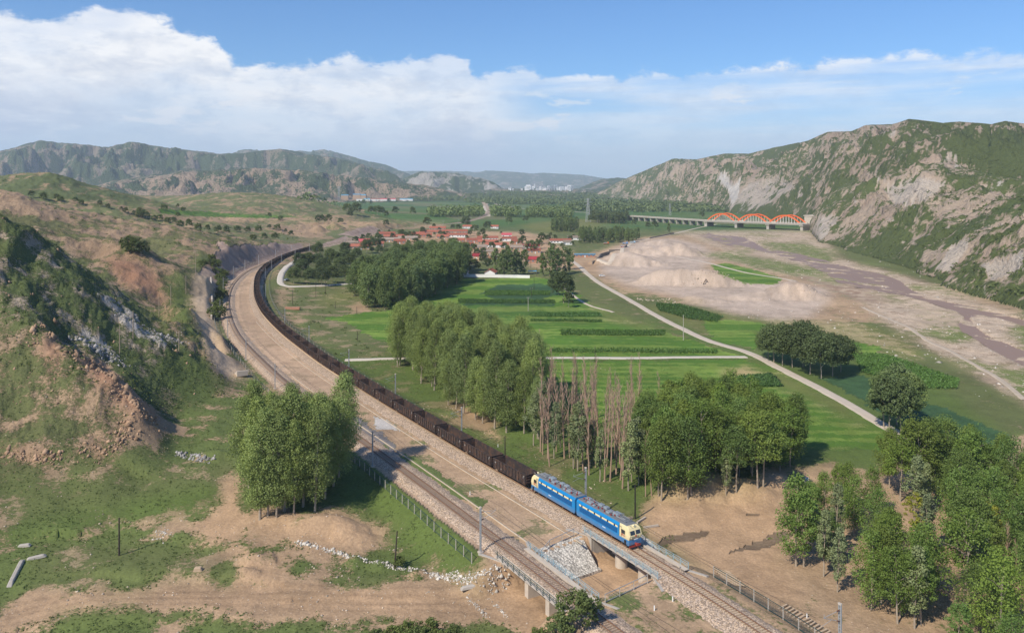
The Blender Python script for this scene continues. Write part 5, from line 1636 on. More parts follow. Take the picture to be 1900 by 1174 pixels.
def leaf_quads(P, size, up=.35, out=None, r=None):
    r = r or rng
    n = len(P)
    N = r.normal(size=(n, 3)); N /= np.linalg.norm(N, axis=1)[:, None]
    if out is not None: N = N * .75 + out * .8
    N[:, 2] += up
    N /= np.linalg.norm(N, axis=1)[:, None] + 1e-9
    T = np.cross(N, r.normal(size=(n, 3))); T /= np.linalg.norm(T, axis=1)[:, None] + 1e-9
    B = np.cross(N, T)
    s = (size * r.uniform(.6, 1.3, n))[:, None]
    V = np.stack([P + T * s * .62, P + B * s * .40 + N * s * .08, P - T * s * .62, P - B * s * .40 + N * s * .08], 1)
    Q = np.arange(n * 4).reshape(n, 4)
    return V.reshape(-1, 3), Q
def clumps(C, R, n_per, size, r, flat=.8):
    K = len(C)
    d = r.normal(size=(K, n_per, 3)); d /= np.linalg.norm(d, axis=2)[..., None]
    rad = r.uniform(.25, 1.0, (K, n_per, 1)) ** .5
    P = C[:, None, :] + d * rad * R[:, None, None] * np.array((1, 1, flat))
    return P.reshape(-1, 3), d.reshape(-1, 3)
def crown_poplar(h, w, seed, n_cl=95, n_per=62, leaf=.34, base=.22, lean=0.04):
    r = np.random.default_rng(seed)
    t = r.uniform(0, 1, n_cl) ** .85
    prof = np.interp(t, [0, .08, .3, .6, .85, 1], [.35, .65, 1.0, .95, .6, .18])
    ang = r.uniform(0, 2 * np.pi, n_cl)
    rad = prof * w * np.sqrt(r.uniform(.15, 1, n_cl))
    z = h * (base + (1 - base) * t * .97)
    wob = 1 + .25 * np.sin(ang * 2 + seed) + .15 * np.sin(ang * 3 + z * .5)
    C = np.stack([np.cos(ang) * rad * wob + lean * z, np.sin(ang) * rad * wob + lean * z * .5, z], 1)
    R = r.uniform(.65, 1.25, n_cl) * w * .36
    P, O = clumps(C, R, n_per, leaf, r, 1.15)
    return leaf_quads(P, leaf, .3, O, r), C
def crown_round(h, w, seed, n_cl=95, n_per=62, leaf=.36, base=.2, squash=1.0, gap=0.0):
    r = np.random.default_rng(seed)
    d = r.normal(size=(n_cl, 3)); d /= np.linalg.norm(d, axis=1)[:, None]
    d[:, 2] = np.where(d[:, 2] < -.5, -d[:, 2], d[:, 2])
    rr = r.uniform(.35, 1, n_cl) ** .5
    cz = h * (base + (1 - base) * .5); hz_ = h * (1 - base) * .5 * squash
    lob = 1 + .28 * np.sin(3 * np.arctan2(d[:, 1], d[:, 0]) + seed) * (1 - np.abs(d[:, 2])) + r.uniform(-.12, .12, n_cl)
    C = np.stack([d[:, 0] * rr * w * lob, d[:, 1] * rr * w * lob, cz + d[:, 2] * rr * hz_], 1)
    R = r.uniform(.6, 1.3, n_cl) * w * (.26 - gap)
    P, O = clumps(C, R, n_per, leaf, r, .85)
    return leaf_quads(P, leaf, .35, O, r), C
def trunk_mesh(name, h, r0, C, seed, mat, n_limb=9, split=.3, lean=0.04):
    r = random.Random(seed); mb = MB()
    pts = [(lean * h * k / 6 + (r.uniform(-.12, .12) if k else 0), lean * .5 * h * k / 6 + (r.uniform(-.12, .12) if k else 0), h * .92 * k / 6) for k in range(7)]
    pts[0] = (0, 0, -.6)
    for k in range(6):
        mb.cyl(pts[k], pts[k + 1], r0 * (1 - k / 6.6), r0 * (1 - (k + 1) / 6.6), n=7, caps=False)
    idx = list(range(len(C))); r.shuffle(idx)
    for i in idx[:n_limb]:
        c = Vector(C[i]); zz = max(h * split * .8, c.z - r.uniform(.15, .3) * h)
        f = min(zz / (h * .92), .99) * 6; k = int(f)
        a = Vector(pts[k]).lerp(Vector(pts[min(k + 1, 6)]), f - k)
        if c.z < a.z: continue
        m = a.lerp(c, .5) + Vector((0, 0, .08 * h * .3))
        mb.cyl(a, m, r0 * .34, r0 * .22, n=5, caps=False).cyl(m, c, r0 * .22, r0 * .06, n=5, caps=False)
    return mb.mesh(name, mat)
def tree_kind(kind, seed, h, w, mat, n_cl=95, n_per=60, leaf=.34, **k):
    fn = crown_poplar if kind == 'poplar' else crown_round
    (V, Q), C = fn(h, w, seed, n_cl, n_per, leaf, **k)
    return (np_mesh('crown', V, Q, mat), trunk_mesh('trunk', h, max(.13, h * .0125) if kind == 'poplar' else h * .013, C, seed, M_BARK, n_limb=10), h)
def dead_kind(seed, h):
    r = random.Random(seed); mb = MB(); tw = MB()
    pts = [Vector((0, 0, -.5))]
    for k in range(1, 8): pts.append(Vector((r.uniform(-.12, .12) * k * .5, r.uniform(-.12, .12) * k * .5, h * k / 7)))
    for k in range(7): mb.cyl(pts[k], pts[k + 1], .21 * (1 - k / 8), .21 * (1 - (k + 1) / 8), n=6, caps=False)
    for _ in range(46):
        z = r.uniform(.30, .97) * h; f = z / h * 7; k = min(int(f), 6); a = pts[k].lerp(pts[k + 1], f - k)
        an = r.uniform(0, 6.28); L_ = r.uniform(1.2, 3.4) * (1.1 - z / h * .5)
        b = a + Vector((math.cos(an) * L_ * .36, math.sin(an) * L_ * .36, L_ * .9))
        tw.cyl(a, b, .055, .018, n=4, caps=False)
        for _ in range(3):
            q = a.lerp(b, r.uniform(.3, .9)); an2 = an + r.uniform(-1.2, 1.2); l2 = L_ * .45
            tw.cyl(q, q + Vector((math.cos(an2) * l2 * .4, math.sin(an2) * l2 * .4, l2 * .85)), .028, .012, n=3, caps=False)
    return (tw.mesh('branches', M_DEAD), mb.mesh('trunk', M_DEAD), h)
KIND = {
    'poplar': [tree_kind('poplar', 10 + i, 23, 3.5 + .35 * (i % 3), M_POP, 210, 78, .25, base=.15, lean=.015 + .010 * i) for i in range(6)],
    'poplar_dark': [tree_kind('poplar', 20 + i, 22, 4.7 + .4 * i, M_POPD, 130, 60, .52, base=.12) for i in range(4)],
    'young': [tree_kind('poplar', 30 + i, 13, 1.5 + .2 * i, M_WILLOW, 60, 55, .28, base=.22) for i in range(3)],
    'green': [tree_kind('poplar' if i % 2 else 'round', 40 + i, 17, 3.3 + .4 * i, M_GREEN, 140, 70, .27, base=.2) for i in range(4)],
    'loose': [tree_kind('poplar' if i % 3 else 'round', 50 + i, 14, 2.7 + .3 * i, M_GREEN2, 105, 54, .25, base=.14) for i in range(5)],
    'yellow': [tree_kind('round', 60 + i, 11, 2.3 + .3 * i, M_YEL, 46, 42, .28, base=.3, gap=.06) for i in range(2)],
    'round': [tree_kind('round', 70 + i, 17, 6.2 + .5 * i, M_ROUND, 150, 70, .50, base=.14) for i in range(3)],
    'oval': [tree_kind('round', 80 + i, 17, 4.4 + .3 * i, M_POPD, 130, 70, .42, base=.17) for i in range(2)],
    'far': [tree_kind('round', 90 + i, 15, 5.0 + .6 * i, M_ROUND, 60, 26, .95, base=.08) for i in range(3)],
    'farpop': [tree_kind('poplar', 95 + i, 19, 3.2 + .4 * i, M_POPD, 50, 26, .85, base=.08) for i in range(3)],
    'dead': [dead_kind(100 + i, 21) for i in range(4)],
    'bush': [tree_kind('round', 110 + i, 4.2, 2.3, M_SCRUB, 50, 50, .26, base=-.12) for i in range(3)],
}
TR = random.Random(11)
def tree(kind, x, y, label, group=None, scale=1.0, name=None, cat='tree', z=None, hgt=None):
    c, t, h0 = TR.choice(KIND[kind])
    if hgt: scale = hgt / h0
    scale *= TR.uniform(.92, 1.08) if not hgt else TR.uniform(.96, 1.04)
    z = float(hz(x, y)) if z is None else z
    nm = name or {'poplar': 'poplar_tree', 'poplar_dark': 'poplar_tree', 'young': 'poplar_tree', 'dead': 'dead_tree', 'bush': 'bush', 'farpop': 'yard_poplar', 'far': 'yard_tree', 'round': 'round_tree', 'oval': 'round_tree', 'green': 'broadleaf_tree', 'loose': 'slender_tree', 'yellow': 'slender_tree'}.get(kind, 'tree')
    root = empty(nm, (x, y, z - .1), TR.uniform(-.5, .5) if kind in ('poplar', 'poplar_dark', 'young') else TR.uniform(0, 6.28), label, 'bush' if kind == 'bush' else cat, group, scale)
    if kind == 'dead': root.rotation_euler = (TR.uniform(-.07, .07), TR.uniform(-.07, .07), TR.uniform(0, 6))
    root.scale = (scale * TR.uniform(.9, 1.12), scale * TR.uniform(.9, 1.12), scale)
    link('branches' if kind == 'dead' else 'crown', c, root); link('trunk', t, root)
    return root
def in_poly(x, y, P):
    ins = False; j = len(P) - 1
    for i in range(len(P)):
        if (P[i][1] > y) != (P[j][1] > y) and x < (P[j][0] - P[i][0]) * (y - P[i][1]) / (P[j][1] - P[i][1] + 1e-12) + P[i][0]: ins = not ins
        j = i
    return ins
def fill(poly_px, gap, seed, jitter=.3, limit=400):
    """points inside a ground outline given by where its corners stand"""
    P = [gp(*p)[:2] for p in poly_px]
    xs = [p[0] for p in P]; ys = [p[1] for p in P]
    r = random.Random(seed); out = []; row = 0
    y = min(ys)
    while y < max(ys):
        x = min(xs) + (gap / 2 if row % 2 else 0)
        while x < max(xs):
            a = x + r.uniform(-jitter, jitter) * gap; b = y + r.uniform(-jitter, jitter) * gap
            if in_poly(a, b, P): out.append((a, b))
            x += gap
        y += gap * .87; row += 1
    return out[:limit]

def thd(v, a, b, w=('on the left', 'in the middle', 'on the right')):
    return w[0] if v < a else w[1] if v < b else w[2]
# left grove
for (px, py) in [(482, 964), (497, 957), (513, 959), (527, 950), (545, 952), (584, 950), (562, 940), (603, 925), (522, 932), (545, 915), (502, 932), (476, 930), (580, 918), (618, 902), (462, 905), (628, 885), (592, 892), (500, 905), (530, 890), (560, 895)]:
    X, Y, Z = gp(px, py)
    tree('poplar', X, Y, ('front' if py > 935 else 'rear') + ' windblown poplar ' + thd(px, 520, 575) + ' of the clump on the bank beside the tracks', 'poplars of the left clump', hgt=TR.uniform(19, 24))
X, Y, Z = gp(484, 962); tree('young', X, Y, 'low leafy sapling at the front foot of the left poplar clump', hgt=9)
# long middle grove
G2 = [(733, 678), (762, 702), (830, 752), (880, 780), (985, 824), (1006, 812), (990, 742), (950, 714), (880, 678), (790, 648), (742, 652)]
g2 = fill(G2, 5.4, 3)
print('G2', len(g2))
def zone(x, y, pts, front):
    px = 950 + F * x / y
    w = pts[0] if px < pts[1] else pts[2] if px < pts[3] else pts[4]
    return ('front ' if front else '') + w
for x, y in g2:
    px = 950 + F * x / y
    ed = HZ + (H + 3.4) * F / y > 675 + (px - 735) * .56 - 8
    w = 'at the left end of' if px < 800 else 'in the middle of' if px < 920 else 'at the bare-trunk end of'
    tree('poplar', x, y, ('front-row silvery poplar ' if ed else 'inner silvery poplar ') + w + ' the long grove by the wagons', 'poplars of the long middle grove', hgt=TR.triangular(15, 26, 22))
# dark grove by the white wall
G5 = [(660, 558), (690, 577), (728, 575), (785, 556), (845, 530), (866, 508), (850, 493), (800, 493), (740, 506), (692, 532), (655, 548)]
g5 = fill(G5, 10.6, 4)
print('G5', len(g5))
for x, y in g5:
    px = 950 + F * x / y
    tree('poplar_dark', x, y, 'dark poplar ' + ('at the left front corner' if px < 720 else 'left of the centre' if px < 760 else 'right of the centre' if px < 810 else 'at the village end') + ' of the dense block before the village, ' + ('field side' if y < 470 else 'back'), 'dark poplars before the village', hgt=TR.uniform(20, 25))
dr = random.Random(17)
# dead poplars, with young green ones among them
for (px, py, hh) in [(1003, 837, 23), (1012, 822, 22), (1047, 850, 21), (1057, 849, 19), (1082, 873, 18), (1093, 881, 19), (1122, 893, 20), (1132, 893, 21), (1143, 880, 20), (1155, 906, 22), (1151, 890, 19), (1198, 921, 13), (1209, 920, 14), (1035, 815, 20), (1060, 820, 20), (1075, 840, 19), (1090, 850, 21), (1105, 860, 20), (1112, 845, 19), (1125, 865, 21), (1140, 850, 18), (1150, 860, 20), (1165, 875, 18), (1030, 790, 19), (1060, 790, 19), (1085, 800, 20), (1110, 810, 19), (1135, 815, 18), (1160, 830, 17), (1050, 770, 17), (1100, 785, 17), (1185, 850, 16), (1180, 810, 17), (1225, 800, 16), (1128, 780, 16), (1020, 770, 20), (1008, 750, 20), (930, 700, 21), (1000, 730, 21)] + [(dr.uniform(1005, 1185), dr.uniform(755, 872), dr.uniform(11, 21)) for _ in range(26)]:
    X, Y, Z = gp(px, py)
    tree('dead', X, Y, 'tall bare reddish poplar ' + thd(px, 1050, 1110) + ' of the leafless stand, ' + ('front row' if py > 840 else 'rear rows'), 'bare poplars right of the middle grove', hgt=hh)
for (px, py, hh) in [(1028, 850, 14), (1064, 869, 15), (1072, 873, 16), (1113, 893, 12), (1166, 910, 15), (1178, 880, 13), (1000, 815, 15), (990, 826, 14), (1040, 830, 12), (1095, 865, 10), (1185, 900, 13), (1172, 893, 14), (1080, 850, 11)]:
    X, Y, Z = gp(px, py)
    tree('young', X, Y, 'slim young green poplar ' + thd(px, 1050, 1110) + ' of the bare trunks near the locomotive', 'young poplars among the bare ones', hgt=hh)
# green grove behind the dirt bank
FK = 0
for (px, py, hh, kd) in [(1227, 929, 17, 'green'), (1222, 920, 15, 'green'), (1276, 926, 18, 'green'), (1283, 918, 16, 'loose'), (1347, 918, 11, 'young'), (1366, 913, 15, 'green'), (1406, 905, 17, 'green'), (1416, 902, 16, 'green')]:
    X, Y, Z = gp(px, py)
    tree(kd, X, Y, ordinal(FK) + ' tree from the left on top of the dirt bank along the right grove', 'front trees of the right grove', hgt=hh); FK += 1
G4 = [(1190, 900), (1240, 905), (1300, 905), (1360, 900), (1420, 892), (1475, 868), (1482, 845), (1440, 820), (1380, 805), (1300, 795), (1230, 805), (1195, 850)]
g4 = fill(G4, 5.0, 6)
print('G4', len(g4))
for x, y in g4:
    kd = TR.choices(['green', 'loose', 'yellow'], [6, 2, .6 if x < 45 else .1])[0]
    px = 950 + F * x / y
    tree(kd, x, y, 'broad green tree ' + ('at the train end' if px < 1280 else 'in the middle' if px < 1390 else 'at the car end') + ' of the grove between dirt yard and field, ' + ('front' if y < 185 else 'rear'), 'trees of the right grove', hgt=TR.uniform(13, 17) if kd != 'yellow' else 13)
# round clump and the four-trunk clump by the road
for (px, py, hh) in [(1436, 672, 15), (1452, 678, 17), (1470, 682, 16), (1503, 694, 17), (1524, 702, 16), (1545, 698, 15), (1490, 680, 17), (1560, 690, 14), (1425, 664, 12)]:
    X, Y, Z = gp(px, py)
    tree('round', X, Y, 'dark round-topped tree in the clump beside the pale road and corn', 'round trees beside the road', hgt=hh)
for (px, py, hh) in [(1650, 806, 17), (1672, 808, 16), (1640, 793, 16), (1688, 796, 16), (1664, 788, 18)]:
    X, Y, Z = gp(px, py)
    tree('oval', X, Y, 'dark oval tree in the small clump standing over the end of the road', 'oval trees at the road end', hgt=hh)
for (px, py, hh, kd, lb) in [(1046, 563, 18, 'round', 'single dark tree standing between the crop field and the pale road'), (1055, 570, 9, 'far', 'small tree at the foot of the single dark tree by the road'), (1036, 548, 15, 'far', 'rounded tree just behind the single dark tree by the road')]:
    X, Y, Z = gp(px, py); tree(kd, X, Y, lb, hgt=hh)
# orchard by the track bend
for (px, py) in [(545, 526), (575, 528), (597, 530), (616, 525), (640, 522), (560, 515), (600, 512), (630, 506), (650, 500), (572, 500), (662, 484), (640, 476), (612, 486), (680, 470), (590, 478), (590, 495), (620, 495), (555, 500), (700, 463), (640, 490)]:
    X, Y, Z = gp(px, py); tree('round', X, Y, 'low rounded dark tree in the orchard by the bend of the white road', 'orchard trees by the white road', hgt=TR.uniform(11, 14))
# village trees
VT = [(922, 508, 20, 'farpop'), (935, 512, 21, 'farpop'), (948, 512, 22, 'farpop'), (960, 511, 21, 'farpop'), (972, 509, 19, 'farpop'), (942, 500, 20, 'farpop'), (1008, 512, 19, 'farpop'), (1020, 513, 22, 'farpop'), (1034, 512, 22, 'farpop'), (1048, 508, 21, 'farpop'), (1028, 500, 20, 'farpop'), (1056, 500, 18, 'farpop')]
for (px, py, hh, kd) in VT:
    X, Y, Z = gp(px, py); tree(kd, X, Y, 'tall poplar among the village yards ' + ('behind the white wall' if px < 990 else 'left of the road into the village'), 'poplars ' + ('behind the white wall' if px < 990 else 'left of the village road'), hgt=hh)
for k, (px, py, hh, kd, lb) in enumerate([(878, 508, 12, 'far', 'rounded tree between the two white gabled houses'), (905, 500, 10, 'far', 'small tree just behind the right white gabled house'), (885, 478, 9, 'far', 'tree among the tan yards left of the courtyards'), (858, 486, 17, 'farpop', 'tree at the right end of the dark poplar block'), (868, 480, 16, 'farpop', 'second tree at the right end of the dark poplar block'),
        (968, 440, 11, 'far', 'small dark tree standing alone right of the red roofs'), (995, 468, 14, 'farpop', 'tall tree beside the open tan yard in the village'), (985, 470, 14, 'far', 'leafy tree left of the open tan yard'), (1005, 452, 13, 'far', 'tree behind the open tan yard'),
        (905, 428, 14, 'far', 'left tree of the pair in the middle of the red roofs'), (896, 440, 12, 'far', 'low tree among the red roofs in mid village'), (880, 434, 13, 'far', 'bushy tree between two rows of red roofs'), (865, 423, 18, 'far', 'tall tree at the back of the village'), (840, 426, 8, 'far', 'low bushy tree behind the left red roofs'), (805, 426, 9, 'far', 'wide bush by the far railway fence'), (792, 421, 15, 'far', 'single tree in front of the orange cut'), (716, 421, 11, 'far', 'small round tree before the orange cut'),
        (944, 417, 14, 'far', 'single round tree on the field behind the village'), (975, 413, 13, 'far', 'leaning tree in the open field behind the village'), (795, 446, 8, 'far', 'small tree among the left red roofs'), (760, 442, 9, 'far', 'leftmost tree along the back of the village'), (745, 440, 10, 'far', 'tree behind the long red roofs at the village edge'), (705, 455, 12, 'far', 'tree on the bank at the left end of the village'), (690, 462, 12, 'far', 'dark tree below the bank at the left end of the village'), (660, 455, 10, 'far', 'tree by the pale bank beside the railway'), (820, 448, 8, 'far', 'low tree in the middle of the left houses'),
        (765, 400, 18, 'far', 'large round dark tree in the green plain'), (733, 399, 17, 'far', 'upright round tree in the green plain'), (717, 404, 12, 'far', 'low tree at the edge of the green plain'), (661, 400, 20, 'far', 'large dark tree beside the green hill'), (645, 398, 18, 'far', 'tree at the foot of the green hill'), (650, 404, 11, 'far', 'low bush tree in front of the green hill'), (688, 398, 14, 'far', 'left tree of the row in the green plain'), (700, 399, 16, 'far', 'middle tree of the row in the green plain'), (708, 399, 16, 'far', 'right tree of the row in the green plain'),
        (674, 382, 20, 'far', 'dark round tree far out in the plain'), (688, 381, 15, 'far', 'smaller tree right of the far round tree'), (722, 377, 20, 'far', 'distant tree before the white sheds'), (590, 415, 13, 'far', 'left tree of the pair on the terrace edge'), (598, 415, 13, 'far', 'middle tree of the group on the terrace edge'), (610, 415, 13, 'far', 'right tree of the group on the terrace edge'), (632, 416, 9, 'far', 'small tree on the terrace above the orange cut'),
        (1176, 420, 13, 'far', 'left round tree below the viaduct'), (1202, 425, 12, 'far', 'second tree below the viaduct'), (1215, 426, 14, 'far', 'third tree below the viaduct'), (1241, 432, 17, 'farpop', 'tall single tree on the field below the viaduct'), (1303, 406, 17, 'far', 'dark tree behind the viaduct near the first orange arch'), (1339, 418, 18, 'far', 'round tree standing in front of the first orange arch'), (1190, 398, 14, 'far', 'tree behind the left end of the viaduct')]):
    X, Y, Z = gp(px, py); tree(kd, X, Y, lb, hgt=hh)
def wood(name_label, polys, gap, hgt, kind='far', seed=1, group=None):
    for x, y in fill(polys, gap, seed, .35, 120):
        tree(kind, x, y, name_label, group or name_label.split(' in ')[-1], hgt=TR.uniform(hgt * .85, hgt * 1.15))
wood('dark tree in the wood behind the white village house', [(1072, 452), (1180, 450), (1186, 443), (1150, 438), (1080, 440)], 12, 15, 'farpop', 2, 'trees of the wood behind the white house')
wood('leafy tree in the clump behind the right village houses', [(1016, 430), (1068, 431), (1072, 422), (1030, 420)], 13, 17, 'farpop', 3, 'trees of the clump behind the right houses')
wood('tree in the wood at the left end of the viaduct', [(1096, 414), (1160, 416), (1164, 408), (1100, 404)], 15, 17, 'far', 8, 'trees at the left end of the viaduct')

# distant woodland, one mass
def mass(name, polys_px, gap, hgt, size, mat, seed, n=14, kind='stuff'):
    VV = []; QQ = []; c = 0
    r = np.random.default_rng(seed)
    for pp in polys_px:
        pts = np.array(fill(pp, gap, seed, .45, 100000))
        if len(pts) == 0: continue
        z = hz(pts[:, 0], pts[:, 1])
        hh = hgt * r.uniform(.7, 1.2, len(pts))
        d = r.normal(size=(len(pts), n, 3)); d /= np.linalg.norm(d, axis=2)[..., None]
        C = np.stack([pts[:, 0], pts[:, 1], z + hh * .52], 1)
        R = np.stack([hh * 0 + gap * .62, hh * 0 + gap * .62, hh * .52], 1)
        P = (C[:, None] + d * R[:, None] * r.uniform(.6, 1, (len(pts), n, 1))).reshape(-1, 3)
        V, Q = leaf_quads(P, size, .4, d.reshape(-1, 3), r)
        VV.append(V); QQ.append(Q + c); c += len(V)
    o = link(name, np_mesh(name, np.concatenate(VV), np.concatenate(QQ), mat)); o['kind'] = kind
    return o
mass('woodland', [[(1042, 392), (1110, 393), (1350, 393), (1345, 386), (1250, 378), (1130, 374), (1060, 378)],
                  [(860, 366), (960, 371), (1060, 371), (1130, 368), (1130, 363), (1000, 362), (880, 361)],
                  [(860, 375), (900, 378), (960, 380), (1040, 380), (1050, 374), (960, 373), (870, 371)],
                  [(760, 372), (860, 372), (860, 367), (800, 366)], [(980, 395), (1060, 396), (1060, 392), (990, 391)], [(560, 374), (690, 370), (690, 367), (560, 370)],
                  [(905, 359), (1130, 359), (1130, 357.5), (905, 357.5)]], 20, 17, 6.5, M_ROUND, 3, 12)

mass('tree_rows', [[(794, 403), (872, 403), (872, 399), (796, 399)], [(872, 402), (894, 402), (894, 397), (872, 397)], [(910, 402), (965, 404), (965, 399), (912, 398)], [(978, 404), (1060, 404), (1060, 400), (980, 400)]], 12, 21, 3.4, M_POPD, 5, 40)
vr = random.Random(8)
VTP = [(670, 448), (684, 444), (702, 446), (728, 446), (748, 448), (768, 441), (784, 434), (806, 438), (830, 436), (858, 440), (866, 446), (872, 438), (888, 442), (898, 456), (912, 466), (930, 450), (936, 466), (950, 456), (966, 456), (900, 476), (880, 470), (872, 490), (896, 490), (975, 476), (960, 480), (850, 428), (885, 426), (930, 436), (1012, 448), (1030, 446), (1058, 448), (1062, 456), (1020, 458), (815, 432), (776, 446), (712, 452), (690, 450), (940, 490), (1000, 494), (858, 466)] + [(vr.uniform(665, 1065), vr.uniform(430, 492)) for _ in range(46)]
for k, (px, py) in enumerate(VTP):
    X, Y, Z = gp(px, py); tree('far', X, Y, 'small leafy yard tree between the village roofs ' + ('on the left' if px < 770 else 'in the middle' if px < 900 else 'on the right'), 'yard trees of the village', hgt=vr.uniform(5, 10))

# right foreground grove
G7 = [(1480, 1046), (1530, 1066), (1572, 1106), (1616, 1128), (1700, 1164), (1760, 1230), (1900, 1320), (2050, 1320), (2050, 930), (1900, 900), (1820, 895), (1760, 905), (1700, 930), (1690, 1000), (1620, 990), (1580, 975), (1545, 1000), (1490, 1030)]
g7 = fill(G7, 7.6, 9)
print('G7', len(g7))
for k, (x, y) in enumerate(g7):
    px = 950 + F * x / y
    kd = TR.choices(['loose', 'green', 'young', 'yellow'], [7, 1.6, .8, .5])[0]
    tree(kd, x, y, 'bright green slender tree ' + ('on the puddle side' if px < 1640 else 'in the middle' if px < 1780 else 'near the right edge') + ' of the lower right thicket, ' + ('front' if y < 128 else 'central' if y < 155 else 'rear') + ' part', 'trees of the lower right thicket', hgt=TR.uniform(8.5, 16) if kd != 'yellow' else 9)
for (px, py, hh, kd, lb) in [(1477, 1050, 16, 'loose', 'leafy tree at the left tip of the lower right thicket'), (1492, 1051, 14, 'loose', 'second tree from the left tip of the lower right thicket'), (1528, 1069, 12, 'young', 'slim tree on bare soil at the front of the thicket'), (1554, 1098, 11, 'young', 'small slim tree on bare soil behind the stacked sleepers'),
        (1616, 1130, 13, 'loose', 'slender tree with its shadow on bare soil'), (1666, 1157, 12, 'loose', 'thin-trunked tree above the lower edge'), (1697, 1166, 13, 'young', 'tree with a long pale trunk at the lower edge'), (1709, 1158, 13, 'loose', 'thin tree right of the long pale trunk'),
        (1832, 1050, 12, 'yellow', 'yellow-green tree standing out in the thicket'), (1858, 1020, 10, 'yellow', 'smaller yellow-leaved tree behind the bright yellow one'), (1870, 1090, 11, 'dead', 'leafless brushy tree at the right edge of the thicket'), (1890, 1110, 10, 'dead', 'bare twiggy tree by the right edge'),
        (1581, 969, 12, 'loose', 'slender tree at the back of the thicket by the car'), (1530, 975, 11, 'loose', 'low tree in front of the dark blue car'), (1505, 985, 10, 'loose', 'leafy low tree beside the dirt yard puddles'), (1560, 950, 11, 'loose', 'tree right behind the dark blue car'),
        (1650, 905, 14, 'green', 'left tree of the tall group behind the thicket'), (1700, 925, 18, 'green', 'tallest dark green tree behind the thicket'), (1730, 915, 17, 'green', 'broad tree behind the thicket near the road end'), (1760, 905, 16, 'green', 'tree behind the thicket in front of the blue-green field'), (1800, 900, 14, 'green', 'right tree of the tall group behind the thicket'), (1670, 930, 15, 'loose', 'loose leafy tree in front of the tall group'), (1835, 915, 12, 'loose', 'tree at the right end of the tall group'), (1870, 960, 12, 'young', 'grey-green tree near the right edge'), (1895, 940, 11, 'young', 'grey-green bushy tree cut by the right edge'),
        (1620, 960, 11, 'loose', 'narrow tree in the middle of the thicket gap')]:
    X, Y, Z = gp(px, py); tree(kd, X, Y, lb, hgt=hh)
# hill shrubs and small trees along the ridge paths
for k, (px, py) in enumerate([(58, 367), (80, 370), (105, 372), (112, 374), (140, 377), (150, 379), (185, 384), (200, 386), (225, 392), (233, 394), (248, 400), (262, 404), (272, 407), (285, 409), (296, 411), (310, 413), (322, 416), (335, 420), (350, 424), (368, 427), (385, 430), (260, 400), (330, 404), (250, 470), (262, 476), (244, 466), (315, 412), (405, 432), (420, 436), (440, 430), (460, 434), (480, 430), (500, 425), (515, 428), (530, 432), (470, 445), (490, 448), (510, 444), (540, 440), (340, 392), (330, 386), (305, 390), (500, 405), (520, 408)]):
    X, Y, Z = gp(px, py)
    tree('far' if k % 2 == 0 else 'bush', X, Y, 'low dark shrub on the tan hillside terraces left of the railway', 'shrubs on the left hillside', hgt=TR.uniform(5, 9), name='shrub')
for (px, py) in [(404, 562), (407, 545), (406, 578), (410, 536), (413, 552), (404, 520), (410, 522), (403, 592), (414, 530), (408, 556), (398, 500), (405, 492), (412, 510), (418, 515), (404, 510), (400, 496), (388, 492), (378, 496), (392, 486)]:
    X, Y, Z = gp(px, py)
    tree('bush', X, Y, 'bright green bush in the hollow between retaining wall and stone cutting', 'bushes behind the retaining wall', hgt=TR.uniform(4, 7))
# bushes close to the camera
X, Y, Z = gp(1068, 1168); tree('bush', X, Y, 'large round bush against the empty track at the lower edge', hgt=5.6)
X, Y, Z = gp(1040, 1185); tree('bush', X, Y, 'bush cut by the lower edge left of the large round one', hgt=3.6)
for k, (px, py, hh) in enumerate([(760, 1195, 3.4), (800, 1190, 3.4), (840, 1196, 3.0), (700, 1205, 3.0), (730, 1200, 3.2), (650, 1212, 2.6), (600, 1215, 2.3), (780, 1205, 3.6), (870, 1205, 2.6), (820, 1205, 3.4), (560, 1215, 2.0), (680, 1215, 2.8), (1000, 1195, 2.5), (520, 1216, 1.6)]):
    X, Y, Z = gp(px, py); tree('bush', X, Y, 'fresh green bush in the belt along the lower edge', 'bushes along the lower edge', hgt=hh)
X, Y, Z = gp(742, 1052); tree('bush', X, Y, 'small dark bush by the leaning pole and rubble line', hgt=2.2)
# ---------------------------------------------------------------- village
def tile_mat(name, c):
    m = bpy.data.materials.new(name); m.use_nodes = True
    nt = m.node_tree; b = nt.nodes['Principled BSDF']; b.inputs['Roughness'].default_value = .85; b.inputs['Specular IOR Level'].default_value = .2
    tc = nd(nt, 'ShaderNodeTexCoord'); oi = nd(nt, 'ShaderNodeObjectInfo')
    w = nd(nt, 'ShaderNodeTexWave', wave_type='BANDS', bands_direction='X'); w.inputs['Scale'].default_value = 1.6; w.inputs['Distortion'].default_value = .5
    nt.links.new(tc.outputs['Object'], w.inputs['Vector'])
    n = noise(nt, tc.outputs['Object'], .8, 6, .65)
    f = mth(nt, 'MULTIPLY', mth(nt, 'ADD', .65, mth(nt, 'MULTIPLY', n, .6)), mth(nt, 'ADD', .85, mth(nt, 'MULTIPLY', w.outputs[1], .25)))
    f = mth(nt, 'MULTIPLY', f, mth(nt, 'ADD', .75, mth(nt, 'MULTIPLY', oi.outputs['Random'], .4)))
    sc = nt.nodes.new('ShaderNodeVectorMath'); sc.operation = 'SCALE'; sc.inputs[0].default_value = c
    nt.links.new(f, sc.inputs['Scale']); nt.links.new(sc.outputs[0], b.inputs['Base Color'])
    return m
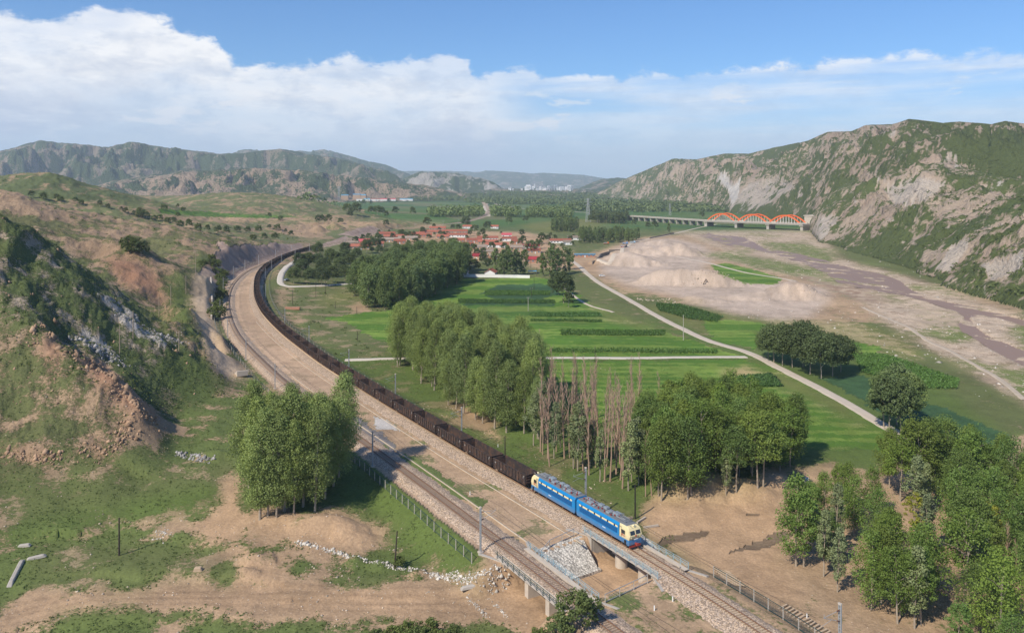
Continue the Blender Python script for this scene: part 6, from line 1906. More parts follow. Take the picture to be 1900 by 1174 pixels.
ROOFM = {'orange-red': tile_mat('orange_tiles', (.36, .125, .080)), 'dark red': tile_mat('dark_red_sheet', (.33, .04, .05)), 'grey-brown': tile_mat('mud_roof', (.30, .24, .19)), 'blue': tile_mat('blue_sheet', (.15, .33, .46)), 'pink-red': tile_mat('pink_sheet', (.62, .12, .14))}
WALLM = {'white': new_mat('whitewash', (.74, .72, .68), .9, var=.12, vscale=.5), 'tan': new_mat('mud_wall', (.43, .29, .19), .95, var=.25, vscale=.5), 'brick': new_mat('brick_wall', (.40, .20, .13), .95, var=.25, vscale=.8)}
M_WIN = new_mat('window_glass_dark', (.05, .07, .09), .15, spec=.6)
M_WINF = new_mat('window_frame_pale', (.55, .60, .62), .6)
def house(px, py, L_, D_, rz, roof, wall, label, group=None, hw=3.0, pitch=1.5, name='house', cat='house'):
    X, Y, Z = gp(px, py)
    root = empty(name, (X, Y, Z), rz, label, cat, group)
    w = MB()
    x, y = L_ / 2, D_ / 2
    v = [(-x, -y, -1), (x, -y, -1), (x, y, -1), (-x, y, -1), (-x, -y, hw), (x, -y, hw), (x, y, hw), (-x, y, hw), (-x, 0, hw + pitch), (x, 0, hw + pitch)]
    w.add(v, [(0, 1, 5, 4), (2, 3, 7, 6), (1, 2, 6, 9, 5), (3, 0, 4, 8, 7)])
    w.build('wall', WALLM[wall], root)
    o = .45; t = .16; sl_ = pitch / y
    r = MB()
    for s_ in (-1, 1):
        a = [(-x - o, s_ * (y + o), hw - o * sl_ + .05), (x + o, s_ * (y + o), hw - o * sl_ + .05), (x + o, 0, hw + pitch + .05), (-x - o, 0, hw + pitch + .05)]
        b = [(p[0], p[1], p[2] + t) for p in a]
        r.add(a + b, [(0, 1, 2, 3), (7, 6, 5, 4), (0, 4, 5, 1), (1, 5, 6, 2), (2, 6, 7, 3), (3, 7, 4, 0)])
    rf = r.build('roof', ROOFM[roof], root)
    MB().box((0, 0, hw + pitch + .24), (L_ + .9, .34, .2)).build('ridge_cap', ROOFM[roof], rf)
    MB().box((x * .5, y * .45, hw + pitch * .6 + .6), (.5, .5, 1.1)).build('chimney', WALLM['brick'], rf)
    n = max(1, int(L_ / 3.4))
    for k in range(n):
        xx = -x + L_ * (k + .5) / n
        if k == n // 2 and n > 1:
            MB().box((xx, -y - .02, 1.0), (1.1, .12, 2.1)).build('door', M_WINF, root)
        else:
            f = MB().box((xx, -y - .02, 1.75), (1.9, .10, 1.35)).build('window', M_WINF, root)
            MB().box((xx - .45, -y - .08, 1.75), (.75, .04, 1.1)).box((xx + .45, -y - .08, 1.75), (.75, .04, 1.1)).build('pane', M_WIN, f)
    return root
HS = [  # px, py of the front foot, length, depth, turn, roof, wall, words
    (668, 462, 16, 8, .12, 'orange-red', 'tan', 'long low red-roofed house at the left tip of the village'),
    (690, 457, 20, 9, .15, 'orange-red', 'tan', 'large red-roofed house behind the leftmost one'),
    (678, 452, 12, 6, .15, 'pink-red', 'tan', 'bright pink-red roofed shed beside the leftmost houses'),
    (656, 455, 8, 6, .1, 'grey-brown', 'tan', 'small grey-roofed shed at the extreme left of the village'),
    (720, 449, 22, 7, .1, 'grey-brown', 'tan', 'long grey-brown roofed row house in the left rows'),
    (735, 443, 24, 7, .08, 'orange-red', 'brick', 'long red-roofed row above the grey-brown one'),
    (718, 438, 16, 7, .1, 'orange-red', 'tan', 'red-roofed house at the back left of the village'),
    (757, 446, 18, 7, .05, 'grey-brown', 'tan', 'grey roofed row behind the dark poplars'),
    (742, 452, 10, 7, .1, 'orange-red', 'brick', 'small brick house half hidden by the dark poplars'),
    (800, 434, 24, 9, .05, 'orange-red', 'tan', 'big red roof at the upper middle of the village'),
    (790, 440, 12, 7, .05, 'orange-red', 'brick', 'brick house in front of the big red roof'),
    (812, 427, 18, 7, .0, 'orange-red', 'tan', 'red-roofed row nearest the far railway'),
    (845, 433, 26, 9, .02, 'orange-red', 'tan', 'longest red-roofed row at the back of the village'),
    (845, 440, 24, 8, .02, 'orange-red', 'white', 'red-roofed house with white front in mid village'),
    (822, 443, 12, 6, .0, 'orange-red', 'tan', 'small red-roofed house left of the white front'),
    (870, 424, 14, 7, -.1, 'orange-red', 'white', 'red-roofed white house behind the village trees'),
    (918, 424, 9, 6, -.1, 'orange-red', 'white', 'small far red-roofed house in the trees'),
    (880, 450, 14, 7, 0, 'orange-red', 'brick', 'red-roofed brick house in the centre rows'),
    (905, 446, 20, 8, 0, 'orange-red', 'white', 'long red-roofed house with pale front below the trees'),
    (905, 453, 18, 7, .02, 'orange-red', 'tan', 'red roof directly in front of the long pale-fronted one'),
    (922, 459, 20, 8, .02, 'orange-red', 'white', 'red-roofed house with three white-framed windows'),
    (945, 447, 14, 7, 0, 'orange-red', 'white', 'red-roofed house near the right end of the rows'),
    (940, 440, 10, 6, 0, 'pink-red', 'white', 'small bright red roof behind the right rows'),
    (958, 452, 9, 6, .1, 'orange-red', 'brick', 'little brick house at the right end of the rows'),
    (890, 463, 12, 7, .05, 'grey-brown', 'tan', 'mud-roofed house in the middle yards'),
    (905, 472, 12, 7, -.1, 'grey-brown', 'tan', 'flat grey-roofed shed among the tan yards'),
    (888, 481, 9, 6, -.5, 'dark red', 'tan', 'dark red sheet roof set askew in the yards'),
    (920, 480, 10, 6, .2, 'grey-brown', 'brick', 'brick shed left of the tall yard poplars'),
    (985, 462, 14, 7, 0, 'dark red', 'white', 'dark red roofed house behind the road poplars'),
    (990, 470, 11, 6, .0, 'orange-red', 'tan', 'red-roofed house beside the road poplars'),
    (993, 487, 13, 7, 0, 'dark red', 'brick', 'dark red roofed porch house facing the yard'),
    (1040, 451, 20, 7, .02, 'orange-red', 'white', 'red-roofed white house right of the tan yard'),
    (1066, 445, 14, 7, .02, 'grey-brown', 'white', 'white house with grey roof before the wood'),
    (1053, 454, 8, 5, .02, 'grey-brown', 'white', 'little white shed in front of the red-roofed white house'),
    (868, 458, 10, 6, 0, 'orange-red', 'tan', 'red-roofed house just above the dark poplar block'),
    (850, 450, 12, 6, 0, 'orange-red', 'brick', 'brick-walled red roof above the dark poplar block'),
    (775, 438, 14, 6, 0, 'orange-red', 'tan', 'red-roofed house between the left and middle rows'),
    (960, 464, 12, 6, .1, 'grey-brown', 'tan', 'tan house with mud roof behind the yard poplars'),
]
for (px, py, L_, D_, rz, rf, wl, lb) in HS:
    house(px, py, L_ * 1.28, D_ * 1.25, rz, rf, wl, lb, hw=3.2, pitch=2.1)
# white gabled pair and the white wall along the field: gables face the camera
house(911, 512, 13, 8, math.pi / 2 - .12, 'orange-red', 'white', 'right white gabled house with orange roof on the field wall', hw=3.2, pitch=2.2)
house(856, 512, 15, 9, math.pi / 2 - .12, 'grey-brown', 'white', 'left white gabled house in the shade of the poplars', hw=3.2, pitch=2.2)
def wall(pts_px, hgt, th, mat, label, name='wall', cat='wall'):
    P = [gp(*p) for p in pts_px]; o0 = P[0]
    root = empty(name, o0, 0, label, cat)
    for a, b in zip(P[:-1], P[1:]):
        d = math.hypot(b[0] - a[0], b[1] - a[1]); rz = math.atan2(b[1] - a[1], b[0] - a[0])
        m = ((a[0] + b[0]) / 2 - o0[0], (a[1] + b[1]) / 2 - o0[1]); zb = min(a[2], b[2]) - o0[2]
        MB().box((m[0], m[1], zb + hgt / 2 - .4), (d, th, hgt + .8), rz=rz).build('wall_section', mat, root)
        MB().box((m[0], m[1], zb + hgt + .06), (d + .1, th + .2, .12), rz=rz).build('coping', mat, root)
    return root
wall([(845, 513), (872, 514), (900, 514.5), (930, 515), (960, 515.5), (983, 516)], 2.2, .4, WALLM['white'], 'long low whitewashed wall between the village and crop field')
wall([(1099, 491), (1104, 484), (1115, 476), (1130, 469), (1150, 464), (1163, 458)], 3.0, .8, new_mat('dark_stone', (.20, .17, .14), .95, var=.3, vscale=1), 'dark stone wall curving beside the gravel heaps')
wall([(1205, 443), (1250, 434)], 2.0, .8, M_WOODG, 'low bank wall along the riverside road')
house(1085, 477, 20, 6, -.02, 'blue', 'brick', 'long low shed with pale blue roof beside the road', name='shed', cat='shed', hw=2.6, pitch=.6)
for k, (px, py, lb) in enumerate([(640, 371, 'grey loading plant building at the foot of the far hills'), (662, 370, 'pale blue works building at the foot of the far hills'), (672, 371, 'smaller works building right of the pale blue one')]):
    house(px, py, 32, 24, .1, 'blue', 'tan', lb, hw=20, pitch=4, name='factory_building', cat='factory')
for k, (px, rf) in enumerate([(668, 'grey-brown'), (680, 'blue'), (692, 'orange-red'), (700, 'orange-red'), (712, 'pink-red'), (728, 'pink-red'), (748, 'blue'), (760, 'blue')]):
    house(px, 372.5, 30, 12, .03, rf, 'white', ordinal(k) + ' long white shed from the left at the foot of the far hills', 'white sheds under the far hills', hw=7, pitch=3, name='shed', cat='shed')

# far town
M_TOWN = new_mat('pale_town_wall', (.80, .80, .80), .8, var=.1, vscale=.02)
M_TOWND = new_mat('grey_town_wall', (.36, .38, .42), .8, var=.1, vscale=.02)
tr = random.Random(4)
def block(px, py, wpx, hpx, mat, label, name='tower_block', cat='building'):
    X, Y, Z = gp(px, py); Y = min(Y, 9500); X = (px - 950) / F * Y; Z = float(hz(X, Y))
    w = wpx * Y / F; h_ = hpx * Y / F
    root = empty(name, (X, Y, Z), tr.uniform(-.3, .3), label, cat, 'buildings of the far town')
    MB().box((0, 0, h_ / 2 - 5), (w, w * .6, h_ + 10)).build('wall', mat, root)
    MB().box((0, 0, h_ + 1.5), (w * 1.03, w * .63, 3)).build('roof', M_TOWND, root)
    wm = MB()
    for k in range(max(2, int(h_ / 9))): wm.box((0, -w * .3 - .4, 5 + k * 9), (w * .86, .8, 3.2))
    wm.build('window_band', M_WIN, root)
TB = [(981, 9, 6, 0), (976, 5, 4, 0), (989, 4, 4, 0), (997, 5, 3, 0), (1003, 5, 4, 0), (1006, 3, 10, 1), (1010, 6, 3, 0), (1018, 4, 5, 0), (1024, 3, 5, 1), (1029, 3, 6, 1), (1036, 6, 3, 0), (1042, 8, 4, 0), (1050, 4, 4, 0), (1056, 6, 6, 0), (1062, 3, 5, 1), (946, 5, 3, 0), (952, 3, 2, 0), (968, 4, 2, 0), (1034, 3, 6, 1), (1014, 4, 3, 0), (1046, 3, 3, 0)]
for k, (px, w, hh, d) in enumerate(TB):
    block(px, 352.5 + tr.uniform(-.4, .6), w, hh * 1.5, M_TOWND if d else M_TOWN, ('tall grey ' if d else 'pale ') + 'far town building, ' + ordinal(k) + ' listed along the skyline')
# name them by their order from the left instead
tb = sorted([o for o in COL.objects if o.get('group') == 'buildings of the far town'], key=lambda o: o.location.x / o.location.y)
for k, o in enumerate(tb): o['label'] = ordinal(k) + ' building from the left in the hazy far town'
X = (992 - 950) / F * 8800
ch = empty('factory_chimney', (X, 8800, -6), 0, 'thin tall pale chimney rising over the far town', 'chimney')
MB().cyl((0, 0, 0), (0, 0, 92), 5.5, 3.4, n=12).build('shaft', M_TOWN, ch); MB().cyl((0, 0, 92), (0, 0, 96), 4, 4, n=12).build('rim', M_TOWND, ch)

# ---------------------------------------------------------------- arch bridge
M_ORANGE = new_mat('orange_paint', (.78, .14, .03), .55, var=.15, vscale=.2)
def arch_bridge():
    zd = 3.0
    def at(px, py, z): return Vector((*W0(px, py, z), z))
    A = at(1316, 409.2, zd); B = at(1493, 415.5, zd)
    d = B - A; L_ = d.length; rz = math.atan2(d.y, d.x); mid_ = (A + B) / 2
    root = empty('arch_bridge', (A.x, A.y, 0), rz, 'road bridge with three pairs of orange arches across the river', 'bridge')
    W_ = 26
    MB().box((L_ / 2, 0, zd - .9), (L_ + 6, W_, 1.8)).build('deck', M_CONC, root)
    for y in (-W_ / 2 - .1, W_ / 2 + .1): MB().box((L_ / 2, y, zd + .2), (L_ + 6, .8, 1.5)).build('edge_beam', M_CONC, root)
    for y in (-W_ / 2 - .3, W_ / 2 + .3): 
        r = MB(); r.bar((0, y, zd + 1.9), (L_, y, zd + 1.9), .15)
        for k in range(60): r.bar((L_ * k / 59, y, zd + 1), (L_ * k / 59, y, zd + 1.9), .12)
        r.build('railing', M_CONC_L, root)
    sp = L_ / 3
    for k in range(3):
        x0 = sp * k + 2.5; x1 = sp * (k + 1) - 2.5; rise = 12.5
        for y in (-W_ / 2 + 3.0, W_ / 2 - 3.0):
            m = MB(); n = 22; pts = []
            for i in range(n + 1):
                f = i / n; pts.append(Vector((x0 + (x1 - x0) * f, y, zd + .5 + 4 * rise * f * (1 - f))))
            for i in range(n): m.bar(pts[i], pts[i + 1] + (pts[i + 1] - pts[i]) * .06, 1.3, 1.9)
            ar = m.build('arch', M_ORANGE, root)
            for i in range(2, n - 1, 2): MB().cyl((pts[i].x, y, zd), (pts[i].x, y, pts[i].z - .8), .22, n=6).build('hanger', M_WHITE, ar)
            for e in (x0, x1): MB().box((e, y, zd + .4), (5, 2.4, 2.6)).build('arch_foot', M_CONC_L, root)
        for i in (0.3, 0.42, 0.58, 0.7):
            f = i; MB().bar((x0 + (x1 - x0) * f, -W_ / 2 + 3, zd + .5 + 4 * rise * f * (1 - f)), (x0 + (x1 - x0) * f, W_ / 2 - 3, zd + .5 + 4 * rise * f * (1 - f)), .9).build('cross_brace', M_ORANGE, root)
    for k in range(4):
        x = sp * k
        MB().box((x, 0, -6.5), (4.5, W_ - 4, 13)).box((x, 0, zd - 2.6), (7, W_ - 1, 1.8)).build('pier', M_CONC, root, bevel=.2)
    # approach viaduct on the left
    v = empty('viaduct', (A.x, A.y, 0), 0, 'long low concrete approach viaduct left of the orange arches', 'viaduct')
    C = at(1166, 400.2, zd); e = C - Vector((A.x, A.y, zd)); Lv = math.hypot(e.x, e.y); a = math.atan2(e.y, e.x); v.rotation_euler = (0, 0, a)
    MB().box((Lv / 2 + 2, 0, zd - .8), (Lv - 4, 14, 1.6)).build('deck', M_CONC, v)
    for y in (-7, 7): MB().box((Lv / 2 + 2, y, zd + .5), (Lv - 4, .4, .9)).build('parapet', M_CONC, v)
    n = 13
    for k in range(n): MB().box((6 + (Lv - 10) * k / (n - 1), 0, -5), (1.8, 11, 13.6)).build('pier', M_CONC, v)
    # tower-like abutment cut into the cliff
    X, Y, _ = at(1502, 416, 0)
    r = math.atan2(d.y, d.x)
    t = empty('bridge_abutment', (X + 3, Y, 0), r, 'pale concrete abutment block against the cliff at the end of the arch bridge', 'abutment')
    MB().box((4, 0, 2), (18, 30, 24)).build('wall', M_CONC_L, t, bevel=.3); MB().box((4, 0, 14.6), (20, 32, 1.6)).build('coping', M_CONC_L, t)
arch_bridge()

# ---------------------------------------------------------------- pylons and poles
def pylon(px, py, hpx, label, group):
    X, Y, Z = gp(px, py); h_ = hpx * Y / F
    root = empty('lattice_pylon', (X, Y, Z), .3, label, 'pylon', group)
    m = MB(); b = h_ * .08; t = h_ * .018
    n = 7
    for (sx, sy) in ((1, 1), (1, -1), (-1, -1), (-1, 1)): m.bar((sx * b, sy * b, 0), (sx * t, sy * t, h_), h_ * .012)
    for k in range(n):
        f0, f1 = k / n, (k + 1) / n; w0 = b + (t - b) * f0; w1 = b + (t - b) * f1
        for (a, c) in (((-1, -1), (1, -1)), ((1, -1), (1, 1)), ((1, 1), (-1, 1)), ((-1, 1), (-1, -1))):
            m.bar((a[0] * w0, a[1] * w0, h_ * f0), (c[0] * w1, c[1] * w1, h_ * f1), h_ * .006)
    m.build('tower', M_STEEL, root)
    for f in (.72, .84, .95):
        c = MB(); L_ = h_ * (.15 if f != .84 else .19)
        c.bar((-L_, 0, h_ * f), (L_, 0, h_ * f), h_ * .01); c.bar((-L_, 0, h_ * f), (0, 0, h_ * (f + .04)), h_ * .007); c.bar((L_, 0, h_ * f), (0, 0, h_ * (f + .04)), h_ * .007)
        c.build('crossarm', M_STEEL, root)
pylon(1091, 412, 44, 'tall lattice pylon rising behind the village wood', None)
pylon(629, 372, 26, 'dark lattice pylon before the far works', None)
pylon(1243, 400, 22, 'small far pylon behind the viaduct', None)
def pole(px, py, hpx, label, mat=None, arms=1, r=.13, group=None, lean=0.0, tworow=False):
    X, Y, Z = gp(px, py); h_ = hpx * Y / F
    root = empty('utility_pole', (X, Y, Z), .2, label, 'utility pole', group)
    root.rotation_euler = (0, lean, .2)
    MB().cyl((0, 0, -.8), (0, 0, h_), r * 1.15, r * .8, n=8).build('pole', mat or M_WOODG, root)
    for k in range(arms):
        c = MB().bar((-.9, 0, h_ - .35 - k * .9), (.9, 0, h_ - .35 - k * .9), .10)
        a = c.build('crossarm', M_WOODG, root)
        i = MB()
        for x in (-.8, 0, .8): i.cyl((x, 0, h_ - .3 - k * .9), (x, 0, h_ - .08 - k * .9), .05, n=6)
        i.build('insulator', M_WHITE, a)
pole(1178.5, 962, 64, 'slim black pole standing right of the locomotive', M_DARK, 0, .16)
pole(221, 1030, 70, 'dark wooden pole alone on the lower left grass', M_WOOD, 0, .16)
pole(732, 1055, 70, 'leaning dark pole beside the white rubble line', M_WOOD, 0, .14, lean=.07)
pole(937, 848, 40, 'slim dark pole behind the coal wagons', M_WOOD, 0, .14)
for k, (px, py, hh, lb) in enumerate([(222, 656, 52, 'pale pole at the foot of the dark hillside, nearest the near hill'), (247, 628, 52, 'pale pole before the grey rock outcrop'), (295, 588, 45, 'pale pole above the right end of the grey outcrop'), (317, 566, 36, 'pale pole below the reddish soil patch'), (332, 655, 40, 'short pale pole on the green slope below the hillside'), (345, 545, 34, 'pale pole by the end of the brown spur'), (363, 510, 45, 'tall pale pole at the top of the retaining wall'), (360, 465, 40, 'thin pale pole on the tan hill above the cutting')]):
    pole(px, py, hh, lb, M_WOODG, 2 if k in (4, 6) else 0, .14)
for k, (px, py, hh, lb) in enumerate([(980, 577, 26, 'concrete pole with a crossarm standing in the crop field'), (986, 552, 18, 'slim pole behind the crossarm pole in the crop field'), (991, 537, 22, 'thin pole at the edge of the crop field by the wall'), (1268, 631, 47, 'tall concrete pole beside the pale road'), (604, 546, 24, 'pole with a crossarm below the orchard'), (586, 551, 28, 'dark pole left of the orchard crossarm pole'), (543, 564, 26, 'pole above the small brick stack in the meadow'), (622, 572, 14, 'short dark pole in the scrub meadow'), (662, 584, 16, 'thin dark pole by the bright green field'), (663, 632, 18, 'thin dark pole at the lower corner of the bright green field'), (996, 512, 16, 'small pole by the blue tarpaulin'), (1147, 447, 10, 'small pole beside the wood'), (985, 497, 18, 'pole in front of the dark red porch house'), (1104, 672, 30, 'thin dark pole by the white farm road')]):
    pole(px, py, hh, lb, M_CONC if 'concrete' in lb else M_WOOD, 1 if 'crossarm' in lb else 0, .16 if 'concrete' in lb else .12)

# ---------------------------------------------------------------- vehicles
def car(px, py, rz, mat, label, van=False, s=1.0):
    X, Y, Z = gp(px, py)
    root = empty('parked_car' if not van else 'parked_truck', (X, Y, Z + .12), rz, label, 'car' if not van else 'truck', None, s)
    W_ = .88
    if not van:
        prof = [(-2.25, .35), (2.2, .35), (2.28, .62), (2.1, .82), (1.15, .95), (.45, 1.42), (-1.0, 1.45), (-1.75, 1.02), (-2.25, .95)]
    else:
        prof = [(-3.2, .6), (3.2, .6), (3.2, 1.3), (2.9, 2.5), (1.5, 2.6), (1.5, 1.1), (-3.2, 1.1)]; W_ = 1.05
    n = len(prof)
    vs = [(x, -W_ * (1 if z < 1.0 or van else .82), z) for x, z in prof] + [(x, W_ * (1 if z < 1.0 or van else .82), z) for x, z in prof]
    fs = [(i, (i + 1) % n, n + (i + 1) % n, n + i) for i in range(n)] + [tuple(range(n)), tuple(range(2 * n - 1, n - 1, -1))]
    b = MB().add(vs, fs).build('body', mat, root, bevel=.06)
    if not van:
        for y in (-W_, W_):
            s_ = 1 if y > 0 else -1
            v = [(-1.55, s_ * .875, 1.0), (.95, s_ * .875, 1.0), (.40, s_ * .76, 1.36), (-1.0, s_ * .76, 1.38)]
            MB().add(v + [(x, y_ + s_ * .02, z) for x, y_, z in v], [(0, 1, 2, 3), (7, 6, 5, 4), (0, 4, 5, 1), (1, 5, 6, 2), (2, 6, 7, 3), (3, 7, 4, 0)]).build('side_window', M_WIN, b)
        for (xa, za, xb, zb) in ((1.12, .985, .50, 1.40), (-1.72, 1.05, -1.05, 1.44)):
            s_ = 1 if xa > 0 else -1
            v = [(xa, -.74, za), (xa, .74, za), (xb, .66, zb), (xb, -.66, zb)]
            MB().add(v + [(x + s_ * .03, y_, z + .03) for x, y_, z in v], [(0, 1, 2, 3), (7, 6, 5, 4), (0, 4, 5, 1), (1, 5, 6, 2), (2, 6, 7, 3), (3, 7, 4, 0)]).build('windscreen', M_WIN, b)
        for y in (-.6, .6): MB().box((2.2, y, .68), (.12, .34, .16)).build('headlight', M_WHITE, b)
    else:
        MB().box((-.9, 0, 1.55), (4.4, 2.1, .8)).build('load_bed', M_STEEL, root); MB().box((3.08, 0, 1.95), (.12, 1.8, .7)).build('windscreen', M_WIN, b)
    for x in ((-1.4, 1.4) if not van else (-2.2, 2.2)):
        for y in (-W_ + .05, W_ - .05):
            w = MB().cyl((x, y - .1, .33), (x, y + .1, .33), .33 if not van else .45, n=14).build('wheel', M_DARK, root)
            MB().cyl((x, y - .11, .33), (x, y + .11, .33), .18, n=10).build('rim', M_STEEL, w)
car(1481, 893, -.35, new_mat('dark_blue_car_paint', (.03, .05, .10), .25, .3, .6), 'dark blue car parked in the shade at the edge of the grove')
car(1117, 513, .1, M_WHITE, 'white car parked below the gravel heap by the wall')
car(532, 521, 1.2, new_mat('silver_car_paint', (.45, .48, .52), .3, .4), 'silver car parked at the bend of the white road')
car(1160, 453, .1, new_mat('blue_truck_paint', (.12, .28, .55), .5), 'blue truck parked beside the gravel heap', True)
car(1174, 451, .2, new_mat('pale_blue_truck_paint', (.35, .52, .65), .5), 'pale blue truck at the corner of the gravel works', True)
car(1157, 459, .0, new_mat('red_machine_paint', (.55, .09, .05), .5), 'red truck in front of the blue one', True)
car(1125, 453, .3, new_mat('orange_machine_paint', (.65, .16, .04), .5), 'orange machine on the bank before the wood', True)

# screening frame on the gravel heap
X, Y, Z = gp(1310, 527)
sf = empty('gravel_screen', (X, Y, Z), .4, 'small wooden tripod screen on the gravel heap', 'screen')
MB().bar((-2.5, 0, 0), (0, 0, 3.6), .3).bar((2.5, 0, 0), (0, 0, 3.6), .3).bar((0, 2.5, 0), (0, 0, 3.6), .3).build('frame', M_WOOD, sf)
MB().bar((-2.5, 0, .1), (2.5, 0, .1), .2).build('sill', M_WOODG, sf)
# blue tarpaulin
X, Y, Z = gp(988, 508)
tp = empty('tarpaulin_shelter', (X, Y, Z), 0, 'bright blue tarpaulin shelter at the right end of the white wall', 'tarpaulin')
MB().box((0, 0, 2.3), (7, 4, .2)).build('sheet', new_mat('blue_tarpaulin', (.08, .35, .65), .5), tp)
for x in (-3.2, 3.2):
    for y in (-1.8, 1.8): MB().cyl((x, y, -.2), (x, y, 2.25), .08, n=6).build('post', M_WOODG, tp)
# ---------------------------------------------------------------- retaining wall of the platform, steps
def plat_wall():
    P = [gp(392, 592), gp(393, 565), gp(392.5, 540), gp(391, 520)]
    root = empty('retaining_wall', P[0], 0, 'pale retaining wall edge of the sandy platform above the curve', 'wall')
    for a, b in zip(P[:-1], P[1:]):
        d = math.hypot(b[0] - a[0], b[1] - a[1]); rz = math.atan2(b[1] - a[1], b[0] - a[0])
        MB().box(((a[0] + b[0]) / 2 - P[0][0], (a[1] + b[1]) / 2 - P[0][1], (a[2] + b[2]) / 2 - P[0][2] - 1.5), (d + .5, .8, 4.5), rz=rz).build('wall_section', M_CONC_L, root)
plat_wall()
X, Y, Z = gp(445, 693)
st_ = empty('concrete_steps', (X, Y, Z), -1.0, 'pale concrete end block at the foot of the sandy slope', 'steps')
for k in range(5): MB().box((k * .8, 0, .1 + k * .16), (.8, 3.6, .4 + k * .32)).build('step', M_CONC_L, st_)
# stacked sleepers by the thicket
X, Y, Z = gp(1490, 1150)
for k in range(16):
    px = 1452 + k * 6.6; py = 1127 + k * 4.2
    a = gp(px, py)
    o = MB().box((0, 0, .12), (2.6, .24, .2)).build('old_sleeper', M_SLEEP); o.location = (a[0], a[1], a[2] + .05); o.rotation_euler = (0, 0, .62 + random.uniform(-.1, .1))
    tag(o, 'weathered sleeper laid in the ragged row beside the lower right fence', 'sleeper', 'old sleepers laid in a row')
for k in range(9):
    px = 1340 + k * 3.3; py = 1060 + k * 3.2
    a = gp(px, py)
    o = MB().box((0, 0, .12), (2.6, .24, .2)).build('old_sleeper', M_SLEEP); o.location = (a[0], a[1], a[2] + .05); o.rotation_euler = (0, 0, -.25 + random.uniform(-.1, .1))
    tag(o, 'weathered sleeper in the small stack behind the fence gate', 'sleeper', 'old sleepers stacked behind the fence')
for k, (px, py, rz, lb) in enumerate([(1190, 966, .9, 'pale concrete beam lying on the dirt right of the locomotive'), (1208, 978, .4, 'second pale beam lying nearer the rail on the dirt'), (1160, 963, .35, 'old timber on the grass behind the locomotive roof')]):
    a = gp(px, py); o = MB().box((0, 0, .2), (3.4, .35, .35)).build('concrete_beam', M_CONC_L if k < 2 else M_WOODG); o.location = a; o.rotation_euler = (0, .03, rz); tag(o, lb, 'beam')
X, Y, Z = gp(543, 574)
o = MB().box((0, 0, .6), (8, 2, 1.4)).build('brick_stack', WALLM['brick'], bevel=.1); o.location = (X, Y, Z); tag(o, 'low stack of pale bricks in the meadow by the bend', 'brick stack')
for k, (px, py, L_, lb) in enumerate([(30, 1062, 9, 'long tilted stone slab lying in the grass at the left edge'), (67, 1035, 3.5, 'broken pale slab next to the long tilted one'), (45, 1013, 2.5, 'pale flat rock below the soil bank at left'), (368, 1058, 1.7, 'rounded tan boulder on the grass near the dirt track'), (870, 1090, 3.0, 'flat white slab by the gully mouth')]):
    a = gp(px, py)
    m = MB().box((0, 0, .3), (L_, 1.3 if k != 3 else 1.5, .9 if k != 3 else 1.6), taper=.7).build('stone_slab' if k != 3 else 'boulder', M_CONC if k != 3 else new_mat('tan_rock', (.42, .31, .21), .95, var=.25, vscale=1), bevel=.15)
    m.location = a; m.rotation_euler = (.1, -.1, [1.88, .4, .1, 0, .2][k]); m.scale = (1, .7, .6); tag(m, lb, 'rock')

# ---------------------------------------------------------------- loose stuff
def rocks(name, P, size, mat, seed=1, flat=.7):
    r = np.random.default_rng(seed); n = len(P)
    base = np.array([(1, 0, 0), (-1, 0, 0), (0, 1, 0), (0, -1, 0), (0, 0, 1), (0, 0, -1), (.6, .6, .5), (-.6, .6, -.4)], float)[:6]
    tri = np.array([(0, 2, 4), (2, 1, 4), (1, 3, 4), (3, 0, 4), (2, 0, 5), (1, 2, 5), (3, 1, 5), (0, 3, 5)])
    s_ = size[:, None, None] * r.uniform(.6, 1.3, (n, 6, 1))
    V = base[None] * s_; V[:, :, 2] *= flat
    a = r.uniform(0, 6.28, n); c, q = np.cos(a)[:, None], np.sin(a)[:, None]
    x = V[:, :, 0] * c - V[:, :, 1] * q; y = V[:, :, 0] * q + V[:, :, 1] * c
    V = np.stack([x, y, V[:, :, 2]], 2) + r.normal(0, .12, V.shape) * size[:, None, None] + P[:, None]
    Q = (tri[None] + 6 * np.arange(n)[:, None, None]).reshape(-1, 3)
    o = link(name, np_mesh(name, V.reshape(-1, 3), Q, mat)); o['kind'] = 'stuff'
    return o
def rock_mat(name, c):
    m = bpy.data.materials.new(name); m.use_nodes = True
    nt = m.node_tree; b = nt.nodes['Principled BSDF']; b.inputs['Roughness'].default_value = .95; b.inputs['Specular IOR Level'].default_value = .15
    geo = nd(nt, 'ShaderNodeNewGeometry')
    sc = nt.nodes.new('ShaderNodeVectorMath'); sc.operation = 'SCALE'; sc.inputs[0].default_value = c
    nt.links.new(mth(nt, 'ADD', .55, mth(nt, 'MULTIPLY', geo.outputs['Random Per Island'], .75)), sc.inputs['Scale']); nt.links.new(sc.outputs[0], b.inputs['Base Color'])
    return m
M_R1 = rock_mat('loose_stones', (.47, .38, .29)); M_R2 = rock_mat('white_rubble', (.56, .51, .44)); M_R3 = rock_mat('grey_rock', (.34, .32, .30))
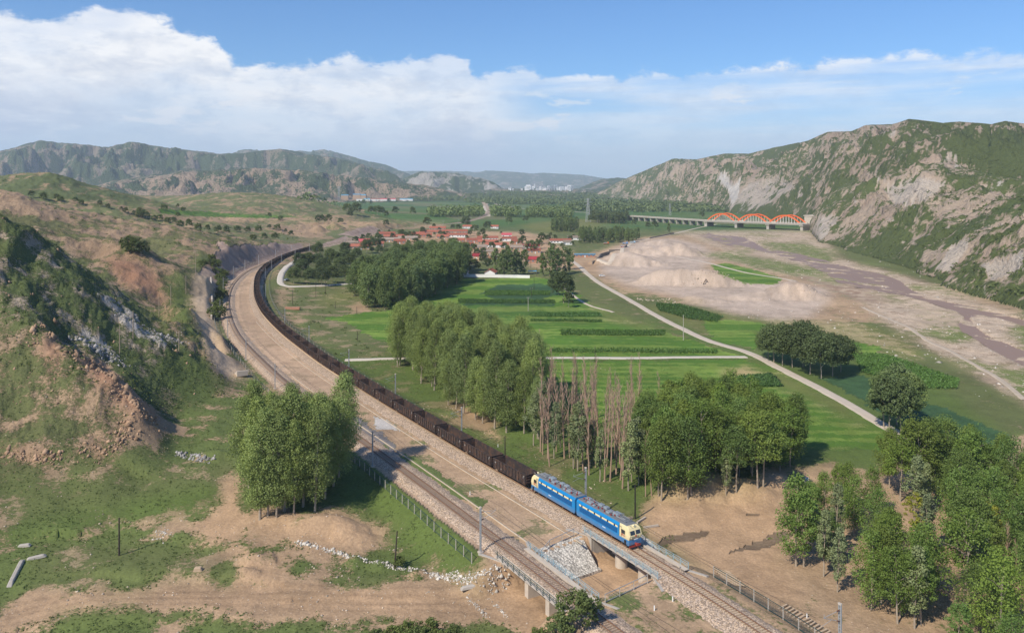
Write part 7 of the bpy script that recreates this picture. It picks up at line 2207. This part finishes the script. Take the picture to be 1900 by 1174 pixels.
def scatter_px(n, x0, x1, y0, y1, seed, ok=None, dens=None):
    r = np.random.default_rng(seed)
    # random on the built ground, by area in distance so that nothing is laid out for the lens
    out = []
    i = r.integers(0, NR - 1, n * 14); j = r.integers(0, NC - 1, n * 14)
    m = (PX[i, j] > x0) & (PX[i, j] < x1) & (PY[i, j] > y0) & (PY[i, j] < y1)
    i, j = i[m], j[m]
    if ok is not None: k = ok(i, j); i, j = i[k], j[k]
    i, j = i[:n], j[:n]
    fi = r.uniform(0, 1, len(i)); fj = r.uniform(0, 1, len(i))
    Y = np.exp(ww[i] + fi * (ww[1] - ww[0])); u = uu[j] + fj * (uu[1] - uu[0]); X = u * Y
    return np.stack([X, Y, hz(X, Y)], 1), i, j
RC = {}
open_ground = lambda i, j: (CE[i, j] > 1.5) & (LC[i, j] < .62)
P, i, j = scatter_px(5200, -60, 1150, 600, 1250, 3, lambda i, j: open_ground(i, j) & (GY[i, j] < 330))
rocks('stones', P, rng.gamma(1.6, .045, len(P)) + .05, M_R1, 2)
P, i, j = scatter_px(1500, 1180, 1950, 860, 1250, 4, open_ground)
rocks('stones', P, rng.gamma(1.4, .04, len(P)) + .04, M_R1, 3)
P, i, j = scatter_px(1800, 1380, 1950, 430, 740, 5, lambda i, j: (np.abs(GZ[i, j] + 8) < 1.3) & (LA[i, j, 0] > .3))
rocks('river_stones', P, rng.gamma(1.5, .14, len(P)) + .12, M_R2, 4)
P, i, j = scatter_px(2600, -20, 360, 398, 760, 6, lambda i, j: (GY[i, j] < 340) & (BASE[i, j] > 2) & (LA[i, j, 0] < .42) & (n_mid[i, j] > .05))
M_R4 = rock_mat('tan_crag', (.38, .25, .16))
rocks('crag_rocks', P, rng.gamma(1.6, .14, len(P)) + .10, M_R4, 5, 1.0)
# rock crag bands on the near hill
def band(pts, n, s0, mat, name, seed, spread=1.4, flat=.8):
    r = np.random.default_rng(seed); W_ = [gp(*p) for p in pts]; l = resample(np.array([p[:2] for p in W_]), .4)
    k = r.integers(0, len(l), n); q = l[k] + r.normal(0, spread, (n, 2))
    P = np.stack([q[:, 0], q[:, 1], hz(q[:, 0], q[:, 1]) + .02], 1); s0 = s0 * .55
    return rocks(name, P, r.gamma(1.8, s0, n) + s0 * .5, mat, seed, flat)
M_R4 = rock_mat('tan_crag', (.38, .25, .16))
band([(135, 660), (180, 680), (215, 725), (260, 765), (290, 780)], 260, .32, M_R4, 'crag_rocks', 11, 1.6, 1.1)
band([(0, 843), (60, 850), (115, 848)], 150, .22, M_R4, 'crag_rocks', 12, .7, 1.0)
band([(150, 830), (200, 835), (240, 800), (230, 780)], 170, .25, M_R4, 'crag_rocks', 13, 1.2, 1.0)
band([(60, 640), (75, 600), (90, 625), (120, 640)], 60, .3, M_R4, 'crag_rocks', 14, .8, 1.2)
band([(330, 840), (360, 848), (390, 855)], 120, .24, M_R3, 'crag_rocks', 15, .7, 1.0)
band([(225, 590), (262, 600), (272, 612), (300, 622), (340, 632)], 130, .26, M_R3, 'crag_rocks', 16, 1.6, 1.1)
band([(140, 630), (180, 650), (215, 665), (230, 680)], 130, .3, M_R3, 'crag_rocks', 17, 1.8, 1.1)
# white rubble line running to the left bridge
band([(555, 1006), (600, 1018), (640, 1030), (700, 1042), (760, 1055), (830, 1070)], 520, .13, M_R2, 'rubble', 21, .42)
band([(830, 1068), (870, 1076), (905, 1076), (940, 1068)], 420, .12, M_R2, 'rubble', 22, .5)
band([(868, 1108), (885, 1125), (905, 1145)], 90, .09, M_R2, 'rubble', 23, .2)
band([(905, 1110), (930, 1130), (945, 1150)], 70, .08, M_R2, 'rubble', 24, .2)
band([(295, 985), (310, 1000)], 60, .14, M_R2, 'rubble', 25, .8)
band([(1100, 1004), (1160, 1000)], 10, .1, M_R1, 'rubble', 26, .3)
for s_ in ([(1280, 520), (1330, 505), (1360, 515)], [(1500, 540), (1530, 545)], [(1260, 560), (1180, 555)]):
    band(s_, 120, .28, M_R1, 'rubble', 30, 2.0)

def tufts(name, P, size, n_per, leaf, mat, seed, flat=.6):
    r = np.random.default_rng(seed)
    d = r.normal(size=(len(P), n_per, 3)); d[:, :, 2] = np.abs(d[:, :, 2]); d /= np.linalg.norm(d, axis=2)[..., None]
    Q_ = P[:, None] + d * size[:, None, None] * np.array((1, 1, flat)) * r.uniform(.4, 1, (len(P), n_per, 1))
    V, Q = leaf_quads(Q_.reshape(-1, 3), leaf, .3, d.reshape(-1, 3), r)
    o = link(name, np_mesh(name, V, Q, mat)); o['kind'] = 'stuff'; return o
gr = lambda i, j: (CE[i, j] > 1.2) & (LC[i, j] > .38) & (LC[i, j] < .98)
P, i, j = scatter_px(15000, -60, 1250, 600, 1300, 7, lambda i, j: gr(i, j) & (GY[i, j] < 330) & (n_mid[i, j] > -.12))
tufts('scrub', P, rng.gamma(2.0, .13, len(P)) + .10, 8, .20, M_SCRUB, 8, .7)
P, i, j = scatter_px(9000, -60, 430, 380, 800, 9, lambda i, j: gr(i, j) & (GY[i, j] > 200) & (GY[i, j] < 520) & (BASE[i, j] > 1))
tufts('scrub', P, rng.gamma(2.2, .22, len(P)) + .2, 8, .38, M_SCRUB, 10, .7)
P, i, j = scatter_px(4200, 480, 1950, 500, 1200, 12, lambda i, j: (CE[i, j] > 3) & (n_mid[i, j] > .10) & (LC[i, j] > .45) & (LB[i, j, 1] < .132) & (LB[i, j, 1] > .11))
tufts('scrub', P, rng.gamma(2.0, .22, len(P)) + .15, 9, .34, M_TUFT, 13, .6)
P, i, j = scatter_px(5200, 1100, 1950, 230, 560, 14, lambda i, j: (WHO[i, j] >= 8) & (GY[i, j] < 1500) & (LC[i, j] > .35) & (n_mid[i, j] > -.1))
tufts('scrub', P, rng.gamma(2.0, 1.0, len(P)) + .7, 8, 1.5, M_SCRUB, 15, .7)
P, i, j = scatter_px(3000, -60, 640, 330, 460, 16, lambda i, j: (GY[i, j] > 520) & (GY[i, j] < 1700) & (BASE[i, j] > 3) & (n_mid[i, j] > .12))
tufts('scrub', P, rng.gamma(2.0, .7, len(P)) + .5, 8, 1.1, M_SCRUB, 17, .7)
P, i, j = scatter_px(1500, 505, 745, 530, 665, 31, lambda i, j: (CE[i, j] > 4) & (n_mid[i, j] > .02) & (LB[i, j, 1] < .15))
tufts('scrub', P, rng.gamma(2.0, .42, len(P)) + .4, 14, .55, M_SCRUB, 32, .7)
P, i, j = scatter_px(900, 395, 660, 440, 560, 33, lambda i, j: (CE[i, j] > 8) & (GY[i, j] > 450) & (n_mid[i, j] > -.05) & (LB[i, j, 1] < .15) & (LA[i, j, 2] < .17))
tufts('scrub', P, rng.gamma(2.0, .6, len(P)) + .5, 12, .8, M_SCRUB, 34, .7)
# maize and other tall crops
def crop(pp, gap, hgt, mat, seed, leaf=.55, per=5):
    pts = np.array(fill(pp, gap, seed, .3, 9000))
    if len(pts) == 0: return
    r = np.random.default_rng(seed)
    z = hz(pts[:, 0], pts[:, 1])
    P = np.repeat(np.stack([pts[:, 0], pts[:, 1], z], 1), per, 0)
    P += np.stack([r.normal(0, .2, len(P)), r.normal(0, .2, len(P)), r.uniform(.2, 1, len(P)) * hgt], 1)
    V, Q = leaf_quads(P, leaf, .1, None, r)
    o = link('maize_rows', np_mesh('maize_rows', V, Q, mat)); o['kind'] = 'stuff'
crop([(980, 581), (1112, 581), (1118, 588), (985, 588)], .9, .95, M_CORN, 1)
crop([(984, 594), (1116, 595), (1116, 598), (985, 597)], .9, 1.0, M_CORN, 9)
crop([(1040, 613), (1236, 614), (1230, 623), (1040, 622)], .9, .95, M_CORN, 2)
crop([(1216, 564), (1262, 566), (1342, 589), (1330, 598), (1275, 592), (1222, 577)], .9, 1.2, M_CORN, 3)
crop([(1582, 658), (1640, 660), (1780, 706), (1775, 723), (1690, 721), (1600, 692)], .8, 1.2, M_CORN, 4)
crop([(1368, 699), (1430, 696), (1452, 717), (1377, 721)], .7, 1.0, M_CORN, 5)
crop([(1020, 648), (1330, 651), (1330, 656), (1020, 655)], .9, 1.1, M_CORN, 6)
crop([(900, 540), (1020, 541), (1020, 548), (900, 549)], .9, 1.0, M_CORN, 7)
crop([(850, 556), (1030, 558), (1030, 563), (850, 563)], .9, 1.0, M_CORN, 8)
